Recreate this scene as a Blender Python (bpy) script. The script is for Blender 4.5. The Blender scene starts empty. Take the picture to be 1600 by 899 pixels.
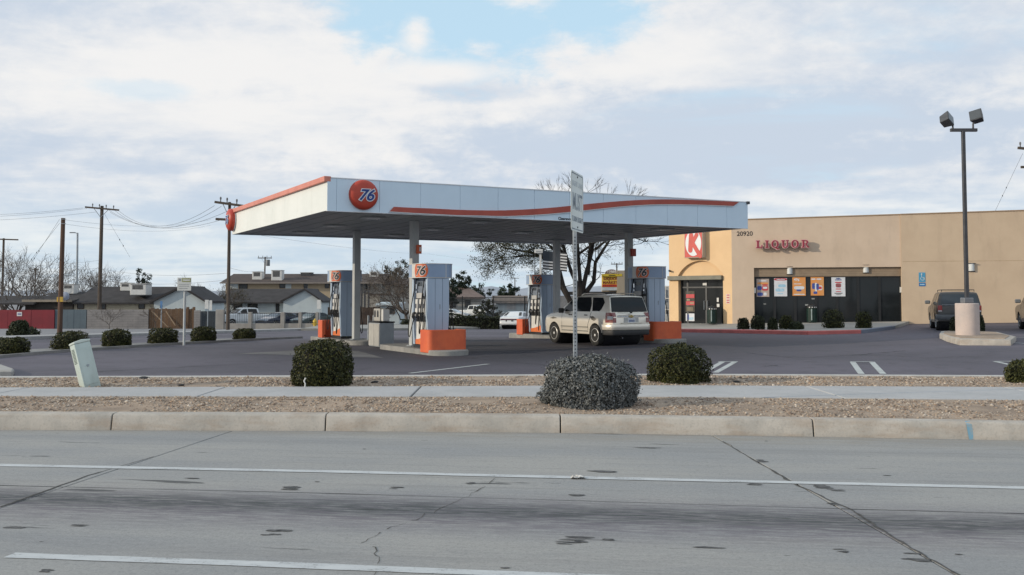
import bpy, bmesh, math, random
import numpy as np
from mathutils import Vector, Matrix, noise as mnoise
PI = math.pi; R = math.radians
random.seed(7); rng = np.random.default_rng(7)
sc = bpy.context.scene
col = sc.collection

# ------------------------------------------------------------------ camera, sky, sun, exposure
F = 1550.0; HZ = 466.0; PPY = 388.0; CH = 1.6
ALPHA = math.atan((HZ - PPY) / F)
cd = bpy.data.cameras.new('camera'); cam = bpy.data.objects.new('camera', cd); col.objects.link(cam)
cam.location = (0, 0, CH); cam.rotation_euler = (PI / 2 + ALPHA, 0, 0)
cd.sensor_width = 36; cd.lens = F / 1600 * 36; cd.shift_y = -(449.5 - PPY) / 1600
cd.clip_start = 0.1; cd.clip_end = 30000
sc.camera = cam
sc.view_settings.view_transform = 'Standard'; sc.view_settings.look = 'None'
sc.view_settings.exposure = 0.22; sc.view_settings.gamma = 1.0
sc.cycles.use_adaptive_sampling = True
sc.cycles.max_bounces = 6; sc.cycles.diffuse_bounces = 3; sc.cycles.glossy_bounces = 3

SUN_EL = R(17); SUN_DIR = Vector((-0.96, -0.28, 0)).normalized()      # horizontal direction towards the sun
sun_vec = Vector((SUN_DIR.x * math.cos(SUN_EL), SUN_DIR.y * math.cos(SUN_EL), math.sin(SUN_EL)))
ld = bpy.data.lights.new('sun', 'SUN'); lo = bpy.data.objects.new('sun', ld); col.objects.link(lo)
ld.energy = 2.5; ld.angle = R(0.6); ld.color = (1.0, 0.87, 0.68)
lo.rotation_euler = (-sun_vec).to_track_quat('-Z', 'Y').to_euler()
lo.location = (-60, -20, 30)


class NG:
    """tiny helper round a node tree"""
    def __init__(s, tree): s.t = tree; s.n = tree.nodes; s.l = tree.links
    def new(s, kind, **kw):
        n = s.n.new(kind)
        for k, v in kw.items(): setattr(n, k, v)
        return n
    def put(s, sock, v):
        if hasattr(v, 'is_output'): s.l.new(v, sock)
        elif v is not None: sock.default_value = v
    def math(s, op, a, b=None, c=None, clamp=False):
        n = s.new('ShaderNodeMath', operation=op); n.use_clamp = clamp
        for i, v in enumerate((a, b, c)):
            if v is not None: s.put(n.inputs[i], v)
        return n.outputs[0]
    def vmath(s, op, a, b=None, sc_=None):
        n = s.new('ShaderNodeVectorMath', operation=op); s.put(n.inputs[0], a)
        if b is not None: s.put(n.inputs[1], b)
        if sc_ is not None: s.put(n.inputs['Scale'], sc_)
        return n.outputs['Value'] if op in ('LENGTH', 'DOT_PRODUCT', 'DISTANCE') else n.outputs[0]
    def noise(s, vec, scale, detail=4, rough=0.55, dist=0.0):
        n = s.new('ShaderNodeTexNoise'); s.put(n.inputs['Vector'], vec)
        n.inputs['Scale'].default_value = scale; n.inputs['Detail'].default_value = detail
        n.inputs['Roughness'].default_value = rough; n.inputs['Distortion'].default_value = dist
        return n.outputs['Fac']
    def rng(s, v, a, b, c=0.0, d=1.0, smooth=True):
        n = s.new('ShaderNodeMapRange'); n.interpolation_type = 'SMOOTHSTEP' if smooth else 'LINEAR'
        s.put(n.inputs[0], v)
        for i, q in enumerate((a, b, c, d)): n.inputs[i + 1].default_value = q
        return n.outputs[0]
    def mix(s, f, a, b, mode='MIX'):
        n = s.new('ShaderNodeMix', data_type='RGBA', blend_type=mode)
        s.put(n.inputs[0], f)
        for i, v in ((6, a), (7, b)):
            if isinstance(v, tuple) and len(v) == 3: v = v + (1,)
            s.put(n.inputs[i], v)
        return n.outputs[2]
    def mapping(s, vec, scale=(1, 1, 1), loc=(0, 0, 0), rot=(0, 0, 0)):
        n = s.new('ShaderNodeMapping'); s.put(n.inputs['Vector'], vec)
        n.inputs['Scale'].default_value = scale; n.inputs['Location'].default_value = loc
        n.inputs['Rotation'].default_value = rot
        return n.outputs[0]


def ray(px, py):
    dx = (px - 800) / F; dy = (PPY - py) / F
    c, s = math.cos(ALPHA), math.sin(ALPHA)
    return Vector((dx, c - s * dy, s + c * dy))


def build_world():
    w = bpy.data.worlds.new('World'); sc.world = w; w.use_nodes = True
    g = NG(w.node_tree); g.n.clear()
    out = g.new('ShaderNodeOutputWorld'); bg = g.new('ShaderNodeBackground')
    sky = g.new('ShaderNodeTexSky', sky_type='NISHITA'); sky.sun_disc = False
    sky.sun_elevation = SUN_EL; sky.sun_rotation = math.atan2(SUN_DIR.x, SUN_DIR.y)
    sky.altitude = 900; sky.air_density = 1.0; sky.dust_density = 1.2; sky.ozone_density = 1.5
    tc = g.new('ShaderNodeTexCoord'); d = tc.outputs['Generated']
    d = g.vmath('NORMALIZE', d)
    sep = g.new('ShaderNodeSeparateXYZ'); g.l.new(d, sep.inputs[0])
    z = g.math('MAXIMUM', sep.outputs[2], 0.0)
    inv = g.math('DIVIDE', 1.0, g.math('ADD', z, 0.10))
    comb = g.new('ShaderNodeCombineXYZ')
    g.put(comb.inputs[0], g.math('MULTIPLY', sep.outputs[0], inv))
    g.put(comb.inputs[1], g.math('MULTIPLY', sep.outputs[1], inv))
    g.put(comb.inputs[2], 0.37)
    P = comb.outputs[0]
    warp = g.noise(P, 0.9, 3, 0.5)
    n1 = g.noise(g.mapping(P, (1.0, 1.15, 1), (3.1, 1.7, 0)), 0.62, 9, 0.56, 0.35)
    n2 = g.noise(g.mapping(P, (1.0, 1.3, 1), (7.3, -2.2, 0)), 1.25, 10, 0.58, 0.25)
    n3 = g.noise(g.mapping(d, (1, 1, 2.6)), 9.0, 8, 0.6, 0.2)
    n4 = g.noise(g.mapping(d, (1, 1, 1.8), (.3, .1, .7)), 34.0, 6, 0.62, 0.3)
    # openings of clear sky: soft ellipses whose edge is torn up by noise
    def hole(px, py, rx, ry):
        c = ray(px, py).normalized()
        v = g.vmath('SUBTRACT', d, (c.x, c.y, c.z))
        v = g.vmath('MULTIPLY', v, (F / rx, 1.0, F / ry))
        l = g.vmath('LENGTH', v)
        l = g.math('ADD', l, g.math('MULTIPLY', g.math('SUBTRACT', n3, 0.5), 2.6))
        l = g.math('ADD', l, g.math('MULTIPLY', g.math('SUBTRACT', n4, 0.5), 1.0))
        return g.rng(l, 0.40, 1.30, 1.0, 0.0)
    def puff(px, py, rx, ry, k=1.3, a=.4, b=1.0):
        c = ray(px, py).normalized()
        v = g.vmath('MULTIPLY', g.vmath('SUBTRACT', d, (c.x, c.y, c.z)), (F / rx, 1.0, F / ry))
        l = g.math('ADD', g.vmath('LENGTH', v), g.math('MULTIPLY', g.math('SUBTRACT', n3, 0.5), k))
        l = g.math('ADD', l, g.math('MULTIPLY', g.math('SUBTRACT', n4, 0.5), k * .9))
        return g.rng(l, a, b, 1.0, 0.0)
    hs = [hole(735, 30, 185, 84), g.math('MULTIPLY', hole(205, 140, 70, 16), .35), hole(905, 8, 95, 60), hole(1000, -120, 330, 90)]
    h = hs[0]
    for q in hs[1:]: h = g.math('MAXIMUM', h, q)
    p = g.math('MAXIMUM', puff(650, 58, 26, 28, 1.7, .1, 1.2), puff(690, 114, 100, 24, 1.1, .2, 1.1))
    h = g.math('MULTIPLY', h, g.math('SUBTRACT', 1.0, p))
    thin = g.rng(g.math('SUBTRACT', n1, g.rng(sep.outputs[2], .27, .55, 0, .13)), 0.26, 0.44, 0.85, 0.0)                    # thinner cloud in places
    low = g.rng(sep.outputs[2], 0.03, 0.13, 0.30, 0.0)          # thin veil near the horizon
    gap = g.math('MAXIMUM', h, g.math('MAXIMUM', thin, low), clamp=True)
    cover = g.math('SUBTRACT', 1.0, gap)
    # cloud light and dark
    shade = g.math('ADD', g.math('MULTIPLY', n1, 0.55), g.math('MULTIPLY', n2, 0.45))
    shade = g.math('ADD', shade, g.math('MULTIPLY', g.math('SUBTRACT', n3, .5), .26))
    shade = g.math('ADD', shade, g.math('MULTIPLY', g.math('SUBTRACT', n4, .5), .20))
    dark = puff(1060, 225, 430, 62, 1.6, .3, 1.5)
    dark2 = puff(760, 140, 130, 22, 1.2, .3, 1.3)
    shade = g.math('SUBTRACT', shade, g.math('MULTIPLY', g.math('MAXIMUM', dark, dark2), .095))
    lite = g.math('MAXIMUM', puff(430, 150, 260, 70, 1.3, .2, 1.4), puff(960, 130, 230, 60, 1.4, .2, 1.4))
    lite = g.math('MAXIMUM', lite, g.math('MAXIMUM', puff(1080, 256, 46, 11, 1.9, .2, 1.1), g.math('MAXIMUM', puff(1250, 250, 30, 11, 1.9, .2, 1.1), puff(1385, 268, 60, 14, 1.9, .2, 1.1))))
    shade = g.math('ADD', shade, g.math('ADD', g.math('MULTIPLY', lite, .085), g.math('MULTIPLY', p, .16)))
    cl = g.mix(g.rng(shade, 0.39, 0.665), (0.505, 0.575, 0.67), (0.77, 0.765, 0.76))
    skyc = g.vmath('SCALE', sky.outputs[0], sc_=0.115)
    skyc = g.mix(0.75, skyc, (0.54, 0.745, 0.88))
    c = g.mix(cover, skyc, cl)
    # the sky texture is physically bright: background strength 0.1, so the veil colours are scaled to match
    c = g.vmath('SCALE', c, sc_=10.0)
    g.l.new(c, bg.inputs[0]); bg.inputs[1].default_value = 0.1
    g.l.new(bg.outputs[0], out.inputs[0])
build_world()


# ------------------------------------------------------------------ places
def smooth(a, b, x):
    t = min(1, max(0, (x - a) / (b - a))); return t * t * (3 - 2 * t)

def terrain(x, y):
    drop = -0.0215 * min(56, max(0, y - 38)) * (1 - smooth(1, 7, x))
    rise = 0.02 * min(40, max(0, x)) * smooth(17.5, 27, y)
    return drop + rise

def at(px, py, Y):
    r = ray(px, py); t = Y / r.y
    return Vector((r.x * t, Y, CH + r.z * t))

def plane(px, py, z):
    r = ray(px, py); t = (z - CH) / r.z
    return Vector((r.x * t, r.y * t, z))

def G(px, py):
    """point of the sloping ground seen at a pixel"""
    r = ray(px, py)
    f = lambda t: CH + r.z * t - terrain(r.x * t, r.y * t)
    a = 2.0; b = a
    while b < 900 and f(b) > 0: a = b; b *= 1.03
    for _ in range(40):
        m = (a + b) / 2
        if f(m) > 0: a = m
        else: b = m
    return Vector((r.x * a, r.y * a, CH + r.z * a))

# ------------------------------------------------------------------ object helpers
def link(o, parent=None):
    col.objects.link(o)
    if parent is not None: o.parent = parent
    return o

def tag(o, label=None, cat=None, group=None, kind=None):
    if label: o['label'] = label
    if cat: o['category'] = cat
    if group: o['group'] = group
    if kind: o['kind'] = kind
    return o

def thing(name, label, cat, loc=(0, 0, 0), rz=0, group=None):
    o = bpy.data.objects.new(name, None); o.empty_display_size = .2
    o.location = loc; o.rotation_euler = (0, 0, rz)
    link(o); return tag(o, label, cat, group)

def copy_tree(o, parent=None):
    c = o.copy(); col.objects.link(c)
    if parent is not None: c.parent = parent
    for ch in list(o.children): copy_tree(ch, c)
    return c


class MB:
    def __init__(s): s.v = []; s.f = []; s.M = Matrix()
    def add(s, vs, fs):
        k = len(s.v)
        s.v += [s.M @ Vector(q) for q in vs]
        s.f += [tuple(i + k for i in q) for q in fs]
        return s
    def box(s, c, d, rot=None):
        x, y, z = d[0] / 2, d[1] / 2, d[2] / 2
        vs = [Vector(q) for q in ((-x,-y,-z),(x,-y,-z),(x,y,-z),(-x,y,-z),(-x,-y,z),(x,-y,z),(x,y,z),(-x,y,z))]
        if rot is not None:
            m = rot if isinstance(rot, Matrix) else Matrix.Rotation(rot, 3, 'Z')
            vs = [m @ q for q in vs]
        c = Vector(c)
        return s.add([q + c for q in vs], [(0,3,2,1),(4,5,6,7),(0,1,5,4),(1,2,6,5),(2,3,7,6),(3,0,4,7)])
    def b2(s, x0, x1, y0, y1, z0, z1):
        return s.box(((x0+x1)/2, (y0+y1)/2, (z0+z1)/2), (abs(x1-x0), abs(y1-y0), abs(z1-z0)))
    def prism(s, poly, a, b, axis='z'):
        """polygon extruded from a to b along axis; poly in the other two axes (xy, xz or yz)"""
        mk = {'z': lambda p, h: (p[0], p[1], h), 'y': lambda p, h: (p[0], h, p[1]), 'x': lambda p, h: (h, p[0], p[1])}[axis]
        n = len(poly)
        vs = [mk(p, a) for p in poly] + [mk(p, b) for p in poly]
        ar = sum(poly[i][0]*poly[(i+1)%n][1] - poly[(i+1)%n][0]*poly[i][1] for i in range(n))
        flip = (ar < 0) ^ (b < a) ^ (axis == 'y')
        fs = [tuple(reversed(range(n))), tuple(range(n, 2*n))] + [(i, (i+1)%n, n+(i+1)%n, n+i) for i in range(n)]
        if flip: fs = [tuple(reversed(q)) for q in fs]
        return s.add(vs, fs)
    def cyl(s, p0, p1, r0, r1=None, n=10, caps=True):
        r1 = r0 if r1 is None else r1
        p0 = Vector(p0); p1 = Vector(p1); d = (p1 - p0)
        if d.length < 1e-6: return s
        d.normalize(); a = d.orthogonal().normalized(); b = d.cross(a)
        vs = []
        for p, r in ((p0, r0), (p1, r1)):
            for i in range(n):
                t = 2*PI*i/n; vs.append(p + a*(r*math.cos(t)) + b*(r*math.sin(t)))
        fs = [(i, (i+1)%n, n+(i+1)%n, n+i) for i in range(n)]
        if caps: fs += [tuple(reversed(range(n))), tuple(range(n, 2*n))]
        return s.add(vs, fs)
    def tube(s, pts, r, n=6):
        pts = [Vector(p) for p in pts]; vs = []; m = len(pts)
        rr = r if isinstance(r, (list, tuple)) else [r]*m
        a = None
        for i, p in enumerate(pts):
            d = (pts[min(i+1, m-1)] - pts[max(i-1, 0)]).normalized()
            a = d.orthogonal().normalized() if a is None else (a - d*a.dot(d)).normalized()
            b = d.cross(a)
            for k in range(n):
                t = 2*PI*k/n; vs.append(p + a*(rr[i]*math.cos(t)) + b*(rr[i]*math.sin(t)))
        fs = [(i*n+k, i*n+(k+1)%n, (i+1)*n+(k+1)%n, (i+1)*n+k) for i in range(m-1) for k in range(n)]
        fs += [tuple(reversed(range(n))), tuple(range((m-1)*n, m*n))]
        return s.add(vs, fs)
    def lathe(s, prof, n=24, axis='z', c=(0,0,0)):
        vs = []; c = Vector(c)
        for r, h in prof:
            for i in range(n):
                t = 2*PI*i/n; q = (r*math.cos(t), r*math.sin(t), h)
                if axis == 'y': q = (q[0], h, q[1])
                if axis == 'x': q = (h, q[0], q[1])
                vs.append(c + Vector(q))
        m = len(prof)
        fs = [(j*n+i, j*n+(i+1)%n, (j+1)*n+(i+1)%n, (j+1)*n+i) for j in range(m-1) for i in range(n)]
        if axis == 'y': fs = [tuple(reversed(q)) for q in fs]
        if prof[0][0] > 1e-5: fs.append(tuple(reversed(range(n))) if axis != 'y' else tuple(range(n)))
        if prof[-1][0] > 1e-5: fs.append(tuple(range((m-1)*n, m*n)) if axis != 'y' else tuple(reversed(range((m-1)*n, m*n))))
        return s.add(vs, fs)
    def quad(s, a, b, c, d): return s.add([a, b, c, d], [(0, 1, 2, 3)])
    def mesh(s, name, mat, bevel=0, seg=1, angle=35, fix=True):
        me = bpy.data.meshes.new(name)
        bm = bmesh.new()
        vs = [bm.verts.new(q) for q in s.v]
        for q in s.f:
            try: bm.faces.new([vs[i] for i in q])
            except ValueError: pass
        if fix: bmesh.ops.recalc_face_normals(bm, faces=bm.faces)
        if bevel:
            es = [e for e in bm.edges if len(e.link_faces) == 2 and e.calc_face_angle(0) > R(30)]
            bmesh.ops.bevel(bm, geom=es, offset=bevel, segments=seg, profile=.6, affect='EDGES', clamp_overlap=True)
        a = R(angle)
        for e in bm.edges:
            e.smooth = len(e.link_faces) == 2 and e.calc_face_angle(0) < a
        for q in bm.faces: q.smooth = True
        bm.to_mesh(me); bm.free()
        if mat: me.materials.append(mat)
        return me
    def obj(s, name, mat, parent=None, bevel=0, seg=1, angle=35, loc=None, rz=None, fix=True):
        o = bpy.data.objects.new(name, s.mesh(name, mat, bevel, seg, angle, fix))
        if loc is not None: o.location = loc
        if rz is not None: o.rotation_euler = (0, 0, rz)
        return link(o, parent)


def np_mesh(name, verts, faces, mat):
    """verts Nx3, faces Mx3 or Mx4 arrays -> mesh, fast"""
    me = bpy.data.meshes.new(name)
    verts = np.asarray(verts, np.float32); faces = np.asarray(faces, np.int32)
    k = faces.shape[1]
    me.vertices.add(len(verts)); me.vertices.foreach_set('co', verts.ravel())
    me.loops.add(faces.size); me.loops.foreach_set('vertex_index', faces.ravel())
    me.polygons.add(len(faces)); me.polygons.foreach_set('loop_start', np.arange(0, faces.size, k, dtype=np.int32))
    me.update(calc_edges=True); me.validate()
    if mat: me.materials.append(mat)
    return me

_txt = {}
def text_mesh(s, size=1.0, extrude=0.0, shear=0.0, offset=0.0, align='CENTER', space=1.0, sub=0, line=1.0):
    key = (s, size, extrude, shear, offset, align, space, sub, line)
    if key in _txt: return _txt[key].copy()
    cu = bpy.data.curves.new('lettering', 'FONT'); cu.body = s; cu.size = size; cu.extrude = extrude
    cu.shear = shear; cu.offset = offset; cu.align_x = align; cu.align_y = 'CENTER'; cu.space_character = space
    cu.resolution_u = 4; cu.space_line = line
    ob = bpy.data.objects.new('lettering', cu); col.objects.link(ob)
    dg = bpy.context.evaluated_depsgraph_get()
    me = bpy.data.meshes.new_from_object(ob.evaluated_get(dg))
    bpy.data.objects.remove(ob); bpy.data.curves.remove(cu)
    bm = bmesh.new(); bm.from_mesh(me)
    bmesh.ops.remove_doubles(bm, verts=bm.verts, dist=1e-5)
    if sub:
        bmesh.ops.triangulate(bm, faces=bm.faces)
        for _ in range(2):
            es = [e for e in bm.edges if e.calc_length() > sub]
            if es: bmesh.ops.subdivide_edges(bm, edges=es, cuts=2)
            bmesh.ops.triangulate(bm, faces=bm.faces)
    # centre the caps height
    zs = [v.co.y for v in bm.verts]; my = (min(zs) + max(zs)) / 2
    for v in bm.verts: v.co.y -= my
    bm.to_mesh(me); bm.free()
    _txt[key] = me
    return me.copy()

def text(name, s, mat, parent, mtx, **kw):
    """lettering laid in a frame: mtx maps (x right, y up, z out of the face)"""
    me = text_mesh(s, **kw); me.transform(mtx); me.materials.clear(); me.materials.append(mat)
    return link(bpy.data.objects.new(name, me), parent)

def frame(o, right, up=(0, 0, 1)):
    r = Vector(right).normalized(); u = Vector(up).normalized(); n = r.cross(u)
    m = Matrix.Identity(4)
    for i in range(3): m[i][0] = r[i]; m[i][1] = u[i]; m[i][2] = n[i]; m[i][3] = o[i]
    return m

# ------------------------------------------------------------------ materials
_m = {}
def mat(name, c1, c2=None, scale=6.0, rough=0.75, bump=0.0, bscale=None, metal=0.0, spec=0.4, stretch=(1,1,1),
        speck=0.0, coat=0.0, lo=0.35, hi=0.65, grime=0.0, stain=None):
    if name in _m: return _m[name]
    m = bpy.data.materials.new(name); m.use_nodes = True; _m[name] = m
    g = NG(m.node_tree); b = g.n['Principled BSDF']
    tc = g.new('ShaderNodeTexCoord'); P = g.mapping(tc.outputs['Object'], stretch)
    if c2 is None: c2 = tuple(q * .82 for q in c1)
    n = g.noise(P, scale, 6, .6)
    c = g.mix(g.rng(n, lo, hi), c1, c2)
    if speck:
        s_ = g.noise(P, scale * 14, 3, .7)
        c = g.mix(g.math('MULTIPLY', g.rng(s_, .52, .68), speck), c, tuple(q * .45 for q in c1))
    if grime:
        s_ = g.noise(g.mapping(tc.outputs['Object'], (1, 1, .25)), 1.7, 7, .65)
        c = g.mix(g.math('MULTIPLY', g.rng(s_, .5, .75), grime), c, (.12, .10, .085))
    if stain:
        s_ = g.noise(g.mapping(tc.outputs['Object'], (.7, 1, 3)), 2.3, 7, .66)
        c = g.mix(g.math('MULTIPLY', g.rng(s_, .46, .66), .36), c, stain)
    g.l.new(c, b.inputs['Base Color'])
    b.inputs['Roughness'].default_value = rough; b.inputs['Metallic'].default_value = metal
    b.inputs['Specular IOR Level'].default_value = spec; b.inputs['Coat Weight'].default_value = coat
    if coat: b.inputs['Coat Roughness'].default_value = .06
    if bump:
        bn = g.new('ShaderNodeBump'); bn.inputs['Strength'].default_value = bump; bn.inputs['Distance'].default_value = .02
        g.l.new(g.noise(P, bscale or scale * 6, 5, .65), bn.inputs['Height']); g.l.new(bn.outputs[0], b.inputs['Normal'])
    return m

def leaf_mat(name, cols, rough=.6, trans=.15):
    if name in _m: return _m[name]
    m = bpy.data.materials.new(name); m.use_nodes = True; _m[name] = m
    g = NG(m.node_tree); b = g.n['Principled BSDF']
    geo = g.new('ShaderNodeNewGeometry'); cr = g.new('ShaderNodeValToRGB')
    g.l.new(geo.outputs['Random Per Island'], cr.inputs[0])
    e = cr.color_ramp.elements
    while len(e) < len(cols): e.new(.5)
    for i, c in enumerate(cols): e[i].position = i / (len(cols) - 1); e[i].color = tuple(c) + (1,)
    tc = g.new('ShaderNodeTexCoord'); n = g.noise(tc.outputs['Object'], 3.5, 3)
    c = g.mix(g.rng(n, .35, .65, 0, .45), cr.outputs[0], cols[0])
    g.l.new(c, b.inputs['Base Color']); b.inputs['Roughness'].default_value = rough
    b.inputs['Specular IOR Level'].default_value = .25
    return m

white_paint = mat('white_paint', (.72, .75, .77), (.66, .69, .72), 1.2, .45, grime=.06)
fascia_white = mat('fascia_white', (.63, .765, .885), (.60, .735, .855), .8, .4, grime=.05)
fascia_cream = mat('fascia_cream', (.73, .755, .735), (.68, .71, .69), .8, .5, grime=.05)
red_trim = mat('red_trim', (.42, .085, .06), (.36, .07, .05), 2, .45)
red_trim2 = mat('red_trim_faded', (.62, .24, .18), (.55, .2, .15), 2, .5)
orange = mat('orange_paint', (.66, .135, .05), (.58, .11, .045), 3, .55, grime=.2)
orange_dk = mat('orange_red_plastic', (.50, .075, .03), (.43, .06, .03), 3, .35)
navy = mat('navy_print', (.012, .05, .24), (.012, .045, .2), 3, .45)
ink = mat('black_print', (.015, .016, .02), (.02, .02, .024), 3, .5)
black = mat('black_plastic', (.018, .019, .021), (.028, .028, .03), 8, .5)
rubber = mat('black_rubber', (.02, .02, .02), (.03, .03, .03), 12, .85)
dark_metal = mat('dark_bronze_metal', (.06, .062, .07), (.045, .046, .052), 5, .5)
steel = mat('galvanised_steel', (.34, .37, .40), (.26, .29, .32), 9, .5, metal=.35)
bluegrey = mat('bluegrey_panel', (.41, .50, .62), (.36, .455, .575), 1.3, .42, grime=.10, stretch=(1, 1, .3))
panel_white = mat('panel_white', (.66, .66, .64), (.58, .58, .57), 4, .5, grime=.12)
column_grey = mat('column_grey', (.46, .475, .475), (.41, .43, .435), 1.5, .5, grime=.14)
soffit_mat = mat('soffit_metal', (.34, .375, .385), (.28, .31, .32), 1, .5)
concrete = mat('concrete', (.40, .39, .37), (.33, .325, .31), 2.2, .85, bump=.25, bscale=40, speck=.25, grime=.2)
kerb_conc = mat('kerb_concrete', (.47, .435, .39), (.37, .35, .32), 2.6, .9, bump=.3, bscale=38, speck=.3, grime=.25, stain=(.30, .215, .15))
walk_conc = mat('sidewalk_concrete', (.43, .43, .435), (.38, .385, .39), 1.5, .9, bump=.2, bscale=50, speck=.2, grime=.12)
chrome = mat('chrome', (.75, .76, .78), (.7, .7, .72), 4, .15, metal=1)
glass_dk = mat('dark_glass', (.012, .015, .017), (.017, .02, .023), .6, .06, spec=.28)
car_glass = mat('car_glass', (.010, .013, .016), (.014, .018, .021), 2, .05, spec=.3)
wood_pole = mat('weathered_pole', (.10, .078, .062), (.065, .053, .045), 6, .9, stretch=(1, 1, .15), bump=.3)
bark = mat('tree_bark', (.036, .031, .028), (.02, .018, .017), 7, .95, bump=.4, stretch=(1, 1, .3))
bark_grey = mat('grey_bark', (.17, .15, .135), (.11, .10, .095), 7, .95)
bark_brown = mat('brown_twigs', (.115, .092, .075), (.075, .062, .054), 7, .95)
wire_mat = mat('wire', (.05, .052, .056), None, 3, .6)

# ================================================================== GROUND, ROAD, KERBS
def road_mat():
    m = bpy.data.materials.new('road_concrete'); m.use_nodes = True
    g = NG(m.node_tree); b = g.n['Principled BSDF']
    tc = g.new('ShaderNodeTexCoord'); P = tc.outputs['Object']
    P = g.mapping(P, (1, 1, 1), rot=(0, 0, .128))          # x along the lane, y across it
    sep = g.new('ShaderNodeSeparateXYZ'); g.l.new(P, sep.inputs[0])
    n = g.noise(g.mapping(P, (.35, 1, 1)), .9, 6, .6)
    c = g.mix(g.rng(n, .3, .7), (.335, .33, .315), (.265, .272, .278))
    fine = g.noise(P, 70, 4, .8)
    c = g.mix(g.math('MULTIPLY', g.rng(fine, .50, .72), .40), c, (.09, .09, .09))
    c = g.mix(g.math('MULTIPLY', g.rng(fine, .50, .30), .30), c, (.50, .49, .47))
    gr2 = g.noise(P, 26, 5, .75)
    c = g.mix(g.math('MULTIPLY', g.rng(gr2, .50, .68), .34), c, (.13, .13, .13))
    c = g.mix(g.math('MULTIPLY', g.rng(gr2, .48, .32), .25), c, (.44, .43, .41))
    mid = g.noise(g.mapping(P, (.25, 1, 1)), 9, 5, .65)
    c = g.mix(g.math('MULTIPLY', g.rng(mid, .5, .75), .22), c, (.15, .155, .16))
    # worn lane: oil dripped along the middle of the lane, with its lengthwise streaks
    def band(y0, k, w, amt, colr, seed):
        global_y = g.math('ADD', sep.outputs[1], g.math('MULTIPLY', sep.outputs[0], k))
        wob = g.noise(g.mapping(P, (.16, .6, 1), (seed, 0, 0)), 1.0, 3, .5)
        dd = g.math('ADD', g.math('SUBTRACT', global_y, y0), g.math('MULTIPLY', g.math('SUBTRACT', wob, .5), .35))
        f = g.rng(g.math('ABSOLUTE', dd), 0.0, w, 1.0, 0.0)
        st = g.noise(g.mapping(P, (1.3, 9, 1), (seed * 2, 0, 0)), 2.2, 9, .74)
        f = g.math('MULTIPLY', f, g.rng(st, .38, .60, .18, 1.0))
        return g.math('MULTIPLY', f, amt), colr
    for q in (band(7.35, .0, 1.05, .95, (.125, .112, .135), 1.0), band(7.50, .0, .48, 1.0, (.055, .062, .064), 3.0),
              band(10.75, .0, .35, .30, (.17, .175, .18), 5.0), band(6.15, .0, .5, .25, (.16, .16, .17), 9.0), band(4.6, .0, .5, .4, (.12, .12, .13), 12.0)):
        c = g.mix(q[0], c, q[1])
    # rubbed black patches, longer along the lane than across
    for s_, lo_, hi_, off in ((1.0, .665, .70, 0), (2.4, .69, .72, 4.0)):
        pt = g.noise(g.mapping(P, (.55, 3.4, 1), (off, 2.2 + off, 0)), s_, 4, .62, .3)
        c = g.mix(g.math('MULTIPLY', g.rng(pt, lo_, hi_), .8), c, (.045, .048, .05))
    lg = g.noise(g.mapping(P, (.10, 4.5, 1)), 2.0, 6, .7)
    c = g.mix(g.math('MULTIPLY', g.rng(lg, .52, .68), .30), c, (.17, .165, .165))
    gut = g.rng(sep.outputs[1], 10.9, 11.6, 0, .5)
    gn = g.noise(g.mapping(P, (.6, 3, 1)), 2.2, 5, .7)
    c = g.mix(g.math('MULTIPLY', gut, g.rng(gn, .3, .7)), c, (.25, .22, .175))
    g.l.new(c, b.inputs['Base Color']); b.inputs['Roughness'].default_value = .8
    b.inputs['Specular IOR Level'].default_value = .3
    bn = g.new('ShaderNodeBump'); bn.inputs['Strength'].default_value = .22; bn.inputs['Distance'].default_value = .01
    g.l.new(fine, bn.inputs['Height']); g.l.new(bn.outputs[0], b.inputs['Normal'])
    return m

def asphalt_mat():
    m = bpy.data.materials.new('asphalt'); m.use_nodes = True
    g = NG(m.node_tree); b = g.n['Principled BSDF']
    tc = g.new('ShaderNodeTexCoord'); P = tc.outputs['Object']
    n = g.noise(g.mapping(P, (.5, .8, 1)), .22, 6, .62)
    c = g.mix(g.rng(n, .32, .68), (.116, .106, .133), (.071, .067, .084))
    n2 = g.noise(P, 1.6, 6, .66)
    c = g.mix(g.math('MULTIPLY', g.rng(n2, .5, .72), .5), c, (.038, .038, .044))
    # oil and the shade under the canopy, both painted dark round the pump rows
    pw_ = g.vmath('LENGTH', g.vmath('MULTIPLY', g.vmath('SUBTRACT', g.mapping(P, rot=(0, 0, -.49)), OIL_SHADE_C), (.085, .11, 0)))
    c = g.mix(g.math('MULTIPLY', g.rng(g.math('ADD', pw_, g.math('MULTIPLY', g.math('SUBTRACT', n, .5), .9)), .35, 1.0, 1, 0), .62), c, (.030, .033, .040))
    n3 = g.noise(P, 60, 3, .7)
    c = g.mix(g.math('MULTIPLY', g.rng(n3, .5, .7), .30), c, (.15, .15, .165))
    n4 = g.noise(g.mapping(P, (.3, 1.2, 1), (9, 3, 0)), 1.1, 4, .6)
    c = g.mix(g.math('MULTIPLY', g.rng(n4, .66, .71), .55), c, (.022, .023, .026))
    g.l.new(c, b.inputs['Base Color']); b.inputs['Roughness'].default_value = .75
    b.inputs['Specular IOR Level'].default_value = .3
    bn = g.new('ShaderNodeBump'); bn.inputs['Strength'].default_value = .25; bn.inputs['Distance'].default_value = .015
    g.l.new(n3, bn.inputs['Height']); g.l.new(bn.outputs[0], b.inputs['Normal'])
    return m

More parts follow.
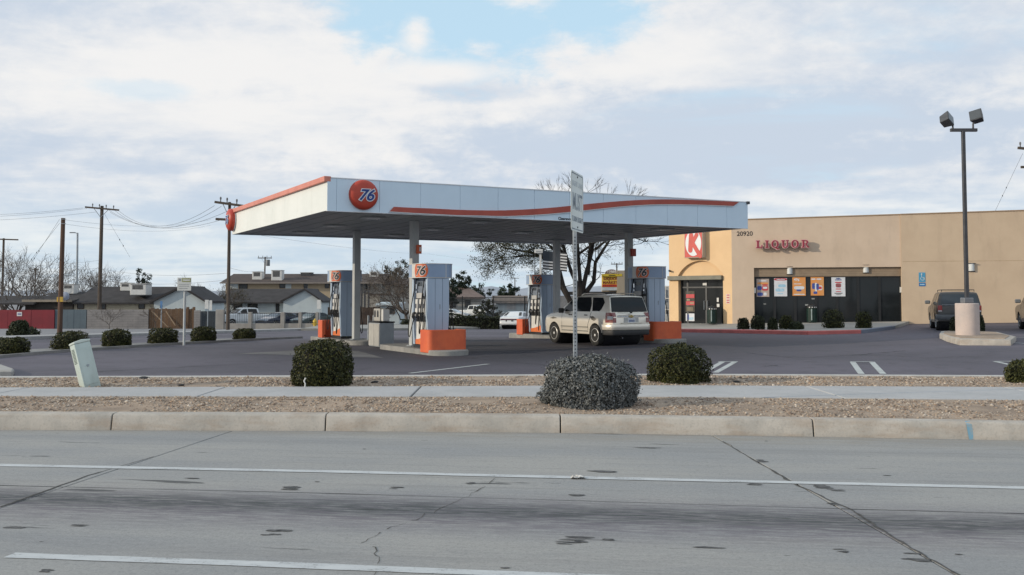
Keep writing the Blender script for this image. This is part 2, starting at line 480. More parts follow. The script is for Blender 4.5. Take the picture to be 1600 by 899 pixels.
def worn_paint(name, c1, c2, amt, under):
    m = bpy.data.materials.new(name); m.use_nodes = True
    g = NG(m.node_tree); b = g.n['Principled BSDF']
    tc = g.new('ShaderNodeTexCoord'); P = tc.outputs['Object']
    n = g.noise(g.mapping(P, (.7, 2, 1)), 5, 8, .72); n2 = g.noise(P, 55, 3, .7)
    c = g.mix(g.rng(n, .3, .7), c1, c2)
    w = g.math('ADD', g.math('MULTIPLY', n, .6), g.math('MULTIPLY', n2, .4))
    c = g.mix(g.rng(w, amt, amt + .07), c, under)
    g.l.new(c, b.inputs['Base Color']); b.inputs['Roughness'].default_value = .7
    return m

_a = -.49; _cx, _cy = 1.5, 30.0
OIL_SHADE_C = (_cx*math.cos(_a) - _cy*math.sin(_a), _cx*math.sin(_a) + _cy*math.cos(_a), 0)
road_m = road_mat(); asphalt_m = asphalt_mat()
line_m = worn_paint('road_line_paint', (.54, .56, .565), (.42, .44, .455), .535, (.27, .275, .275))
stall_m = worn_paint('stall_line_paint', (.50, .53, .52), (.40, .42, .42), .545, (.09, .09, .10))
dirt_m = mat('pale_dirt', (.235, .235, .245), (.19, .19, .205), .5, .95, bump=.2, bscale=20, speck=.2)
soil_m = mat('gravel_soil', (.40, .31, .235), (.28, .215, .165), 2.0, .95, bump=.6, bscale=55, speck=.5)
groove_m = mat('joint_dirt', (.05, .046, .042), (.035, .033, .03), 8, .95)

def sheet(name, xs, ys, zf, m, kind='structure', parent=None):
    X, Y = len(xs), len(ys)
    v = [(x, y, zf(x, y)) for y in ys for x in xs] if not callable(xs) else None
    f = [(j*X+i, j*X+i+1, (j+1)*X+i+1, (j+1)*X+i) for j in range(Y-1) for i in range(X-1)]
    o = link(bpy.data.objects.new(name, np_mesh(name, v, f, m)), parent)
    for p in o.data.polygons: p.use_smooth = True
    if kind: o['kind'] = kind
    return o

# one sheet to the horizon
gx = [-9000, -3000, -1000, -400, -200, -120] + list(np.linspace(-80, 60, 71)) + [80, 150, 400, 1000, 3000, 9000]
gy = [-60, -25, -16, 17.9, 18.0] + list(np.linspace(19, 110, 92)) + [125, 160, 240, 400, 800, 1600, 4000, 12000]
sheet('ground', gx, gy, lambda x, y: (-.16 if y < 17.95 else terrain(x, y) - .03), dirt_m)

# kerb lines measured on the photo, as functions X -> Y
def linefn(pix, z):
    pts = [plane(px, py, z) for px, py in pix]
    def f(x):
        i = 0
        while i < len(pts) - 2 and x > pts[i+1].x: i += 1
        a, b = pts[i], pts[i+1]
        return a.y + (b.y - a.y) * (x - a.x) / (b.x - a.x)
    return f
KB = linefn([(0, 672), (508, 673.5), (876, 676.5), (1272, 682.5), (1600, 688.5)], 0.0)
KT = lambda x: KB(x) + .22
SF = linefn([(0, 619), (540, 619.5), (1060, 620), (1600, 625)], .2)
SB = linefn([(0, 606.5), (540, 605), (1060, 603), (1600, 606)], .2)
LK = linefn([(0, 590), (540, 588.5), (1060, 586), (1600, 588.5)], .2)
XL, XR = -19.0, 19.0
xs_front = list(np.linspace(XL, XR, 77))

# kerb made of cast lengths
def kerb_piece(x0, x1, gap=.008):
    mb = MB(); n = 5
    ring = []
    for i in range(n + 1):
        x = x0 + gap + (x1 - x0 - 2*gap) * i / n; y = KB(x)
        ring.append([(x, y, -.12), (x, y, .0), (x, y + .035, .165), (x, y + .05, .185), (x, y + .075, .195), (x, y + .22, .2), (x, y + .22, -.12)])
    k = 7
    mb.add([p for r_ in ring for p in r_], [(i*k+j, (i+1)*k+j, (i+1)*k+(j+1) % k, i*k+(j+1) % k) for i in range(n) for j in range(k)]
           + [tuple(range(k)), tuple(reversed(range(n*k, n*k+k)))])
    return mb
kerb = MB()
for i in range(len(xs_front) - 1):
    x0, x1 = xs_front[i], xs_front[i+1]
    kerb.add([(x0, KB(x0)+.03, -.13), (x1, KB(x1)+.03, -.13), (x1, KT(x1)-.02, -.13), (x0, KT(x0)-.02, -.13),
              (x0, KB(x0)+.05, .12), (x1, KB(x1)+.05, .12), (x1, KT(x1)-.02, .12), (x0, KT(x0)-.02, .12)],
             [(0,1,2,3), (4,5,6,7), (0,1,5,4), (2,3,7,6)])
kerb = tag(kerb.obj('kerb', groove_m), kind='structure')
jx = [plane(px, py, 0).x for px, py in ((173, 672.5), (508, 673.5), (876, 676.5), (1272, 682.5))]
st_ = 2.95
joints = [jx[0] - st_*k for k in (4, 3, 2, 1)] + jx + [jx[-1] + st_*k for k in (1, 2, 3, 4, 5)]
for a, b in zip(joints[:-1], joints[1:]): kerb_piece(a, b).obj('kerb_stone', kerb_conc, kerb, bevel=.006)
# blue survey mark sprayed on the kerb
p = plane(1494, 680, 0); bx = p.x
tag(MB().add([(bx-.02, KB(bx)-.004, .0), (bx+.045, KB(bx)-.004, .0), (bx+.03, KB(bx)+.030, .166), (bx-.03, KB(bx)+.030, .166),
              (bx-.025, KB(bx)+.078, .2005), (bx+.03, KB(bx)+.078, .2005)], [(0,1,2,3), (3,2,5,4)]).obj('paint_mark',
    mat('blue_spray', (.16, .36, .50), (.30, .36, .38), 9, .8), kerb))

# sidewalk of long panels
walk = MB()
for i in range(len(xs_front) - 1):
    x0, x1 = xs_front[i], xs_front[i+1]
    walk.add([(x0, SF(x0)+.02, .17), (x1, SF(x1)+.02, .17), (x1, SB(x1)-.02, .17), (x0, SB(x0)-.02, .17)], [(0,1,2,3)])
walk = tag(walk.obj('sidewalk', groove_m), kind='structure')
j1 = plane(1284, 612, .2).x; j0 = plane(650, 612, .2).x; dj = (j1 - j0) / 2
js = [j0 + dj*k for k in range(-6, 8)]
for a, b in zip(js[:-1], js[1:]):
    g_ = .014; n = 4; vs = []
    for i in range(n + 1):
        x = a + g_ + (b - a - 2*g_) * i / n
        vs += [(x, SF(x), .06), (x, SF(x), .205), (x, SB(x), .21), (x, SB(x), .06)]
    MB().add(vs, [(i*4+j, (i+1)*4+j, (i+1)*4+(j+1) % 4, i*4+(j+1) % 4) for i in range(n) for j in range(4)] + [(0,1,2,3), (n*4+3, n*4+2, n*4+1, n*4)]
             ).obj('paving_panel', walk_conc, walk, bevel=.008)

# gravel beds: soil sheet with mounds, and stones lying on it
def bed(name, f0, f1, z0, z1, hump):
    ys = np.linspace(0, 1, 13); xs = np.linspace(XL, XR, 240); v = []
    def zf(x, t):
        e = math.sin(PI * t)
        return z0 + (z1 - z0)*t + e*hump*(.55 + .9*mnoise.noise(Vector((x*.8, t*2, 3)))) + e*.02*mnoise.noise(Vector((x*5, t*9, 1)))
    for t in ys:
        for x in xs: v.append((x, f0(x) + (f1(x) - f0(x))*t, zf(x, t)))
    n = len(xs)
    f = [(j*n+i, j*n+i+1, (j+1)*n+i+1, (j+1)*n+i) for j in range(len(ys)-1) for i in range(n-1)]
    o = link(bpy.data.objects.new(name, np_mesh(name, v, f, soil_m))); o['kind'] = 'structure'
    for p in o.data.polygons: p.use_smooth = True
    return zf
z_bed1 = bed('gravel_bed', KT, SF, .185, .19, .05)
z_bed2 = bed('gravel_bed', SB, LK, .19, .185, .05)

stone_m = leaf_mat('stones', [(.18, .135, .105), (.40, .31, .235), (.50, .41, .32), (.26, .22, .19), (.62, .55, .47), (.13, .10, .085), (.46, .33, .235)], .85)
def stones(name, f0, f1, zf, n, xa, xb, smin, smax, mx=None):
    """many small angular stones, each its own little solid"""
    base = np.array([(1,0,0), (-1,0,0), (0,1,0), (0,-1,0), (0,0,1), (0,0,-1)], np.float32)
    tri = np.array([(0,2,4), (2,1,4), (1,3,4), (3,0,4), (2,0,5), (1,2,5), (3,1,5), (0,3,5)], np.int32)
    xs = rng.uniform(xa, xb, n * 3); ts = rng.uniform(0.02, .98, n * 3); pts = []
    for x, t in zip(xs, ts):
        if mnoise.noise(Vector((x*1.1, t*2.2, 7))) + rng.uniform(-.55, .55) < -.02: continue
        pts.append((x, f0(x) + (f1(x) - f0(x))*t, zf(x, t)))
        if len(pts) >= n: break
    pts = np.array(pts, np.float32); k = len(pts)
    s = (smin + (smax - smin) * rng.random(k)**2.4)[:, None, None].astype(np.float32)
    jit = rng.uniform(.55, 1.25, (k, 6, 3)).astype(np.float32)
    sq = np.stack([rng.uniform(.7, 1.4, k), rng.uniform(.7, 1.2, k), rng.uniform(.45, .8, k)], 1)[:, None, :].astype(np.float32)
    v = base[None] * jit * s * sq
    a = rng.uniform(0, 2*PI, k); ca, sa = np.cos(a)[:, None], np.sin(a)[:, None]
    x, y = v[..., 0]*ca - v[..., 1]*sa, v[..., 0]*sa + v[..., 1]*ca
    v = np.stack([x, y, v[..., 2]], 2) + pts[:, None, :]
    f = (tri[None] + (np.arange(k) * 6)[:, None, None]).reshape(-1, 3)
    o = link(bpy.data.objects.new(name, np_mesh(name, v.reshape(-1, 3), f, stone_m))); o['kind'] = 'stuff'
    return o
stones('gravel', KT, SF, z_bed1, 40000, -13, 13, .006, .034)
stones('gravel', SB, LK, z_bed2, 40000, -15, 15, .007, .040)

# kerb between gravel and forecourt
lotk = MB()
n_ = len(xs_front); vs = []
for x in xs_front:
    y = LK(x); vs += [(x, y, -.1), (x, y, .20), (x, y+.02, .212), (x, y+.14, .212), (x, y+.16, .20), (x, y+.16, -.1)]
lotk.add(vs, [(i*6+j, (i+1)*6+j, (i+1)*6+(j+1) % 6, i*6+(j+1) % 6) for i in range(n_-1) for j in range(6)])
tag(lotk.obj('kerb', mat('lot_kerb', (.50, .49, .47), (.42, .41, .39), 2, .9, bump=.2)), kind='structure')

# road slabs: lanes x transverse joints
J1 = linefn([(0, 759), (540, 772), (1331, 796), (1600, 803)], 0)
bounds = [lambda x: KB(x), J1, lambda x: J1(x) - 3.5, lambda x: J1(x) - 7.0, lambda x: J1(x) - 12.0]
tj = [lambda y, k=k: (-3.91 + .12*(y - 7.58)) + 6.25*k for k in (-3, -2, -1)] + [lambda y: -3.91 + .12*(y - 7.58)] \
   + [lambda y: 2.57 - .04*(y - 5.78)] + [lambda y, k=k: (2.57 - .04*(y - 5.78)) + 6.25*k for k in (1, 2, 3)]
rb = MB(); rb.add([(-24, -9, -.09), (24, -9, -.09), (24, 14, -.09), (-24, 14, -.09)], [(0,1,2,3)])
road = tag(rb.obj('road', groove_m), kind='structure')
def solve(tjf, bf):
    y = 8.0
    for _ in range(25): y = bf(tjf(y))
    return y
for bi in range(4):
    far, near = bounds[bi], bounds[bi+1]
    for ti in range(len(tj) - 1):
        gl = .007
        a, b = tj[ti], tj[ti+1]; n = 6; top = []
        vs = []
        yaf, ybf, yan, ybn = solve(a, far), solve(b, far), solve(a, near), solve(b, near)
        dz = (((ti*7 + bi*3) % 5) - 2) * .0004
        for i in range(n + 1):
            t = i / n
            xf = a(yaf) + gl + (b(ybf) - a(yaf) - 2*gl)*t; xn = a(yan) + gl + (b(ybn) - a(yan) - 2*gl)*t
            yf = far(xf) - (.002 if bi == 0 else .005); yn = near(xn) + .005
            vs += [(xn, yn, dz), (xf, yf, dz), (xf, yf, -.08), (xn, yn, -.08)]
        MB().add(vs, [(i*4+j, (i+1)*4+j, (i+1)*4+(j+1) % 4, i*4+(j+1) % 4) for i in range(n) for j in range(4)] + [(0,1,2,3), (n*4+3, n*4+2, n*4+1, n*4)]
                 ).obj('slab', road_m, road, bevel=.004)

def ribbon(name, pts, w, z, m, parent, rough=0.0):
    vs = []; n = len(pts)
    for i, p in enumerate(pts):
        a = Vector(pts[max(i-1, 0)]); b = Vector(pts[min(i+1, n-1)]); d = (b - a); d.z = 0; d.normalize()
        nn = Vector((-d.y, d.x, 0)); ww = w[i] if isinstance(w, (list, tuple)) else w
        ww *= 1 + rough * random.uniform(-1, 1)
        zz = z(p[0], p[1]) if callable(z) else z
        vs += [(p[0] + nn.x*ww/2, p[1] + nn.y*ww/2, zz), (p[0] - nn.x*ww/2, p[1] - nn.y*ww/2, zz)]
    return MB().add(vs, [(2*i, 2*i+1, 2*i+3, 2*i+2) for i in range(n-1)]).obj(name, m, parent)

def lane(pix, w, x0, x1):
    f = linefn(pix, 0); xs = np.linspace(x0, x1, 60)
    return ribbon('lane_line', [(x, f(x), 0) for x in xs], w, .0045, line_m, road, .10)
lane([(0, 727.5), (540, 738), (800, 744.5), (1600, 763)], .125, -15, 15)
lane([(0, 868), (400, 882), (800, 898)], .115, plane(14, 869, 0).x, 14)

def crackpath(pix, z=0, jit=.02, sub=5):
    out = []
    P_ = [plane(a, b, z) for a, b in pix]
    for a, b in zip(P_[:-1], P_[1:]):
        for i in range(sub):
            t = i / sub; q = a.lerp(b, t)
            out.append((q.x + random.uniform(-jit, jit), q.y + random.uniform(-jit, jit)*1.6, 0))
    out.append((P_[-1].x, P_[-1].y, 0)); return out
crack_m = mat('crack_dark', (.05, .048, .045), (.10, .098, .092), 30, .95)
c1 = crackpath([(782, 744), (748, 768), (700, 790), (650, 812), (594, 832), (570, 848), (592, 868), (582, 899), (575, 930)], 0, .022, 6)
for i in range(0, len(c1) - 3, 4):
    seg = c1[i:i + random.choice((3, 4, 5, 5))]
    if len(seg) > 1: ribbon('crack', seg, [random.choice((.003, .005, .009)) for _ in seg], .0035, crack_m, road)
jl = [(x, J1(x), 0) for x in np.linspace(-9, 9, 60)]
ribbon('joint_line', jl, [random.choice((.006, .009, .013)) for _ in jl], .0033, crack_m, road)
c2 = crackpath([(1130, 690), (1190, 726), (1240, 756), (1330, 797), (1400, 843), (1490, 895), (1560, 940)], 0, .012, 10)
ribbon('crack', c2, [random.choice((.012, .018, .026)) * (.5 if p[1] > 9.3 else 1) for p in c2], .0035, crack_m, road)
c3 = crackpath([(0, 793), (70, 768), (140, 743), (195, 727), (240, 714)], 0, .005, 8)
ribbon('crack', c3, [.022 if p[1] < 9.2 else .008 for p in c3], .0035, crack_m, road)

# tyre scuffs on the road: short dark strokes
scuff = MB()
def stroke(px, py, wpx, hpx):
    a = plane(px - wpx/2, py, 0); b = plane(px + wpx/2, py, 0)
    q0 = plane(px, py - hpx/2, 0).y; q1 = plane(px, py + hpx/2, 0).y; h = abs(q0 - q1)
    # several thin broken rubber streaks rather than one blot
    for m_ in range(random.randint(2, 4) if wpx > 16 else 1):
        n = 11; top = []; bot = []; L_ = (b.x - a.x)*random.uniform(.45, 1.0); xs0 = a.x + random.uniform(0, (b.x - a.x) - L_); yo = (q0+q1)/2 + random.uniform(-.5, .5)*h*.9 - .128*(xs0 - a.x); hs_ = h*random.uniform(.25, .55)
        for i in range(n):
            t = i/(n-1); x = xs0 + L_*t; e = math.sin(PI*t)**.5*hs_/2
            top.append((x, yo - .128*L_*t + e*random.uniform(.6, 1.1), .0035 + .0003*m_)); bot.append((x, yo - .128*L_*t - e*random.uniform(.6, 1.1), .0035 + .0003*m_))
        scuff.add(top + bot, [(i, i+1, n+i+1, n+i) for i in range(n-1)])
for q in ((905, 840, 52, 3), (897, 844, 56, 3), (888, 848, 46, 3), (905, 847, 30, 3), (882, 850, 28, 2), (950, 843, 22, 3),
          (20, 826, 46, 8), (430, 832, 36, 7), (415, 836, 20, 4), (445, 830, 30, 4), (455, 763, 34, 5), (495, 753, 12, 3),
          (1425, 866, 42, 4), (1430, 874, 48, 7), (1310, 858, 22, 3), (1318, 863, 20, 3), (1110, 855, 62, 5), (940, 736, 50, 4),
          (1190, 720, 24, 4), (1285, 760, 34, 6), (1310, 766, 44, 3), (1300, 787, 26, 4), (1500, 868, 14, 3), (900, 774, 30, 4), (735, 755, 18, 3),
          (620, 763, 24, 3), (1180, 758, 26, 4), (72, 893, 24, 5), (65, 847, 10, 2), (790, 887, 18, 4), (1385, 743, 14, 3), (1010, 700, 56, 3),
          (520, 737, 14, 3), (125, 821, 34, 3), (570, 702, 10, 2), (1200, 690, 10, 2), (300, 748, 30, 2), (350, 880, 12, 3)): stroke(*q)
scuff.obj('tyre_scuff', mat('scuff_rubber', (.055, .057, .06), (.13, .13, .13), 14, .9), road)['kind'] = 'stuff'

# scrap of paper crushed on the lane line
p = plane(903, 748, 0); mb = MB()
grid = [[Vector((p.x + (i-3)*.022 + random.uniform(-.006, .006), p.y + (j-2)*.022 + random.uniform(-.008, .008), .006 + random.random()*.03*math.sin(PI*(i+.5)/7))) for i in range(7)] for j in range(5)]
mb.add([q for r_ in grid for q in r_], [(j*7+i, j*7+i+1, (j+1)*7+i+1, (j+1)*7+i) for j in range(4) for i in range(6)])
tag(mb.obj('paper_scrap', mat('scrap_paper', (.7, .69, .66), (.4, .38, .35), 20, .8), None, angle=10),
    'crushed white scrap of paper lying on the road lane line', 'litter')

# forecourt asphalt and the side street behind the row of bushes
def FK(y): return -18.7 + (y - 38) * .117        # far kerb of the side street
_k1 = [G(*q) for q in ((-60, 566), (0, 560), (97, 551), (161, 547), (235, 541.5), (335, 536), (400, 532.5), (473, 529))]
_k1 = [(2*_k1[0].y - _k1[1].y - 8, 2*_k1[0].x - _k1[1].x - 3)] + [(p.y, p.x) for p in _k1]
def K1(y):                                        # forecourt edge along the bushes
    i = 0
    while i < len(_k1) - 2 and y > _k1[i+1][0]: i += 1
    (a, b), (c, d) = _k1[i], _k1[i+1]
    return b + (d - b) * (y - a) / (c - a)
ysA = [LK(0) + .1] + list(np.linspace(19, 84, 66)); nx = 60; vs = []
for j, y in enumerate(ysA):
    for i in range(nx):
        x = FK(y) + (46 - FK(y)) * i / (nx-1)
        yy = LK(x) + .155 if j == 0 else y
        vs.append((x, yy, terrain(x, yy) + .004))
fs = [(j*nx+i, j*nx+i+1, (j+1)*nx+i+1, (j+1)*nx+i) for j in range(len(ysA)-1) for i in range(nx-1)]
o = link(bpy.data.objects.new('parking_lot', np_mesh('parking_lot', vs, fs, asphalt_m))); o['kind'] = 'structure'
for q in o.data.polygons: q.use_smooth = True
lot = o

def gz(dz): return lambda x, y: terrain(x, y) + dz
def mark(pix, w, m=None, sub=8, dz=.009):
    P_ = [G(*q) for q in pix]; pts = []
    for a, b in zip(P_[:-1], P_[1:]):
        for i in range(sub): pts.append(tuple(a.lerp(b, i/sub)))
    pts.append(tuple(P_[-1]))
    return ribbon('stall_line', pts, w, gz(dz), m or stall_m, lot)
for pix in ([(1118, 583), (1149, 565.5)], [(1097, 584), (1130, 565.5)], [(1346, 585), (1332, 566)], [(1380, 585), (1362, 566)], [(1612, 578), (1555, 565.5)]):
    mark(pix, .13)
for pix in ([(1122, 566), (1151, 566)], [(1330, 566.2), (1364, 566.2)], [(1554, 565.6), (1640, 565.6)]): mark(pix, .14, dz=.012)
mark([(640, 584), (763, 569.5)], .11); tar_m = mat('tar_seam', (.03, .03, .034), (.045, .045, .05), 9, .8)
def tar(pix, w):
    P_ = [G(*q) for q in pix]; pts = []
    for a, b in zip(P_[:-1], P_[1:]):
        for i in range(14): q = a.lerp(b, i/14); pts.append((q.x + random.uniform(-.03, .03), q.y + random.uniform(-.05, .05), 0))
    ribbon('tar_seam', pts, [w*random.uniform(.4, 1.4) for _ in pts], gz(.0095), tar_m, lot)
tar([(150, 581.5), (300, 573.5), (447, 566)], .05); tar([(1165, 552), (1240, 560), (1330, 556), (1420, 548)], .035); tar([(1190, 573), (1215, 571.5)], .05); tar([(1385, 556), (1450, 560), (1560, 556)], .03); tar([(730, 560), (800, 566), (860, 572)], .035)
mark([(1540, 533), (1700, 545)], .1); mark([(1560, 528), (1760, 528)], .1); mark([(320, 567), (600, 560)], .03, mat('tar_seam', (.03, .03, .034), None, 9, .8))
# concrete pad beside the pumps
tri = [G(370, 553), G(478, 547), G(560, 549), G(600, 560)]
tag(MB().add([(q.x, q.y, terrain(q.x, q.y) + .008) for q in tri], [(0,1,2,3)]).obj('concrete_pad', mat('pad_conc', (.17, .165, .165), (.12, .12, .125), 1.5, .85, bump=.2, speck=.3)), kind='structure')

# raised planter strip along the forecourt edge (side street side)
pl = MB(); vs = []; yend = _k1[-1][0]; yy = np.linspace(17.6, yend, 28)
for y in yy:
    x1 = K1(y); x0 = x1 - 1.7*min(1, max(.12, (yend + .3 - y)/3)); z = terrain(x1, y)
    vs += [(x0, y, z - .1), (x0, y, z + .05), (x0 + .05, y, z + .05), (x1 - .14, y, z + .05), (x1 - .14, y, z + .08), (x1, y, z + .08), (x1 + .02, y, z - .1)]
n = len(yy)
pl.add(vs, [(i*7+j, (i+1)*7+j, (i+1)*7+(j+1) % 7, i*7+(j+1) % 7) for i in range(n-1) for j in range(7)] + [tuple(range(7)), tuple(reversed(range((n-1)*7, n*7)))])
tag(pl.obj('planter_strip', mat('planter_conc', (.26, .255, .25), (.19, .19, .19), 1.2, .9, bump=.3, speck=.3)), kind='structure')
kq = [G(-40, 575), G(3, 578), G(22, 585), G(20, 588), G(-40, 589)]
tag(MB().prism([(p.x, p.y) for p in kq], -.05, .12).obj('kerb', concrete, None, bevel=.03), kind='structure')
# far pavement of the side street
fw = MB(); vs = []; yy = np.linspace(24, 84, 31)
for y in yy:
    x1 = FK(y); z = terrain(x1, y); vs += [(x1, y, z - .1), (x1, y, z + .13), (x1 - 2.0, y, z + .13), (x1 - 2.0, y, z - .1)]
fw.add(vs, [(i*4+j, (i+1)*4+j, (i+1)*4+(j+1) % 4, i*4+(j+1) % 4) for i in range(len(yy)-1) for j in range(4)])
tag(fw.obj('sidewalk', mat('far_walk', (.36, .36, .36), (.30, .30, .305), 1.2, .9)), kind='structure')
# kerb and bed at the far side of the forecourt
fk = MB(); vs = []
fkp = [G(470, 517), G(560, 517), G(640, 516.5), G(735, 515), G(830, 511), G(870, 508)]
for q in fkp: vs += [(q.x, q.y, q.z - .1), (q.x, q.y, q.z + .16), (q.x - .2, q.y + 9, q.z + .17), (q.x - .2, q.y + 9, q.z - .1)]
fk.add(vs, [(i*4+j, (i+1)*4+j, (i+1)*4+(j+1) % 4, i*4+(j+1) % 4) for i in range(len(fkp)-1) for j in range(4)] + [(0,1,2,3), tuple(len(vs)-4+k for k in (3,2,1,0))])
tag(fk.obj('planting_bed', mat('bed_conc', (.32, .315, .30), (.24, .235, .22), 1.2, .9)), kind='structure')
# near left: return of the forecourt kerb
q = [plane(-30, 586, .05), plane(14, 586, .05), plane(34, 589, .05)]

# distant hills
def hills(name, Y, pix, base, m, seed):
    xs = np.linspace(-300, 2000, 240); vs = []
    for x in xs:
        py = np.interp(x, [a for a, b in pix], [b for a, b in pix]) + 3.2*mnoise.noise(Vector((x*.02, seed, 0))) + 1.2*mnoise.noise(Vector((x*.09, seed, 0)))
        t = at(x, py, Y); vs += [(t.x, Y, t.z), (at(x, 0, Y - Y*.12).x, Y - Y*.12, -5), (at(x, 0, Y).x, Y + Y*.15, -5)]
        vs[-3] = (t.x, Y, t.z)
    n = len(xs)
    f = [(i*3, i*3+1, (i+1)*3+1, (i+1)*3) for i in range(n-1)] + [(i*3+2, i*3, (i+1)*3, (i+1)*3+2) for i in range(n-1)]
    tag(MB().add(vs, f).obj(name, m, fix=False), kind='structure')
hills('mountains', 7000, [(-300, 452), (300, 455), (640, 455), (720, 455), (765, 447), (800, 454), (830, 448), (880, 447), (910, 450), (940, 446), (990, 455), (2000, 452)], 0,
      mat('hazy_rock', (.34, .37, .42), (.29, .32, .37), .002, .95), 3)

# ================================================================== PLANTS
def leaf_quads(P, N, size, tilt=.9, asp=.55):
    """one small leaf (quad) per point, roughly facing N"""
    k = len(P)
    n = N + rng.normal(0, tilt, (k, 3)); n /= np.linalg.norm(n, axis=1)[:, None] + 1e-9
    r = rng.normal(0, 1, (k, 3)); u = np.cross(n, r); u /= np.linalg.norm(u, axis=1)[:, None] + 1e-9
    w = np.cross(n, u); s = (size * rng.uniform(.6, 1.3, k))[:, None]
    u = u * s; w = w * s * asp
    v = np.stack([P - u, P - w, P + u, P + w], 1).reshape(-1, 3)
    f = np.arange(4*k).reshape(-1, 4)
    return v, f

leaf_olive = leaf_mat('bush_leaves', [(.014, .019, .007), (.032, .038, .010), (.072, .073, .018), (.022, .029, .010), (.11, .10, .026)])
leaf_dark = leaf_mat('dark_leaves', [(.014, .02, .010), (.028, .036, .016), (.048, .055, .022), (.02, .028, .014)])
leaf_silver = leaf_mat('silver_leaves', [(.10, .107, .105), (.18, .19, .19), (.05, .056, .053), (.29, .30, .305), (.13, .138, .136)])
leaf_tree = leaf_mat('tree_leaves', [(.03, .032, .016), (.055, .055, .025), (.08, .072, .032), (.02, .024, .014)])
leaf_pine = leaf_mat('pine_leaves', [(.012, .022, .014), (.024, .038, .022), (.036, .05, .028)])
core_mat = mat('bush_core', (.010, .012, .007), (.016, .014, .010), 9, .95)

def shape_r(d, box):
    """radius of a clipped shrub in direction d: between a ball and a rounded block"""
    e = box
    return (np.abs(d[:, 0])**e + np.abs(d[:, 1])**e + np.abs(d[:, 2])**e) ** (-1/e)

def bush(loc, w, h, n, leaf, size, m, label, group, box=2.6, lump=.14, name='clipped_bush', cat='bush', dpt=None, lean=0):
    root = thing(name, label, cat, loc, random.uniform(0, 6), group)
    # clipped dome over straight sides that reach the ground
    zc = .26; nl = int(n*.34); th = rng.uniform(0, 2*PI, n)
    d = rng.normal(0, 1, (n, 3)); d[:, 2] = np.abs(d[:, 2]); d /= np.linalg.norm(d, axis=1)[:, None]
    low = np.arange(n) < nl
    d[low] = np.stack([np.cos(th[low]), np.sin(th[low]), np.zeros(nl)], 1)
    r = shape_r(d, box); s0 = rng.random()*50; zl = rng.random(n)
    zq = np.where(low, zl*zc, zc + d[:, 2]*r*(1-zc))
    lum = np.array([mnoise.noise(Vector((a_*2.6 + s0, b_*2.6, c_*3.2))) + .6*mnoise.noise(Vector((a_*8 + s0, b_*8, c_*8))) for a_, b_, c_ in zip(d[:, 0], d[:, 1], zq)])
    rad = r * (1 + lump*lum) * (1 - .17*rng.random(n)**2) * np.where(low, .93 + .07*np.sqrt(zl), 1.0) * np.where(rng.random(n) < .045, rng.uniform(1.0, 1.13, n), 1.0)
    S = np.array([w/2, (dpt or w)/2, h*(1-zc)])
    P = d * rad[:, None] * S; P[:, 2] = np.where(low, zl*zc*h, P[:, 2] + zc*h); P[:, 2] = np.clip(P[:, 2], .008, None)
    d = d + np.array([0, 0, .15])
    P[:, 0] += lean * P[:, 2]
    v, f = leaf_quads(P, d, size)
    link(bpy.data.objects.new('foliage', np_mesh('foliage', v, f, m)), root)
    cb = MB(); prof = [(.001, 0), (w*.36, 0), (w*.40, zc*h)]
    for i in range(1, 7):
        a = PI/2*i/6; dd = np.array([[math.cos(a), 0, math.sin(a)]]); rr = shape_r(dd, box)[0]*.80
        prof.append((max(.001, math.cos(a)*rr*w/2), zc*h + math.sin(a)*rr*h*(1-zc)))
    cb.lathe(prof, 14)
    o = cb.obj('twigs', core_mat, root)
    if lean:
        for q in o.data.vertices: q.co.x += lean*q.co.z
    MB().cyl((0, 0, -.05), (0, 0, h*.3), .05*w + .02, n=6).obj('stem', bark, root)
    return root

def px_bush(px0, px1, pt, pb, leaf, n, size, label, group=None, z=None, **kw):
    c = (px0 + px1)/2
    b = plane(c, pb, z) if z is not None else G(c, pb)
    s = b.y / F
    b.y += .35*(px1 - px0)*s
    return bush(b, (px1 - px0)*s*.97, (pb - pt)*s*.98, n, None, size, leaf, label, group, **kw)

gA = 'clipped bushes along the gravel bed'
px_bush(451, 545, 532, 604, leaf_olive, 9000, .021, 'round clipped dark green bush on the gravel left of the sign post', gA, z=.2, box=2.8)
px_bush(1020, 1112, 540, 600, leaf_olive, 8000, .021, 'clipped dark green bush on the gravel right of the silver bush', gA, z=.2, box=2.8)
px_bush(1588, 1660, 564, 600, leaf_olive, 6000, .021, 'clipped green bush cut off by the right edge of the photo', gA, z=.2, box=3)
px_bush(850, 1003, 558, 639, leaf_silver, 20000, .0175, 'wide silver grey bush in the gravel around the sign post', None, z=.2, box=2.25, lump=.15, name='silver_bush')

gB = 'clipped bushes in a row along the side street'
sp = [(-4, 44, 529, 553, 'leftmost'), (89, 138, 522, 549, 'second from the left'), (163, 205, 519, 544, 'third from the left'), (235, 277, 518, 541, 'fourth from the left'),
      (300, 338, 515, 537, 'just right of the bus stop post'), (367, 398, 516, 532, 'smallest, right of the tall pole')]
for a, b, t, bt, w in sp:
    c = (a + b)/2; y = 24.0                              # stand on the strip just behind its kerb
    y = min(np.linspace(18, 44, 400), key=lambda t: abs(K1(t) - .17 - (b - a)*t/F*.5 - at(c, 466, t).x))
    s_ = y/F
    bush((K1(y) - .17 - (b-a)*s_*.5, y, terrain(K1(y), y) + .05), (b - a)*s_*.98, (bt - t)*s_*1.0, 3200, None, .03, leaf_olive, 'low clipped bush on the planter strip, ' + w, gB, box=3.4)
px_bush(7, 36, 501, 527, leaf_dark, 1800, .06, 'dark leaning shrub in front of the red fence', None, box=2.6, lean=.25, name='shrub')
px_bush(30, 56, 512, 525, leaf_dark, 500, .06, 'low straggly shrub beside the leaning shrub at the red fence', None, box=2, lump=.5, name='shrub')

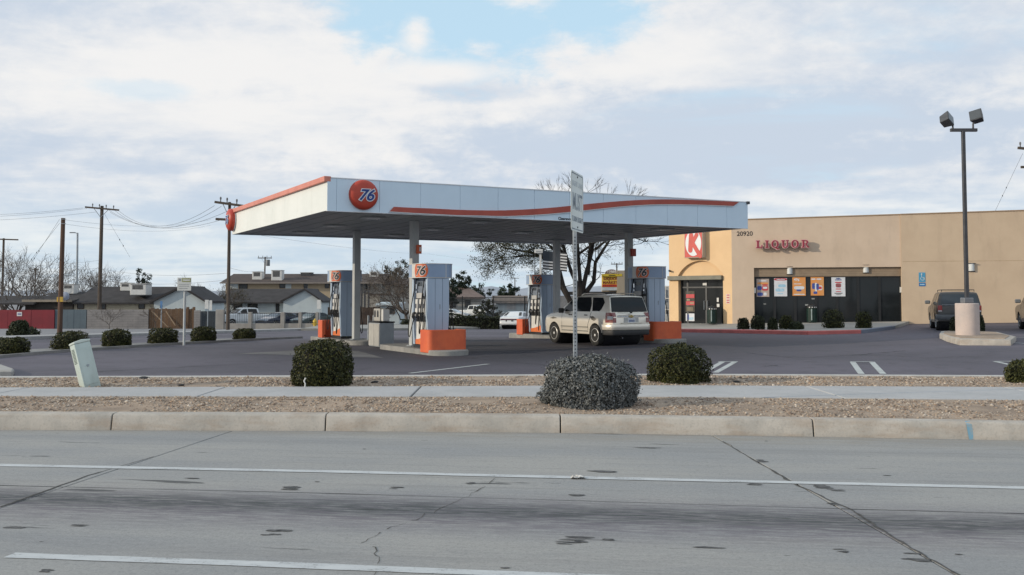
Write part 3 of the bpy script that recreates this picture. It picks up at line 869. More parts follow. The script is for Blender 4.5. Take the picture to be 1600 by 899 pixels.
# ---- branching trees
def grow(mb, p, d, L, r, lev, tips, o):
    n = 4 if lev > 1 else 3; pts = [Vector(p)]; rr = [r]; q = Vector(p); dd = Vector(d)
    for i in range(n):
        dd = (dd + Vector((random.gauss(0, 1), random.gauss(0, 1), random.gauss(0, 1))) * o['wob'] + Vector((0, 0, o['up'] if lev > 1 else o['tipup']))).normalized()
        q = q + dd * (L / n); pts.append(q.copy()); rr.append(r * (1 - (i+1)/n * (.42 if lev else .85)))
    mb.tube(pts, rr, 6 if r > .06 else (4 if r > .02 else 3))
    if lev == 0:
        tips.append((pts[-1], dd.copy())); tips.append((pts[2], dd.copy())); return
    k = o['kids'] if lev < o['lev'] else o.get('kids0', o['kids'])
    for i in range(k):
        j = n if i == 0 else random.randint(2, n)
        a = Vector((random.gauss(0, 1), random.gauss(0, 1), random.gauss(0, .8))).normalized()
        nd = (dd + a * (o['spread'] * (.45 if i == 0 else 1))).normalized()
        grow(mb, pts[j], nd, L * random.uniform(o['lmin'], o['lmax']), max(rr[j] * (.82 if i == 0 else .62), o['rmin']), lev - 1, tips, o)

def bare_tree(name, label, base, H, lev, m, group=None, trunk=.25, opts=None, leaf=None, stems=None, cat='tree'):
    o = dict(wob=.16, up=.05, tipup=.02, kids=3, spread=.75, lmin=.62, lmax=.86, lev=lev, rmin=.006)
    o.update(opts or {})
    root = thing(name, label, cat, base, 0, group); mb = MB(); tips = []
    tr = MB()
    if stems is None:
        h0 = H*trunk; tr.tube([(0, 0, -.3), (.02*H, 0, h0*.5), (.0, 0, h0*1.02)], [H*.028, H*.022, H*.019], 8)
        for i in range(o.get('n0', 4)):
            a = 2*PI*i/o.get('n0', 4) + random.random(); s_ = o.get('open', .6)
            grow(mb, (0, 0, h0*random.uniform(.8, 1)), Vector((math.cos(a)*s_, math.sin(a)*s_, .8)).normalized(), H*o.get('l0', .28), H*.013, lev, tips, o)
    else:
        for p0, dirs in stems: pass
    tr.obj('trunk', m, root); mb.obj('branches', m, root, fix=False)
    if leaf:
        lm, per, size, spread = leaf
        T = np.array([t[0] for t in tips]); P = np.repeat(T, per, 0) + rng.normal(0, spread, (len(T)*per, 3))
        v, f = leaf_quads(P, rng.normal(0, 1, (len(P), 3)), size)
        link(bpy.data.objects.new('crown', np_mesh('crown', v, f, lm)), root)
    return root

def leafy_tree(name, label, base, H, blobs, n, size, m, group=None, tm=None, cat='tree'):
    """trunk and limbs with a crown of leaf clumps; blobs = (x, y, z, r) relative to the base"""
    root = thing(name, label, cat, base, 0, group)
    tr = MB(); tr.tube([(0, 0, -.3), (.05, 0, H*.3), (0, 0, H*.75)], [H*.03, H*.02, H*.008], 7)
    tr.obj('trunk', tm or bark, root); lb = MB()
    Ps = []; Ns = []; tot = sum(b[3]**2 for b in blobs)
    for x, y, z, r in blobs:
        lb.tube([(0, 0, H*.3), (x*.5, y*.5, (z + H*.3)*.5), (x, y, z)], [H*.012, H*.008, .01], 4)
        k = int(n * r*r / tot); sub = max(9, int(k/28)); c = rng.normal(0, 1, (sub, 3)); c /= np.linalg.norm(c, axis=1)[:, None]
        c *= (r * rng.uniform(.35, 1.0, sub)**.6)[:, None]; c[:, 2] *= .8
        i = rng.integers(0, sub, k); d = rng.normal(0, 1, (k, 3)); d /= np.linalg.norm(d, axis=1)[:, None]
        P = c[i] + d * (max(r * .30, size*2.6) * rng.random(k)**.5)[:, None]
        Ps.append(P + np.array([x, y, z])); Ns.append(d)
    lb.obj('branches', tm or bark, root)
    v, f = leaf_quads(np.concatenate(Ps), np.concatenate(Ns), size, .6, .7)
    link(bpy.data.objects.new('crown', np_mesh('crown', v, f, m)), root)
    return root

def px_base(px, Y, dz=0): 
    x = at(px, 466, Y).x
    return Vector((x, Y, terrain(x, Y) + dz))

# big half-bare tree behind the canopy: several stems fanning out, olive leaves low on its left side
def big_tree():
    Y = 58; b = px_base(905, Y); s = Y/F
    root = thing('street_tree', 'big half bare tree with many stems rising behind the fuel canopy', 'tree', b)
    def loc(px, py): q = at(px, py, Y); return Vector((q.x - b.x, 0, q.z - b.z))
    tr = MB(); mb = MB(); tips = []
    o = dict(wob=.15, up=.03, tipup=.02, kids=3, spread=.62, lmin=.62, lmax=.84, lev=4, rmin=.009)
    tr.tube([Vector((0, 0, -.4)), loc(904, 490), loc(906, 462), loc(908, 445)], [.34, .30, .27, .24], 9)
    o2 = dict(o, kids=2, spread=.42, wob=.09, lmin=.78, lmax=1.0, tipup=.04, rmin=.008)
    stems = [[(893, 476), (880, 448), (873, 415), (866, 390), (842, 368)], [(905, 452), (893, 425), (885, 398), (872, 360), (862, 318)],
             [(907, 450), (905, 420), (903, 380), (905, 345), (902, 310)], [(910, 455), (916, 425), (925, 395), (930, 365), (935, 320)],
             [(912, 462), (928, 440), (930, 410), (945, 385), (968, 350)], [(918, 430), (921, 400), (922, 370), (945, 340), (975, 320)], [(890, 470), (872, 440), (866, 412), (835, 395), (792, 388)],
             [(885, 400), (860, 376), (825, 366), (788, 372)], [(880, 420), (850, 400), (815, 400), (785, 404)], [(900, 400), (940, 372), (985, 368), (1010, 376)], [(930, 390), (955, 370), (985, 362)], [(905, 400), (880, 350), (872, 318)]]
    for st in stems:
        pts = [loc(*q) + Vector((0, random.uniform(-1.6, 1.6)*(i/len(st)), 0)) for i, q in enumerate(st)]
        n = len(pts); r0 = random.uniform(.13, .17) if st[0][1] > 425 else .08
        tr.tube(pts, [r0*(1 - .68*i/(n-1)) for i in range(n)], 7)
        for i in range(1, n):
            dd = (pts[i] - pts[i-1]).normalized()
            for k in range(5 if i > 1 else 2):
                a = Vector((random.gauss(0, 1), random.gauss(0, 1), random.gauss(.15, .6))).normalized()
                low = pts[i].x < -1.2
                nd = (dd*.5 + a + Vector((-.5 if low else .1, 0, -.12 if low else .1))).normalized()
                hi = (pts[i].z + b.z - CH)/s > 100
                grow(mb, pts[i], nd, random.uniform(.36, .52) if hi else random.uniform(.62, 1.0), .030, 4 if hi else (3 if i > 1 else 2), tips, o2 if hi else o)
    tr.obj('trunk', bark, root); mb.obj('branches', bark, root, fix=False)
    P = []
    for p, d in tips:
        pxx = 905 + p.x/s; pyy = 466 - (p.z + b.z - CH)/s
        if pyy < 345: k = 0
        elif pxx < 875: k = 6
        else: k = 2 if random.random() < .16 else 0
        for _ in range(k): P.append(p + Vector((random.gauss(0, .16), random.gauss(0, .16), random.gauss(-.05, .12))))
    P = np.array(P); v, f = leaf_quads(P, rng.normal(0, 1, P.shape), .042)
    link(bpy.data.objects.new('crown', np_mesh('crown', v, f, leaf_tree)), root)
big_tree()

# ================================================================== FUEL CANOPY
PHI = R(28)
U = Vector((math.cos(PHI), math.sin(PHI), 0)); V = Vector((-math.sin(PHI), math.cos(PHI), 0))
CN = at(511, 329, 26.0); CT = at(510.5, 278, 26.0).z
zb, zt = CN.z, CT; LEN, DEP = 14.35, 11.3
can = thing('fuel_canopy', 'white fuel station canopy with red wave stripe and round red badges on four grey columns', 'canopy', (CN.x, CN.y, 0), PHI)
CI = can.matrix_basis.inverted() if False else (Matrix.Translation((CN.x, CN.y, 0)) @ Matrix.Rotation(PHI, 4, 'Z')).inverted()
def fpt(px, py):                      # pixel -> (x, z) on the front fascia
    r = ray(px, py); o = Vector((0, 0, CH)); n = V
    t = (CN - o).dot(n) / r.dot(n); q = CI @ (o + r*t); return (q.x, q.z)
def lpt(px, py):                      # pixel -> (y, z) on the left fascia
    r = ray(px, py); o = Vector((0, 0, CH)); t = (CN - o).dot(U) / r.dot(U); q = CI @ (o + r*t); return (q.y, q.z)
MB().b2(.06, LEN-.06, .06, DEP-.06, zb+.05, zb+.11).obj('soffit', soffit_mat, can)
# soffit pans: shallow seams
sm = MB()
for i in range(1, 24): sm.b2(.06 + i*(LEN-.12)/24 - .006, .06 + i*(LEN-.12)/24 + .006, .07, DEP-.07, zb+.040, zb+.052)
sm.obj('soffit_seams', mat('soffit_seam', (.27, .30, .31), None, 2, .6), can)['kind'] = 'stuff'
MB().b2(.07, LEN-.07, .07, DEP-.07, zt-.25, zt-.2).obj('roof', steel, can)
def panels(axis, L, seams, m, name, face):
    s = [0] + seams + [L]
    for a, b in zip(s[:-1], s[1:]):
        g_ = .003; mb = MB()
        if axis == 'x': mb.b2(a+g_, b-g_, min(face, face+.05), max(face, face+.05), zb, zt)
        else: mb.b2(min(face, face+.05), max(face, face+.05), a+g_, b-g_, zb, zt)
        mb.obj(name, m, can, bevel=.004)
MB().b2(.02, LEN-.02, .03, .055, zb+.02, zt-.02).b2(.02, LEN-.02, DEP-.055, DEP-.03, zb+.02, zt-.02).b2(.03, .055, .02, DEP-.02, zb+.02, zt-.02
    ).b2(LEN-.055, LEN-.03, .02, DEP-.02, zb+.02, zt-.02).obj('fascia_frame', steel, can)
sx = [fpt(526, 300)[0]]
while sx[-1] + 1.2 < LEN - .5: sx.append(sx[-1] + 1.2)
panels('x', LEN, sx, fascia_white, 'fascia_panel', 0.0)
panels('y', DEP, [DEP*k/8 for k in range(1, 8)], fascia_cream, 'side_panel', 0.0)
panels('x', LEN, [LEN*k/9 for k in range(1, 9)], fascia_white, 'fascia_panel', DEP-.05)
panels('y', DEP, [DEP*k/8 for k in range(1, 8)], fascia_cream, 'side_panel', LEN-.05)
MB().b2(-.09, .10, -.004, DEP+.02, zt-.10, zt+.045).obj('red_cap', red_trim2, can, bevel=.01)
MB().b2(.10, LEN, -.012, .03, zt-.002, zt+.022).obj('edge_trim', white_paint, can)
MB().b2(0.0, LEN, -.012, .05, zb-.018, zb-.001).obj('edge_trim', white_paint, can)
MB().b2(LEN-.06, LEN+.05, -.05, .08, zt-.06, zt+.03).obj('end_cap', dark_metal, can)
# wave stripe
sw = [(40,143,163), (120,147,168), (200,150,172), (300,155,177), (400,157.5,179), (500,157.5,181), (600,153,177.5), (700,146,170.5), (800,136,161), (900,126,150),
      (1000,118,140), (1100,113,133.5), (1200,112,132), (1300,115,133.5), (1400,119,137), (1450,121.5,139)]
top = [fpt(600 + a*.375, 270 + b*.375) for a, b, c in sw]; bot = [fpt(600 + a*.375, 270 + c*.375) for a, b, c in sw]
def dense(q):
    o = []
    for i in range(len(q)-1):
        p0, p1, p2, p3 = q[max(i-1,0)], q[i], q[i+1], q[min(i+2, len(q)-1)]
        for k in range(4):
            t = k/4; o.append(tuple(.5*((2*p1[j]) + (-p0[j]+p2[j])*t + (2*p0[j]-5*p1[j]+4*p2[j]-p3[j])*t*t + (-p0[j]+3*p1[j]-3*p2[j]+p3[j])*t**3) for j in (0, 1)))
    return o + [q[-1]]
T_, B_ = dense(top), dense(bot)
T_.append(fpt(600 + 1476*.375, 270 + 123*.375)); B_.append(fpt(600 + 1453*.375, 270 + 139*.375))
B_.insert(0, fpt(600 + 22*.375, 270 + 162*.375)); T_.insert(0, fpt(600 + 40*.375, 270 + 143*.375))
def strip(T_, B_, y0, y1, name, m):
    n = len(T_); vs = []
    for a, b in zip(T_, B_): vs += [(a[0], y0, a[1]), (b[0], y0, b[1]), (b[0], y1, b[1]), (a[0], y1, a[1])]
    return MB().add(vs, [(i*4+j, (i+1)*4+j, (i+1)*4+(j+1) % 4, i*4+(j+1) % 4) for i in range(n-1) for j in range(4)] + [(0,1,2,3), (n*4-4, n*4-3, n*4-2, n*4-1)]).obj(name, m, can)
strip(T_, B_, -.045, -.002, 'wave_stripe', red_trim)
strip([(a[0], a[1] + .001) for a in B_], [(a[0], a[1] - .022) for a in B_], -.038, -.002, 'stripe_edge', white_paint)

# the round badges
sign_red = mat('sign_red', (.46, .060, .035), (.40, .05, .03), 2, .4)
def badge(M4, rad, thick=.16):
    mb = MB(); mb.M = M4
    mb.lathe([(rad*.99, 0), (rad, .02), (rad, thick*.45), (rad*.93, thick*.75), (rad*.75, thick*.95), (rad*.4, thick*1.06), (0.0001, thick*1.1)], 44)
    b = mb.obj('badge', sign_red, can, angle=40)
    rim = MB(); rim.M = M4; rim.lathe([(rad*1.03, -.012), (rad*1.03, .012), (rad, .014), (rad, -.012)], 44); rim.obj('rim', white_paint, b)
    for nm, off, zz, m in (('number_outline', .062, thick*1.08, white_paint), ('number', .018, thick*1.08 + .006, navy)):
        t = text(nm, '76', m, b, M4 @ Matrix.Translation((.05*rad, -.01, zz)) @ Matrix.Scale(1.08, 4, (1, 0, 0)), size=rad*1.02, extrude=.006, shear=.30, offset=off*rad*1.15, space=.92)
    return b
c_ = fpt(567, 305); rad = (fpt(567, 281.7)[1] - fpt(567, 328.7)[1])/2
badge(frame(Vector((c_[0], -.01, c_[1])), (1, 0, 0)), rad)
c_ = lpt(366.5, 343.5)
badge(frame(Vector((-.03, c_[0]+.1, c_[1])), (0, -1, 0)), rad, .22)
p = fpt(872, 341.5)
text('clearance_lettering', 'Clearance', ink, can, frame(Vector((p[0], -.006, p[1])), (1, 0, 0)), size=.115, extrude=.002, offset=.003, align='LEFT')

# pump rows
P2 = G(695, 554.5); P4 = G(1040, 535.5)
def rowp(P, t, s=0): 
    q = P + V*t + U*s; q.z = terrain(q.x, q.y); return q
for P, ts in ((P2, (2.3, 7.6)), (P4, (2.13, 7.2))):
    for t in ts:
        w = rowp(P, t); q = CI @ w
        c = MB().b2(q.x-.115, q.x+.115, q.y-.115, q.y+.115, q.z+.1, zb+.05).obj('column', column_grey, can, bevel=.012)
        MB().b2(q.x-.17, q.x+.17, q.y-.17, q.y+.17, q.z+.152, q.z+.175).obj('base_plate', steel, c)
for (P, t, z, m, dx, dy, wd) in ((P2, 2.3, None, orange, .085, -.165, 1), (P4, 2.13, None, mat('sign_dark_red', (.36, .05, .04), (.3, .04, .03), 3, .5), .08, -.165, 1.3)):
    w = rowp(P, t); q = CI @ w; zz = at(650, 390, w.y).z if P is P2 else at(987, 395, w.y).z
    s = MB().box((q.x+dx, q.y+dy, zz), (.15*wd, .09, .27)).obj('number_sign', m, can, bevel=.008)
    MB().box((q.x+dx+.02, q.y+dy-.047, zz), (.05, .006, .13)).obj('print', white_paint if P is P2 else sign_red, s)
# lamps in the soffit
for i in range(4):
    for j in range(3):
        x = 2 + i*3.45; y = 2 + j*3.6
        l = MB().b2(x-.3, x+.3, y-.3, y+.3, zb+.0, zb+.046).obj('soffit_lamp', mat('lamp_frame', (.42, .45, .46), None, 3, .5), can, bevel=.01)
        MB().b2(x-.23, x+.23, y-.23, y+.23, zb-.006, zb-.001).obj('lens', mat('lamp_lens', (.5, .53, .54), None, 3, .25), l)

# ================================================================== PUMP ISLANDS
def nose_poly(x0, x1, w, r=.5, n=8):
    p = []
    for cx, s in ((x1 - r, 1), (x0 + r, -1)):
        for k in range(n + 1):
            a = -PI/2 + PI*k/n
            p.append((cx + s*r*math.cos(a), s*(w/2)*math.sin(a)))
    return p
island_m = mat('island_concrete', (.30, .295, .28), (.22, .22, .215), 2, .85, bump=.25, speck=.35, grime=.3)
RZ = PHI - PI/2                          # local +x runs towards the near end of the row
def island(P, t0, t1, label):
    c = rowp(P, (t0+t1)/2); L = (t1-t0)/2
    zmin = min(rowp(P, t0).z, rowp(P, t1).z) - c.z - .1
    mb = MB().prism(nose_poly(-L, L, 1.15), zmin, .15)
    o = mb.obj('pump_island', island_m, None, bevel=.02, loc=c, rz=RZ)
    return tag(o, label, 'island', 'concrete pump islands')
island(P2, -.75, 4.1, 'raised concrete island under the nearest left fuel pump, its kerb edge facing the road')
island(P2, 6.2, 11.6, 'rounded concrete island under the far left fuel pump')
island(P4, -.75, 4.0, 'concrete island under the right fuel pump beside the silver car')
island(P4, 5.6, 10.6, 'concrete island in front of the silver car under the far middle pump')

def wrap(x0, z, hw, hd, r):
    """point and normal on a rounded rectangle outline, s measured from the middle of the corner (+x, -y)"""
    pass

def rrect(hx, hy, r, n=8):
    p = []
    for cx, cy, a0 in ((hx-r, hy-r, 0), (-hx+r, hy-r, PI/2), (-hx+r, -hy+r, PI), (hx-r, -hy+r, 3*PI/2)):
        for k in range(n+1):
            a = a0 + PI/2*k/n; p.append((cx + r*math.cos(a), cy + r*math.sin(a)))
    return p

def make_pump():
    root = thing('fuel_pump', 'x', 'fuel pump', (0, 0, 0), RZ)
    MB().b2(-.44, .44, -.30, .30, 0, .09).obj('plinth', black, root)
    for s in (1, -1):
        # end cladding, a little wider at the top
        pl = [(-.30, .09), (.30, .09), (.345, 1.0), (.345, 2.03), (-.345, 2.03), (-.345, 1.0)]
        e = MB().prism(pl, s*.36, s*.47, 'x').obj('end_panel', bluegrey, root, bevel=.02, seg=2)
        MB().box((s*.472, -.10, 1.06), (.006, .008, 1.9)).box((s*.472, .13, 1.06), (.006, .008, 1.9)).obj('panel_joint', mat('joint_grey', (.16, .21, .29), None, 3, .6), e)
        MB().box((s*.474, .05, 1.2), (.006, .018, .14)).obj('lock', steel, e)
    MB().b2(-.36, .36, -.22, .22, .09, 2.03).obj('cabinet', mat('cabinet_dark', (.06, .065, .075), (.045, .05, .058), 3, .5), root)
    for s in (-1, 1):
        k = s
        d = MB().b2(-.355, .355, k*.225, k*.275, .10, .76).obj('lower_door', panel_white, root, bevel=.008)
        w = [(-.35, .105), (.35, .105), (.35, .24), (.15, .26), (-.08, .31), (-.35, .40)] if s > 0 else [(-.35, .105), (.35, .105), (.35, .40), (.08, .31), (-.15, .26), (-.35, .24)]
        MB().prism(w, k*.276, k*.281, 'y').obj('wave_decal', mat('pump_orange', (.70, .19, .06), (.62, .16, .05), 4, .5), d)
        MB().b2(-.355, .355, k*.222, k*.262, .78, 1.48).obj('nozzle_bay', black, root, bevel=.01)
        MB().b2(-.355, .355, k*.222, k*.245, 1.50, 2.02).obj('display_panel', mat('display_grey', (.20, .235, .29), (.16, .19, .24), 2, .4), root, bevel=.008)
        sc_ = MB().b2(-.26, -.02, k*.245, k*.252, 1.80, 1.92).obj('display', mat('screen', (.03, .035, .04), None, 3, .15), root)
        MB().b2(-.30, .05, k*.262, k*.29, 1.44, 1.60).obj('card_reader', mat('reader_grey', (.5, .5, .5), (.42, .42, .42), 6, .5), root, bevel=.01)
        for i, x in enumerate((-.24, .0, .24)):
            b = MB().prism([(-.07, .0), (.07, .0), (.085, .50), (-.045, .50)] if k < 0 else [(-.07, .0), (.07, .0), (.045, .50), (-.085, .50)], k*.262, k*.33, 'y')
            b.v = [Vector((q.x + x, q.y, q.z + .92)) for q in b.v]
            o = b.obj('nozzle_holder', panel_white, root, bevel=.015)
            MB().box((x, k*.335, 1.22), (.07, .008, .13)).obj('grade_button', mat('button_dark', (.09, .09, .10), None, 4, .4), o)
            # nozzle hanging in the holder
            nz = MB(); nz.tube([(x-.01, k*.35, 1.02), (x, k*.40, 1.0), (x+.02, k*.43, .90), (x+.03, k*.40, .80)], [.035, .045, .035, .022], 7)
            nz.tube([(x+.0, k*.44, .98), (x+.03, k*.47, .90), (x+.03, k*.42, .84)], .012, 5)
            nz.obj('nozzle', black, root)
        for x, dz, sw_ in ((.33, .18, .16), (.18, .42, .10), (-.30, .30, -.10)):
            h = MB(); pts = []
            for t in np.linspace(0, 1, 22):
                zz = 2.0*(1-t) + dz*t if t < .72 else None
                a = t*PI
                pts.append((x + sw_*math.sin(a)*.9, k*(.29 + .20*math.sin(a*.92)), 2.02 - (2.02 - dz)*math.sin(min(1, t/.74)*PI/2) + (0 if t < .74 else (t-.74)/.26*.62)))
            h.tube(pts, .0145, 6); h.obj('hose', rubber, root)
            MB().cyl((x, k*.29, 1.72), (x, k*.29, 1.86), .026, n=7).cyl((x, k*.29, 1.60), (x, k*.29, 1.66), .022, n=7).obj('swivel', chrome, root)
    # everything below the topper is longer along the island than across
    for ch in list(root.children_recursive):
        ch.data.transform(Matrix.Scale(1.24, 4, (1, 0, 0)))
    # topper with badge wrapped on its rounded corners
    hx, hy, r = .60, .54, .33; z0, z1 = 2.05, 2.43
    MB().prism(rrect(hx, hy, r), z0, z1).obj('topper', mat('topper_blue', (.30, .40, .56), (.26, .35, .50), 1.4, .4, grime=.06), root, bevel=.006)
    MB().prism(rrect(hx+.012, hy+.012, r+.012), z1, z1+.018).prism(rrect(hx+.012, hy+.012, r+.012), z0-.018, z0).obj('trim', panel_white, root)
    for s in (1, -1):
        cx, cy = s*(hx-r), -s*(hy-r); mid = math.atan2(-s, s)
        def wp(sx_, zz, off):
            # sx_ runs to the viewer's right when looking at the corner
            a = mid + sx_/r; aa = a - mid
            if aa > PI/4: q = Vector((cx + r*math.cos(mid+PI/4), cy + r*math.sin(mid+PI/4), 0)) + Vector((-math.sin(mid+PI/4), math.cos(mid+PI/4), 0))*((aa-PI/4)*r); nn = mid+PI/4
            elif aa < -PI/4: q = Vector((cx + r*math.cos(mid-PI/4), cy + r*math.sin(mid-PI/4), 0)) + Vector((-math.sin(mid-PI/4), math.cos(mid-PI/4), 0))*((aa+PI/4)*r); nn = mid-PI/4
            else: q = Vector((cx + r*math.cos(a), cy + r*math.sin(a), 0)); nn = a
            q += Vector((math.cos(nn), math.sin(nn), 0))*off; q.z = zz; return q
        # orange disc cut off by the top and bottom edges
        pt = MB(); nU, nV = 25, 9; R0 = .275; SH = -.13; vs = []
        for j in range(nV):
            zz = z0 + .004 + (z1-z0-.008)*j/(nV-1); w_ = math.sqrt(max(0, R0*R0 - (zz-2.24)**2))
            for i in range(nU): vs.append(wp(SH + w_*(2*i/(nU-1)-1), zz, .006))
        pt.add(vs, [(j*nU+i, j*nU+i+1, (j+1)*nU+i+1, (j+1)*nU+i) for j in range(nV-1) for i in range(nU-1)])
        lb = pt.obj('badge', mat('badge_orange', (.66, .15, .05), (.58, .13, .045), 3, .45), root, fix=False)
        lw = MB(); vs = []
        for j in range(3):
            zz = z0 + .004 + (z1-z0-.008)*j/2
            for i in range(12): vs.append(wp(-.62 + .60*i/11, zz, .003))
        lw.add(vs, [(j*12+i, j*12+i+1, (j+1)*12+i+1, (j+1)*12+i) for j in range(2) for i in range(11)])
        lw.obj('white_band', panel_white, root, fix=False)
        for nm, off, o2, m in (('number_outline', .022, .010, white_paint), ('number', .007, .014, ink)):
            me = text_mesh('76', size=.355, shear=.28, offset=off, space=.95, sub=.06)
            for v_ in me.vertices:
                q = wp(SH + v_.co.x + .005, 2.24 + v_.co.y, o2); v_.co = q
            me.materials.append(m); link(bpy.data.objects.new(nm, me), lb)
    MB().b2(hx-.001, hx+.006, .22, .24, z0, z1).b2(-hx-.006, -hx+.001, -.24, -.22, z0, z1).obj('seam', panel_white, root)
    return root

def make_guard():
    h = .64; t = .13; w = .60; L = .62; r = .16
    out = []; inn = []
    for k in range(7): a = -PI/2*(1-k/6); out.append((-r + r*math.cos(a), -w + r + r*math.sin(a)))
    for k in range(7): a = PI/2*k/6; out.append((-r + r*math.cos(a), w - r + r*math.sin(a)))
    out = [(-L, -w)] + out + [(-L, w)]
    r2 = r - .08
    for k in range(5): a = PI/2*(1-k/4); inn.append((-t - r2 + r2*math.cos(a), w - t - r2 + r2*math.sin(a)))
    for k in range(5): a = -PI/2*k/4; inn.append((-t - r2 + r2*math.cos(a), -w + t + r2 + r2*math.sin(a)))
    poly = out + [(-L, w-t)] + inn + [(-L, -w+t)]
    root = thing('pump_guard', 'x', 'guard', (0, 0, 0), RZ)
    MB().prism(poly, .0, h).obj('shell', orange, root, bevel=.012)
    MB().prism([(x*.96 - .01, y*.96) for x, y in poly], -.06, .0).obj('footing', island_m, root)
    return root

pump0 = None; guard0 = None
for P, tp, tg, lp, lg in (
    (P2, 1.05, 0.0, 'nearest fuel pump, left of centre, white door, behind the big orange guard', 'big orange guard box at the near end of the left pump island'),
    (P2, 8.9, 10.05, 'leftmost fuel pump, far end of the left island beside the leftmost column', 'red orange guard left of the leftmost fuel pump'),
    (P4, 1.05, 0.05, 'right fuel pump beside the tail of the silver car, nearest the store', 'orange guard box right of the silver car'),
    (P4, 8.4, 9.4, 'far middle fuel pump ahead of the silver car, left of the sign post', 'red orange guard at the far end of the right island, by the white sedan')):
    q = rowp(P, tp); q.z += .15; o = make_pump() if pump0 is None else copy_tree(pump0)
    if pump0 is None: pump0 = o
    o.location = q; tag(o, lp, 'fuel pump', 'fuel pumps under the canopy')
    q = rowp(P, tg); q.z += .15 if tg > 5 else .07; g_ = make_guard() if guard0 is None else copy_tree(guard0)
    if guard0 is None: guard0 = g_
    g_.location = q; g_.rotation_euler.z = RZ + (PI if tg > 5 else 0); tag(g_, lg, 'guard', 'orange guards at the island ends')
    if tg < 5:
        g_.location = q + (-V)*.25
    else: g_.location = q + V*.2

# waste and windscreen station between the two left islands
q = rowp(P2, 4.95); q += U*(-.05)
bn = thing('waste_station', 'grey double waste bin with towel and squeegee unit on top between the left pumps', 'waste bin', q, RZ)
bin_l = mat('bin_grey', (.42, .41, .38), (.36, .355, .335), 3, .55, grime=.25)
MB().b2(-.50, .50, -.25, .25, .02, .80).obj('body', mat('bin_blue_grey', (.30, .335, .37), (.25, .28, .31), 2, .55, grime=.2), bn, bevel=.03, seg=2)
for x0, x1 in ((-.48, -.01), (.01, .48)): MB().b2(x0, x1, -.268, -.248, .05, .77).obj('door', bin_l, bn, bevel=.008)
MB().b2(-.53, .53, -.28, .28, .80, .845).obj('lid', black, bn, bevel=.02)
un = MB().b2(-.35, .25, -.15, .15, .85, 1.26).obj('towel_unit', bin_l, bn, bevel=.03, seg=2)
for x in (-.2, .06): MB().prism([(x + a, b) for a, b in ((-.07, .98), (.07, .98), (.07, 1.14), (.04, 1.20), (-.04, 1.20), (-.07, 1.14))], -.156, -.149, 'y').obj('slot', ink, un)
MB().b2(.29, .43, -.12, .12, .85, 1.24).obj('squeegee_box', panel_white, bn, bevel=.02)
hm = MB(); hm.tube([(.36, 0, 1.22), (.40, .1, 1.34), (.50, .25, 1.30), (.62, .38, 1.02), (.60, .42, .9)], .018, 6); hm.obj('squeegee', black, bn)
# bollard pipes by the column
for t, s, lab in ((6.9, .20, 'short white pipe bollard in front of the leftmost canopy column'), (7.15, .48, 'second short grey pipe bollard right of the leftmost column')):
    q = rowp(P2, t, s); tag(MB().cyl((0,0,0), (0,0,.82), .035, n=9).lathe([(.05, 0), (.05, .03), (.035, .04)], 9).lathe([(.035, .82), (.025, .85), (.0001, .86)], 9).obj('bollard', steel, None, loc=(q.x, q.y, q.z+.15)), lab, 'bollard', 'pipe bollards')

# ================================================================== ROAD SIGN ON ITS PERFORATED POST
pb = plane(899, 632, .19); Ys = pb.y
sp = thing('road_sign', 'white RIGHT LANE MUST TURN RIGHT sign on a perforated post in the silver bush', 'road sign', pb)
topz = at(900, 281, Ys).z - pb.z
po = MB().b2(-.027, .027, -.027, .027, -.2, topz).obj('post', steel, sp, bevel=.004)
hl = MB(); z = .3
while z < topz - .75:
    for f_ in (0, 1):
        if f_ == 0: hl.cyl((0, -.0280, z), (0, -.0265, z), .0095, n=7)
        else: hl.cyl((-.0280, 0, z), (-.0265, 0, z), .0095, n=7)
    z += .048
hl.obj('holes', ink, po)['kind'] = 'stuff'
sg = R(-74.0)                                          # the plate stands almost edge on
rt = Vector((math.cos(-sg), math.sin(-sg), 0))
zc = (at(900, 270.5, Ys).z + at(900, 362.5, Ys).z)/2 - pb.z; hh = (at(900, 270.5, Ys).z - at(900, 362.5, Ys).z)/2
M4 = frame(Vector((.0, .0, zc)), rt); hw = .38
# keep the plate just in front of the post on the side it faces
n_ = Vector((M4[0][2], M4[1][2], 0)); M4 = Matrix.Translation(n_*.034) @ M4
pm = MB(); pm.M = M4; pm.prism([(x, y) for x, y in rrect(hw, hh, .05, 4)], -.003, .003)
pl = pm.obj('plate', mat('sign_white', (.66, .72, .72), (.60, .66, .66), 2, .5), sp)
fade = mat('faded_print', (.13, .17, .22), (.30, .35, .39), 9, .6, stretch=(1, 1, .5)); fade2 = mat('faded_pale_print', (.42, .48, .52), (.56, .61, .63), 9, .6)
bm_ = MB(); bm_.M = M4
o_ = rrect(hw-.02, hh-.02, .04, 4); i_ = rrect(hw-.035, hh-.035, .03, 4); nn = len(o_)
bm_.add([(x, y, .0045) for x, y in o_] + [(x, y, .0045) for x, y in i_], [(k, (k+1) % nn, nn+(k+1) % nn, nn+k) for k in range(nn)])
bm_.obj('border', fade, pl)
for s_, y, sz, m in (('RIGHT LANE', .235, .115, fade2), ('MUST', .0, .235, fade), ('TURN RIGHT', -.235, .115, fade)):
    text('lettering', s_, m, pl, M4 @ Matrix.Translation((0, y, .004)) @ Matrix.Scale(1.35 if s_ == 'MUST' else .82, 4, (0, 1, 0)) , size=sz, extrude=.001, offset=.004)
for y in (hh-.06, -hh+.06):
    b_ = MB(); b_.M = M4; b_.cyl((0, y, -.0), (0, y, .012), .012, n=8); b_.obj('bolt', ink, pl)

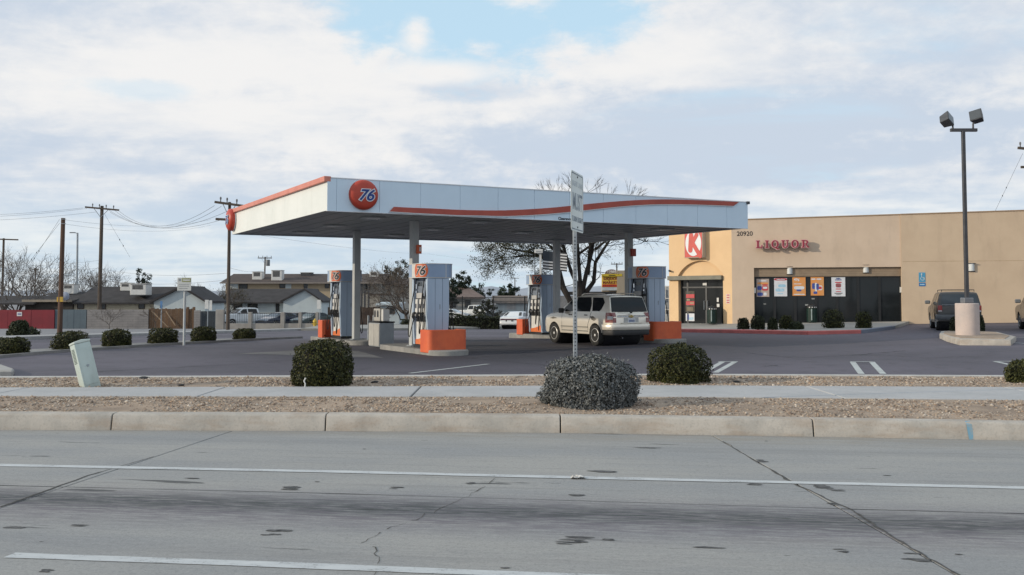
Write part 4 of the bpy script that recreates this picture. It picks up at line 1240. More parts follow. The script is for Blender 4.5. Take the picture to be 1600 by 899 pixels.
# ================================================================== LEANING UTILITY BOX
q = plane(141, 604, .2); s = q.y/F
ub = thing('utility_box', 'pale green telephone pedestal box leaning left in the gravel beside the sidewalk', 'utility box', q, R(0))
ub.rotation_euler = (Matrix.Rotation(R(-15), 3, 'Y') @ Matrix.Rotation(R(40), 3, 'Z')).to_euler()
grn = mat('utility_green', (.475, .55, .53), (.42, .495, .475), 3, .55, grime=.25)
MB().b2(-.125, .125, -.13, .13, -.12, .70).obj('body', grn, ub, bevel=.018, seg=2)
MB().prism([(-.130, .70), (.130, .70), (.130, .735), (.0, .755), (-.130, .735)], -.134, .134, 'y').obj('cap', mat('cap_green', (.54, .60, .57), (.48, .54, .51), 3, .5), ub, bevel=.01)
for z in [.40 + .022*k for k in range(11)]: MB().box((-.128, .0, z), (.008, .13, .009)).obj('vent_slot', ink if False else mat('slot_green', (.16, .21, .19), None, 4, .6), ub)
MB().b2(-.10, .10, -.136, -.129, .03, .62).obj('cover', grn, ub, bevel=.004)
MB().cyl((.0, -.136, .33), (.0, -.15, .33), .018, n=8).obj('lock', steel, ub)
# small things in the beds
def stone_at(px, py, z, r, m, label, name='rock', cat='rock'):
    c = plane(px, py, z); mb = MB()
    mb.lathe([(.001, 0), (.8, .02), (1, .3), (.75, .7), (.3, .9), (.001, .92)], 9)
    mb.v = [Vector((v.x*r*random.uniform(.7, 1.2)*1.5, v.y*r*random.uniform(.7, 1.2), v.z*r*.8)) for v in mb.v]
    return tag(mb.obj(name, m, None, loc=c, angle=15), label, cat)
valve = mat('dark_lid', (.022, .023, .025), (.035, .035, .036), 9, .8)
stone_at(225, 594, .2, .085, valve, 'dark lump of plastic in the gravel right of the utility box')
stone_at(587, 599, .2, .055, valve, 'small dark rock in the gravel right of the left clipped bush')
stone_at(283, 603, .2, .04, valve, 'little dark stone at the back edge of the sidewalk, left')
stone_at(1149, 598, .2, .05, valve, 'small dark rock in the gravel right of the right clipped bush')
# kerb return at the far left
q0 = plane(-40, 588, .05)
# sprinkler riser by the left bush
q = plane(478, 605, .2); mb = MB(); mb.tube([(0,0,0), (.005, 0, .06), (-.015, 0, .10), (.01, 0, .15)], .012, 6)
tag(mb.obj('sprinkler_riser', panel_white, None, loc=(q.x, q.y - .08, q.z)), 'thin white sprinkler riser pipe at the foot of the left clipped bush', 'pipe')

# ================================================================== LAMP POST IN THE PARKING LOT
c = G(1520, 536); lz = c.z; Yl = c.y; s = Yl/F
isl = MB(); pts = [G(1468, 529), G(1480, 534.5), G(1500, 540), G(1580, 540.5), G(1588, 533), G(1560, 524), G(1500, 521), G(1470, 524)]
cx = sum(p.x for p in pts)/8; cy = sum(p.y for p in pts)/8
poly = [(p.x - cx, p.y - cy) for p in pts]
lir = thing('parking_island', 'small kerbed island of gravel round the foot of the lamp post', 'island', (cx, cy, terrain(cx, cy)))
isl.prism(poly, -.15, .15); isl.obj('kerb', kerb_conc, lir, bevel=.04, seg=2)
MB().prism([(x*.86, y*.86) for x, y in poly], .13, .165).obj('gravel_fill', soil_m, lir)
for i in range(260):
    pass
pd = G(1511.5, 533.5); pd.y += .35; pd.x = at(1511.5, 500, pd.y).x; b0 = terrain(pd.x, pd.y) + .06
ppx = 40/ (s*F/Yl) if False else 0
z_top = at(1511, 474, pd.y).z - b0; z_pole = at(1505, 205, pd.y).z - b0
rr = (at(1529, 500, pd.y).x - at(1494, 500, pd.y).x)/2
lp = thing('lamp_post', 'tall dark parking lot lamp post with two square floodlights on a round pink concrete base', 'lamp post', (pd.x, pd.y, b0))
MB().lathe([(rr, -.15), (rr, z_top-.02), (rr-.02, z_top), (.001, z_top)], 40).obj('pedestal', mat('pink_concrete', (.56, .47, .43), (.49, .425, .40), 2.5, .85, bump=.3, speck=.25, grime=.15), lp)
MB().b2(-.15, .15, -.15, .15, z_top, z_top+.17).obj('base_cover', mat('cover_metal', (.17, .18, .20), (.13, .14, .16), 3, .5), lp, bevel=.02)
lean = (at(1505, 205, pd.y).x - at(1511, 470, pd.y).x)
pm = MB(); pm.add([(-.055, -.055, z_top), (.055, -.055, z_top), (.055, .055, z_top), (-.055, .055, z_top)] + [(lean + a, b, z_pole) for a, b in ((-.05,-.05), (.05,-.05), (.05,.05), (-.05,.05))],
    [(0,1,2,3), (4,5,6,7), (0,1,5,4), (1,2,6,5), (2,3,7,6), (3,0,4,7)])
pm.obj('pole', dark_metal, lp, bevel=.008)
px_m = pd.y / F
ax0, ax1 = lean - 20*px_m, lean + 22*px_m
MB().b2(ax0, ax1, -.045, .045, z_pole - .02, z_pole + .08).obj('arm', dark_metal, lp, bevel=.008)
for cxp, cyp, tilt, yaw, stx in ((1479, 188, R(30), R(35), 1489), (1527, 183, R(-12), R(-40), 1521)):
    cc = Vector((lean + (cxp - 1505)*px_m, -.02, at(1505, cyp, pd.y).z - b0))
    M_ = Matrix.Translation(cc) @ Matrix.Rotation(yaw, 4, 'Z') @ Matrix.Rotation(tilt, 4, 'Y') @ Matrix.Rotation(R(-20), 4, 'X')
    hb = MB(); hb.M = M_; w1 = 9.5*px_m; w0 = 7*px_m; h1 = 9.5*px_m
    hb.add([(-w1, -.14, -h1*.9), (w1, -.14, -h1*.9), (w1, -.14, h1), (-w1, -.14, h1), (-w0, .16, -h1*.75), (w0, .16, -h1*.75), (w0, .16, h1*.7), (-w0, .16, h1*.7)],
           [(0,1,2,3), (4,5,6,7), (0,1,5,4), (1,2,6,5), (2,3,7,6), (3,0,4,7)])
    fl = hb.obj('floodlight', mat('flood_housing', (.085, .088, .095), (.06, .063, .07), 5, .5), lp, bevel=.012)
    fg = MB(); fg.M = M_; fg.b2(-w1*.86, w1*.86, -.147, -.141, -h1*.76, h1*.86); fg.obj('lens', mat('flood_glass', (.10, .11, .12), None, 3, .12), fl)
    st = MB(); st.M = M_; st.box((0, .162, 0), (.07, .006, .10)); st.obj('sticker', panel_white, fl)
    k = MB(); k.tube([(lean + (stx-1505)*px_m, 0, z_pole+.05), (lean + (stx-1505)*px_m, 0, z_pole+.22), cc], .03, 7); k.obj('bracket', dark_metal, lp)
px_bush(1524, 1540, 494, 522, leaf_dark, 2600, .03, 'dark clipped shrub behind the lamp post base', None, box=4, name='shrub')
px_bush(1487, 1500, 496, 524, leaf_dark, 1200, .03, 'dark shrub just left of the lamp post base', None, box=3, name='shrub')

# ================================================================== CONVENIENCE STORE
SA = at(1144, 466, 48.9); SBp = at(1600, 466, 45.9)
wd = (SBp - SA); wd.z = 0; WL = wd.length; wd.normalize(); TH = math.atan2(wd.y, wd.x)
st0 = Vector((SA.x, SA.y, 0.0))
store = thing('convenience_store', 'tan stucco convenience store with arched corner entrance and dark shop windows', 'store', st0, TH)
SM = Matrix.Translation(st0) @ Matrix.Rotation(TH, 4, 'Z'); SI = SM.inverted()
def sp_(px, py, off=0.0):                    # pixel -> store-local point on the front wall plane (y = off)
    o = SI @ Vector((0, 0, CH)); r = SI.to_3x3() @ ray(px, py); t = (off - o.y)/r.y; return o + r*t
stucco = mat('tan_stucco', (.61, .485, .375), (.565, .445, .34), .7, .92, bump=.25, bscale=30, grime=.16)
stucco2 = mat('tan_stucco_dark', (.575, .45, .325), (.53, .41, .295), .6, .92, bump=.25, bscale=30, grime=.16)
stucco_sunlit = mat('sunlit_stucco', (.74, .52, .305), (.69, .48, .28), .8, .92, bump=.25, bscale=30, grime=.06)  # entrance stucco coloured lighter because this face gets more sun
x_op0, x_op1, x_end = sp_(1178.5, 460).x, sp_(1409, 460).x, sp_(1600, 440).x + 9
z_head = sp_(1290, 418).z; z_r0 = sp_(1200, 343.5).z; z_r1 = sp_(1408, 336).z; z_r2 = sp_(1600, 328.5).z
# front wall pieces
w = MB()
w.prism([(0, -.5), (x_op0, -.5), (x_op0, z_head), (x_op1, z_head), (x_op1 - .0, z_r1), (x_op0, (z_r0*.9 + z_r1*.1)), (0, z_r0)], 0, .3, 'y')
w.obj('front_wall', stucco, store)
MB().prism([(x_op1 + .003, -.5), (x_end, -.5), (x_end, z_r2 + .1), (x_op1 + .003, z_r1)], -.05, .3, 'y').obj('side_wall', stucco2, store)
MB().b2(.3, x_end, 11.7, 12, -.5, z_r0).b2(x_end-.3, x_end, .3, 11.7, -.5, z_r0).obj('back_wall', stucco2, store)
MB().b2(.1, x_end-.1, .3, 11.8, z_r0-.5, z_r0-.4).obj('roof', concrete, store)
MB().b2(x_op1 + .05, x_end, -.0535, -.05, sp_(1500, 408.5).z, sp_(1500, 408.5).z + .018).obj('joint', mat('joint_tan', (.44, .33, .215), None, 3, .9), store)
for xx in (sp_(1408, 400).x + 6.6, ): MB().b2(xx, xx + .018, -.053, -.05, 0, z_r1).obj('joint', mat('joint_tan', (.44, .33, .215)), store)
# parapet cap
MB().prism([(-.03, z_r0), (x_op1, z_r1), (x_op1, z_r1 + .05), (-.03, z_r0 + .05)], -.03, .33, 'y').prism([(x_op1+.003, z_r1), (x_end, z_r2+.1), (x_end, z_r2 + .15), (x_op1+.003, z_r1 + .05)], -.08, .33, 'y'
    ).obj('parapet_cap', mat('cap_tan', (.36, .25, .16), (.32, .22, .14), 2, .8), store)
# window recess: header band, panes in a dark frame
z_band = sp_(1290, 432).z
band = MB().b2(x_op0, x_op1, .14, .30, z_band, z_head - .003).obj('header_band', mat('band_brown', (.30, .23, .165), (.26, .20, .145), 3, .8, bump=.3), store)
for k in range(5): MB().b2(x_op0, x_op1, .132, .14, z_band + .05 + k*(z_head - z_band - .1)/4, z_band + .07 + k*(z_head - z_band - .1)/4).obj('batten', mat('band_batten', (.25, .19, .135), None, 3, .8), band)
npn = 7; fr = mat('window_frame_dark', (.018, .019, .021), None, 4, .4)
for i in range(npn):
    a = x_op0 + (x_op1 - x_op0)*i/npn; b = x_op0 + (x_op1 - x_op0)*(i+1)/npn
    win = MB().b2(a, a+.06, .20, .29, .0, z_band).b2(b-.06, b, .20, .29, .0, z_band).b2(a+.06, b-.06, .20, .29, z_band-.06, z_band).b2(a+.06, b-.06, .20, .29, .0, .42).obj('window', fr, store)
    MB().b2(a+.06, b-.06, .235, .25, .42, z_band-.06).obj('pane', glass_dk, win)
MB().b2(x_op0, x_op1, .32, .4, 0, z_head).obj('room_dark', mat('interior_dark', (.02, .02, .02), None, 2, .9), store)

# posters on the glass
def poster(px0, px1, py0, py1, base, items):
    a = sp_(px0, py0, .19); b = sp_(px1, py1, .19)
    o = MB().b2(a.x, b.x, .190, .197, b.z, a.z).obj('poster', base, store)
    W, H = b.x - a.x, a.z - b.z
    for x0, x1, y0, y1, m in items:
        if isinstance(m, tuple):
            text('print', m[0], m[1], o, frame(Vector((a.x + W*(x0+x1)/2, .187, b.z + H*(y0+y1)/2)), (1, 0, 0)), size=m[2]*H, extrude=.001, offset=.004)
        else:
            n = 12; cxp, czp = a.x + W*(x0+x1)/2, b.z + H*(y0+y1)/2; ex, ez = W*(x1-x0)/2, H*(y1-y0)/2
            e = 3.2 if m is not _blob else 2
            poly = [(cxp + ex*math.copysign(abs(math.cos(2*PI*k/n + .26))**(.5), math.cos(2*PI*k/n + .26)), czp + ez*math.copysign(abs(math.sin(2*PI*k/n + .26))**(.5), math.sin(2*PI*k/n + .26))) for k in range(n)]
            poster.d = getattr(poster, 'd', 0) + 1
            MB().prism(poly, .1895 - .0008*(poster.d % 4), .1889 - .0008*(poster.d % 4), 'y').obj('print', m, o)
_blob = None
pw = mat('poster_white', (.66, .68, .72), (.58, .61, .66), 6, .5); po_ = mat('poster_orange', (.68, .27, .07), (.6, .30, .12), 4, .5); pgr = mat('poster_tan', (.46, .36, .31), (.40, .33, .3), 5, .5)
pblu = mat('poster_blue', (.04, .07, .28), (.06, .10, .34), 9, .5); pcy = mat('poster_cyan', (.28, .50, .66), (.42, .60, .72), 9, .5); prd = mat('poster_red', (.52, .05, .06), (.45, .05, .06), 9, .5)
poster(1182, 1202, 436, 464, pgr, [(.05, .95, .70, .80, po_), (.45, .9, .62, .70, prd), (.05, .42, .38, .60, pblu), (.42, .92, .34, .60, prd), (.5, .85, .44, .56, pw), (.05, .5, .05, .24, pblu), (.55, .8, .06, .24, pw), (.2, .8, .86, .92, pw)])
poster(1209.5, 1230, 435, 463.3, pw, [(.0, 1, .87, 1, prd), (.3, .9, .50, .66, pcy), (.1, .78, .26, .44, pcy), (.2, .7, .12, .17, pcy), (.15, .85, .90, .97, pw)])
poster(1238, 1259, 433.5, 462.4, po_, [(.05, .6, .76, .96, ('49¢', white_paint, .20)), (.1, .7, .62, .66, pw), (.12, .9, .34, .52, pw), (.3, .75, .40, .50, pcy), (.3, .68, .24, .38, pblu), (.08, .94, .05, .10, pw)])
poster(1266.5, 1287.5, 432.8, 462, po_, [(.05, .38, .84, .91, pw), (.45, .82, .84, .91, pw), (.1, .36, .34, .66, pblu), (.32, .48, .2, .68, pw), (.42, .62, .3, .64, pblu), (.52, .88, .28, .54, pw), (.58, .84, .34, .48, prd), (.2, .5, .08, .22, pblu)])
poster(1299, 1321, 433.5, 463.3, pw, [(.1, .9, .83, .96, ('FRESH\nDONUTS', navy, .075)), (.25, .75, .70, .76, prd), (.3, .7, .46, .68, mat('donut', (.22, .07, .09), (.30, .10, .1), 9, .6)), (.3, .7, .36, .41, prd), (.3, .7, .23, .27, prd), (.2, .8, .14, .18, ink), (.3, .7, .07, .10, ink)])
# faint neon and stickers lower on the glass
for (a, b, c, d) in ((1264, 1275, 483.5, 486), (1268, 1274, 466, 468), (1258, 1263, 475.5, 478), (1193, 1197, 474.5, 476)):
    A = sp_(a, c, .226); B = sp_(b, d, .226); MB().b2(A.x, B.x, .226, .23, B.z, A.z).obj('sticker', mat('sticker_grey', (.30, .31, .31), None, 9, .5), store)
for px, py in ((1179.5, 454), (1407.5, 453)):
    A = sp_(px, py, .1); MB().box((A.x, .10, A.z), (.09, .1, .26)).obj('notice_box', panel_white, store)

# wall lamps
def wall_lamp(px, py, off):
    A = sp_(px, py, off); m = MB(); n = 9
    prof = [(.13*math.cos(PI*k/n), -.13*math.sin(PI*k/n)) for k in range(n+1)]
    mb = MB().prism(prof, -.17, .17, 'z'); mb.v = [v + Vector((A.x, off, A.z)) for v in mb.v]
    l = mb.obj('wall_lamp', mat('lamp_white', (.62, .64, .64), (.55, .57, .57), 4, .4), store)
    b = MB().b2(A.x-.15, A.x+.15, off-.05, off, A.z-.20, A.z-.17).b2(A.x-.15, A.x+.15, off-.14, off, A.z+.17, A.z+.20).obj('lamp_frame', dark_metal, l)
wall_lamp(1234, 423, .14); wall_lamp(1353, 420.5, .14); wall_lamp(1518, 418, -.05)
# accessible parking sign
A = sp_(1435.5, 426, -.06); B = sp_(1446, 441, -.06); C_ = sp_(1446, 447.5, -.06)
bl = mat('sign_blue', (.07, .28, .47), (.09, .32, .5), 6, .5)
sg = MB().b2(A.x, B.x, -.062, -.052, B.z, A.z).obj('accessible_sign', bl, store)
MB().b2(A.x, B.x, -.062, -.052, C_.z, B.z - .03).obj('lower_plate', mat('sign_blue2', (.03, .16, .40), None, 4, .5), sg)
cxs, czs = (A.x+B.x)/2, (A.z+B.z)/2
wc = MB(); wc.cyl((cxs-.02, -.064, czs+.15), (cxs-.02, -.068, czs+.15), .032, n=9)
arc = [(cxs + .015 + .085*math.cos(a), -.066, czs - .06 + .085*math.sin(a)) for a in np.linspace(R(150), R(400), 14)]
wc.tube(arc, .011, 4); wc.tube([(cxs-.02, -.066, czs+.12), (cxs-.015, -.066, czs-.01), (cxs+.065, -.066, czs-.015), (cxs+.10, -.066, czs-.10)], .013, 4)
wc.obj('symbol', panel_white, sg)
MB().box((cxs, -.064, (C_.z + B.z)/2 - .015), (.2, .004, .05)).obj('print', pcy, sg)
# address number
A = sp_(1151, 365.5); text('address_number', '20920', ink, store, frame(Vector((A.x, -.006, A.z)), (1, 0, 0)), size=.31, extrude=.002, offset=.003, align='LEFT')
# LIQUOR channel letters with slab serifs
def serif_letter(ch, h):
    """outline polygons (list of (poly, hole?)) for a wide serif capital, height h"""
    k = h; B = []
    def rect(x0, x1, y0, y1): B.append([(x0*k, y0*k), (x1*k, y0*k), (x1*k, y1*k), (x0*k, y1*k)])
    def ring(cx, cy, rx, ry, tx, ty, a0=0, a1=2*PI, n=22):
        for i in range(n):
            t0, t1 = a0 + (a1-a0)*i/n, a0 + (a1-a0)*(i+1)/n
            B.append([((cx + rx*math.cos(t))*k, (cy + ry*math.sin(t))*k) for t in (t0, t1)] + [((cx + (rx-tx)*math.cos(t))*k, (cy + (ry-ty)*math.sin(t))*k) for t in (t1, t0)])
    if ch == 'L': rect(.12, .34, .08, .92); rect(0, .46, .92, 1); rect(0, .80, 0, .10); rect(.68, .80, .10, .36); w_ = .84
    if ch == 'I': rect(.12, .34, .08, .92); rect(0, .46, .92, 1); rect(0, .46, 0, .08); w_ = .46
    if ch in 'OQ':
        ring(.47, .5, .47, .52, .22, .09)
        if ch == 'Q': B.append([(x*k, y*k) for x, y in ((.42, .08), (.60, .10), (.80, -.10), (1.0, -.08), (.98, -.17), (.72, -.20), (.55, -.08))])
        w_ = .96
    if ch == 'U': rect(.10, .31, .35, .92); rect(0, .42, .92, 1); rect(.70, .82, .35, .92); rect(.58, .93, .92, 1); ring(.46, .36, .36, .38, .16, .12, PI, 2*PI, 14); w_ = .93
    if ch == 'R':
        rect(.12, .33, .08, .92); rect(0, .50, .92, 1); rect(0, .44, 0, .08); rect(.33, .50, .46, .54)
        ring(.50, .73, .34, .27, .20, .09, -PI/2, PI/2, 12); B.append([(x*k, y*k) for x, y in ((.46, .50), (.66, .52), (.86, .10), (1.0, .08), (1.0, 0), (.74, 0))]); w_ = 1.0
    return B, w_
A0 = sp_(1181.5, 388); A1 = sp_(1264, 387); h_ = (sp_(1222, 376).z - sp_(1222, 387.5).z)
lets = [serif_letter(c_, h_) for c_ in 'LIQUOR']; tot = sum(w_ for _, w_ in lets)*h_; gap = (A1.x - A0.x - tot)/5
x = A0.x; zb_ = sp_(1222, 387.8).z
lr = mat('letter_red', (.30, .03, .055), (.24, .025, .045), 4, .35); lpk = mat('letter_pink_edge', (.62, .36, .36), (.56, .32, .32), 4, .5)
for B, w_ in lets:
    mb = MB()
    for poly in B:
        cxp = sum(p[0] for p in poly)/len(poly); czp = sum(p[1] for p in poly)/len(poly); gr = .028
        pp = []
        for p in poly:
            d = Vector((p[0]-cxp, p[1]-czp)); q = d + Vector((math.copysign(gr, d.x), math.copysign(gr, d.y))); pp.append((x + cxp + q.x, zb_ + czp + q.y))
        mb.prism(pp, -.30 + random.uniform(-.001, .001), -.20, 'y')
    o = mb.obj('letter', lpk, store)
    mb = MB()
    for poly in B: mb.prism([(x + p[0], zb_ + p[1]) for p in poly], -.318, -.306, 'y')
    mb.obj('letter_face', lr, o)
    x += w_*h_ + gap
MB().b2(A0.x, A1.x, -.20, -.02, zb_ + h_*.12, zb_ + h_*.22).obj('raceway', mat('raceway_tan', (.36, .26, .18), None, 4, .7), store)

# corner entrance, turned towards the forecourt
ER = Vector((.75, -.66, 0)).normalized(); EW = 3.62
EO = st0 - ER*EW                                  # left end of the entrance wall
EM = SI @ (Matrix.Translation(EO) @ Matrix.Rotation(math.atan2(ER.y, ER.x), 4, 'Z')); EI = (SM @ EM).inverted()
def ep(px, py, off=0.0):
    o = EI @ Vector((0, 0, CH)); r = EI.to_3x3() @ ray(px, py); t = (off - o.y)/r.y; return o + r*t
class EMB(MB):
    def __init__(s): super().__init__(); s.M = EM
e0 = ep(1060, 470).x; e1 = ep(1130, 470).x; zd = ep(1095, 436).z; zs = ep(1095, 430).z; za = ep(1095, 407.5).z
ztop = z_r0
nA = 18; cxA = (e0 + e1)/2; hwA = (e1 - e0)/2; rise = za - zs
Rr = (hwA*hwA + rise*rise)/(2*rise); ang = math.asin(hwA/Rr)
arcp = [(cxA + Rr*math.sin(t), za - Rr + Rr*math.cos(t)) for t in np.linspace(-ang, ang, nA)]
ew = EMB()
ew.prism([(0, -.5), (e0, -.5), (e0, zs), (e0, ztop), (0, ztop)], 0, .35, 'y'); ew.prism([(e1, -.5), (EW, -.5), (EW, ztop), (e1, ztop), (e1, zs)], 0, .35, 'y')
for a, b in zip(arcp[:-1], arcp[1:]): ew.prism([a, b, (b[0], ztop), (a[0], ztop)], 0, .35, 'y')
ew.obj('entrance_wall', stucco_sunlit, store)
fm = EMB(); fm.b2(e0, e1, .16, .30, zd, za); fm.obj('arch_panel', stucco_sunlit, store)
sd = MB(); sd.M = EM; sd.b2(0, .3, .36, 9, -.5, ztop - .01); sd.obj('back_wall', stucco2, store)
cp = EMB(); cp.b2(-.03, EW + .02, -.03, .38, ztop, ztop + .05); cp.obj('parapet_cap', mat('cap_tan', (.36, .25, .16)), store)
aw = EMB(); aw.b2(ep(1045, 434).x, ep(1129, 434).x, -.16, .14, ep(1095, 437.5).z, ep(1095, 431).z); aw.obj('awning_bar', mat('awning_olive', (.20, .19, .15), (.16, .155, .125), 3, .6), store, bevel=.01)
# doors
zd0 = .12; xs_ = [e0 + .02, e0 + (e1-e0)*.16, e0 + (e1-e0)*.58, e1 - .02]
for i in range(3):
    a, b = xs_[i], xs_[i+1]; k = EMB(); hd = zd - .42
    k.b2(a, a+.05, .22, .29, .0, zd); k.b2(b-.05, b, .22, .29, .0, zd); k.b2(a+.05, b-.05, .22, .29, hd - .04, hd + .03); k.b2(a+.05, b-.05, .22, .29, zd0, zd0 + .2); k.b2(a+.05, b-.05, .22, .29, zd-.06, zd)
    dr = k.obj('door' if i else 'sidelight', mat('door_frame', (.06, .063, .068), (.045, .047, .05), 4, .4), store)
    gl = EMB(); gl.b2(a+.05, b-.05, .25, .262, zd0 + .2, hd - .04); gl.obj('pane', glass_dk, dr)
    gl = EMB(); gl.b2(a+.05, b-.05, .25, .262, hd + .03, zd - .06); gl.obj('transom', glass_dk, dr)
    if i: 
        hn = EMB(); xx = b - .09 if i == 1 else a + .09; hn.tube([(xx, .22, 1.0), (xx, .15, 1.02), (xx, .15, 1.45), (xx, .22, 1.47)], .016, 6); hn.obj('handle', steel, dr)
rm = EMB(); rm.b2(e0, e1, .31, .36, 0, zd); rm.obj('room_dark', mat('interior_dark', (.02, .02, .02)), store)
# snack rack and stickers behind the door glass
rk = mat('rack_dark', (.05, .045, .04), (.09, .08, .06), 9, .7)
def ebox(px0, px1, py0, py1, off, m, name, parent=None):
    A = ep(px0, py0, off); B = ep(px1, py1, off); k = EMB(); k.b2(A.x, B.x, off, off + .012, B.z, A.z); return k.obj(name, m, parent or store)
r_ = ebox(1071, 1085.5, 455, 488, .225, rk, 'door_poster')
for a, b, c, d, m in ((1072, 1085, 460, 466, prd), (1076, 1081, 461.5, 464.5, pw), (1072, 1085, 471, 477, prd), (1073, 1078, 467.5, 470, mat('snack_tan', (.4, .3, .2))), (1078, 1084, 472.5, 475, mat('snack_tan', (.4, .3, .2))), (1073, 1083, 480, 486, mat('snack_olive', (.2, .17, .12)))):
    ebox(a, b, c, d, .215 - .002*random.random(), m, 'print', r_)
o = ebox(1071.5, 1085, 490, 502, .222, pw, 'door_poster'); ebox(1074, 1076.5, 491.5, 500, .214, navy, 'print', o); ebox(1077, 1083, 496, 500, .216, pcy, 'print', o)
for q in ((1098, 1104, 442.5, 446), (1120, 1123, 465.5, 472), (1120, 1124, 475, 480), (1116, 1118, 484.5, 486)): ebox(*q, .215, panel_white, 'sticker')
for y in (460, 464, 468, 471.5): 
    o = ebox(1134.5, 1140.5, y, y + 2.8, -.012, pw, 'notice'); ebox(1135.2, 1139.8, y + .5, y + 2.2, -.016, prd, 'print', o)
A = ep(1048.5, 424); k = EMB(); k.tube([(A.x + .03, 0, A.z), (A.x, -.12, A.z + .02)], .02, 6); k.tube([(A.x - .05, -.10, A.z + .02), (A.x + .06, -.16, A.z)], .05, 8); k.obj('security_camera', black, store)
# square sign with a white disc and a bold red letter
A = ep(1075.3, 361); B = ep(1102.6, 402); W_ = B.x - A.x; H_ = W_*1.42
zc_ = B.z + H_/2; xc_ = (A.x + B.x)/2; kd = .34
k = EMB(); k.b2(A.x - .03, B.x + .03, -kd, -.0, B.z - .03, B.z + H_ + .03); box_ = k.obj('sign_box', mat('sign_cabinet', (.48, .40, .32), (.42, .36, .30), 3, .6), store, bevel=.01)
k = EMB(); k.b2(A.x - .0, B.x + .0, -kd-.006, -kd + .01, B.z + .0, B.z + H_ - .0); k.obj('sign_face', mat('k_red', (.56, .055, .045), (.5, .05, .04), 3, .4), box_)
k = EMB(); n = 36; k.prism([(xc_ + W_*.455*math.cos(2*PI*i/n), zc_ + H_*.46*math.sin(2*PI*i/n)) for i in range(n)], -kd-.012, -kd-.006, 'y'); k.obj('disc', white_paint, box_)
def capsule(k, p0, p1, r, y0, y1):
    p0 = Vector(p0); p1 = Vector(p1); d = (p1-p0).normalized(); a0 = math.atan2(d.y, d.x); poly = []
    for i in range(9): a = a0 - PI/2 + PI*i/8; poly.append((p1.x + r*math.cos(a), p1.y + r*math.sin(a)))
    for i in range(9): a = a0 + PI/2 + PI*i/8; poly.append((p0.x + r*math.cos(a), p0.y + r*math.sin(a)))
    k.prism(poly, y0, y1, 'y')
k = EMB()
f_ = lambda u, v: (xc_ + u*W_, zc_ + v*H_)
for i, (a, b, r2) in enumerate((((-.17, -.25), (-.12, .28), .125), ((-.08, -.02), (.20, .29), .105), ((-.06, .03), (.40, -.47), .105))):
    capsule(k, f_(*a), f_(*b), r2*W_, -kd - .022 - .001*i, -kd - .012)
k.obj('letter', mat('k_red', (.56, .055, .045)), box_)

# walk along the shop front with red kerb
wf = [G(990, 518.5), G(1064, 519.5), G(1150, 521), G(1215, 522.5), G(1262, 523.5), G(1345, 521.5), G(1398, 514.5)]
bk = [SM @ Vector((sp_(1420, 470).x, .02, 0)), SM @ Vector((0, .02, 0)), EO + Vector((0, .05, 0)), EO + Vector((-4, 3, 0))]
wk = MB(); poly = [(p.x, p.y) for p in wf + bk]
vs = [(x, y, terrain(x, y) + .13) for x, y in poly] + [(x, y, terrain(x, y) - .1) for x, y in poly]; n = len(poly)
wk.add(vs, [tuple(range(n))] + [(i, (i+1) % n, n+(i+1) % n, n+i) for i in range(n)])
wk = tag(wk.obj('sidewalk', mat('shop_walk', (.36, .345, .32), (.30, .29, .27), 2, .85, bump=.2, speck=.25)), kind='structure')
rk_ = mat('red_kerb_paint', (.56, .155, .145), (.47, .135, .125), 2.5, .75, grime=.25)
def kerbstrip(P_, m, name, w0=.2):
    k = MB(); vs = []
    for i, p in enumerate(P_):
        d = (P_[min(i+1, len(P_)-1)] - P_[max(i-1, 0)]); d.z = 0; d.normalize(); nn = Vector((d.y, -d.x, 0)); z = terrain(p.x, p.y)
        f0 = p + nn*.03; b0_ = p - nn*w0
        vs += [(f0.x, f0.y, z - .05), (f0.x, f0.y, z + .125), (p.x, p.y, z + .145), (b0_.x, b0_.y, z + .14), (b0_.x, b0_.y, z - .05)]
    k.add(vs, [(i*5+j, (i+1)*5+j, (i+1)*5+(j+1) % 5, i*5+(j+1) % 5) for i in range(len(P_)-1) for j in range(5)] + [(0,1,2,3,4), tuple(len(vs)-5+j for j in (4,3,2,1,0))])
    return k.obj(name, m, wk)
kerbstrip(wf[:5], rk_, 'red_kerb', .55); kerbstrip(wf[4:6], rk_, 'red_kerb', .22)
kerbstrip(wf[5:], mat('ramp_blue', (.16, .185, .24), (.18, .20, .25), 3, .8), 'blue_kerb', .15)
# shrubs in front of the windows
gS = 'shrubs along the shop front'
for a, b, t, bt, bx_, lf, lab in ((1152, 1168, 498, 514, 3.2, leaf_dark, 'small round dark shrub at the tan wall right of the entrance'), (1172, 1193, 494, 514, 2.6, leaf_dark, 'dark round shrub at the left end of the shop window'),
    (1198, 1213, 497, 514.5, 2.2, leaf_dark, 'loose upright shrub, second under the shop window'), (1216, 1236, 494, 513.5, 2.6, leaf_olive, 'olive round shrub, third under the shop window'),
    (1231, 1253, 503, 514, 2.0, leaf_dark, 'low dark spreading plant left of the green trash can'), (1285, 1315, 485.5, 512, 2.8, leaf_olive, 'biggest round olive shrub under the fresh donuts poster'),
    (1336, 1358, 488.5, 512.5, 2.9, leaf_olive, 'round olive shrub at the right end of the shop window')):
    c = G((a+b)/2, bt + 5); c.y -= .2; c.z += .13; s = c.y/F
    bush(c, (b-a)*s, (bt-t)*s*1.05, 1500, None, .032, lf, lab, gS, box=bx_, name='shrub', cat='shrub')
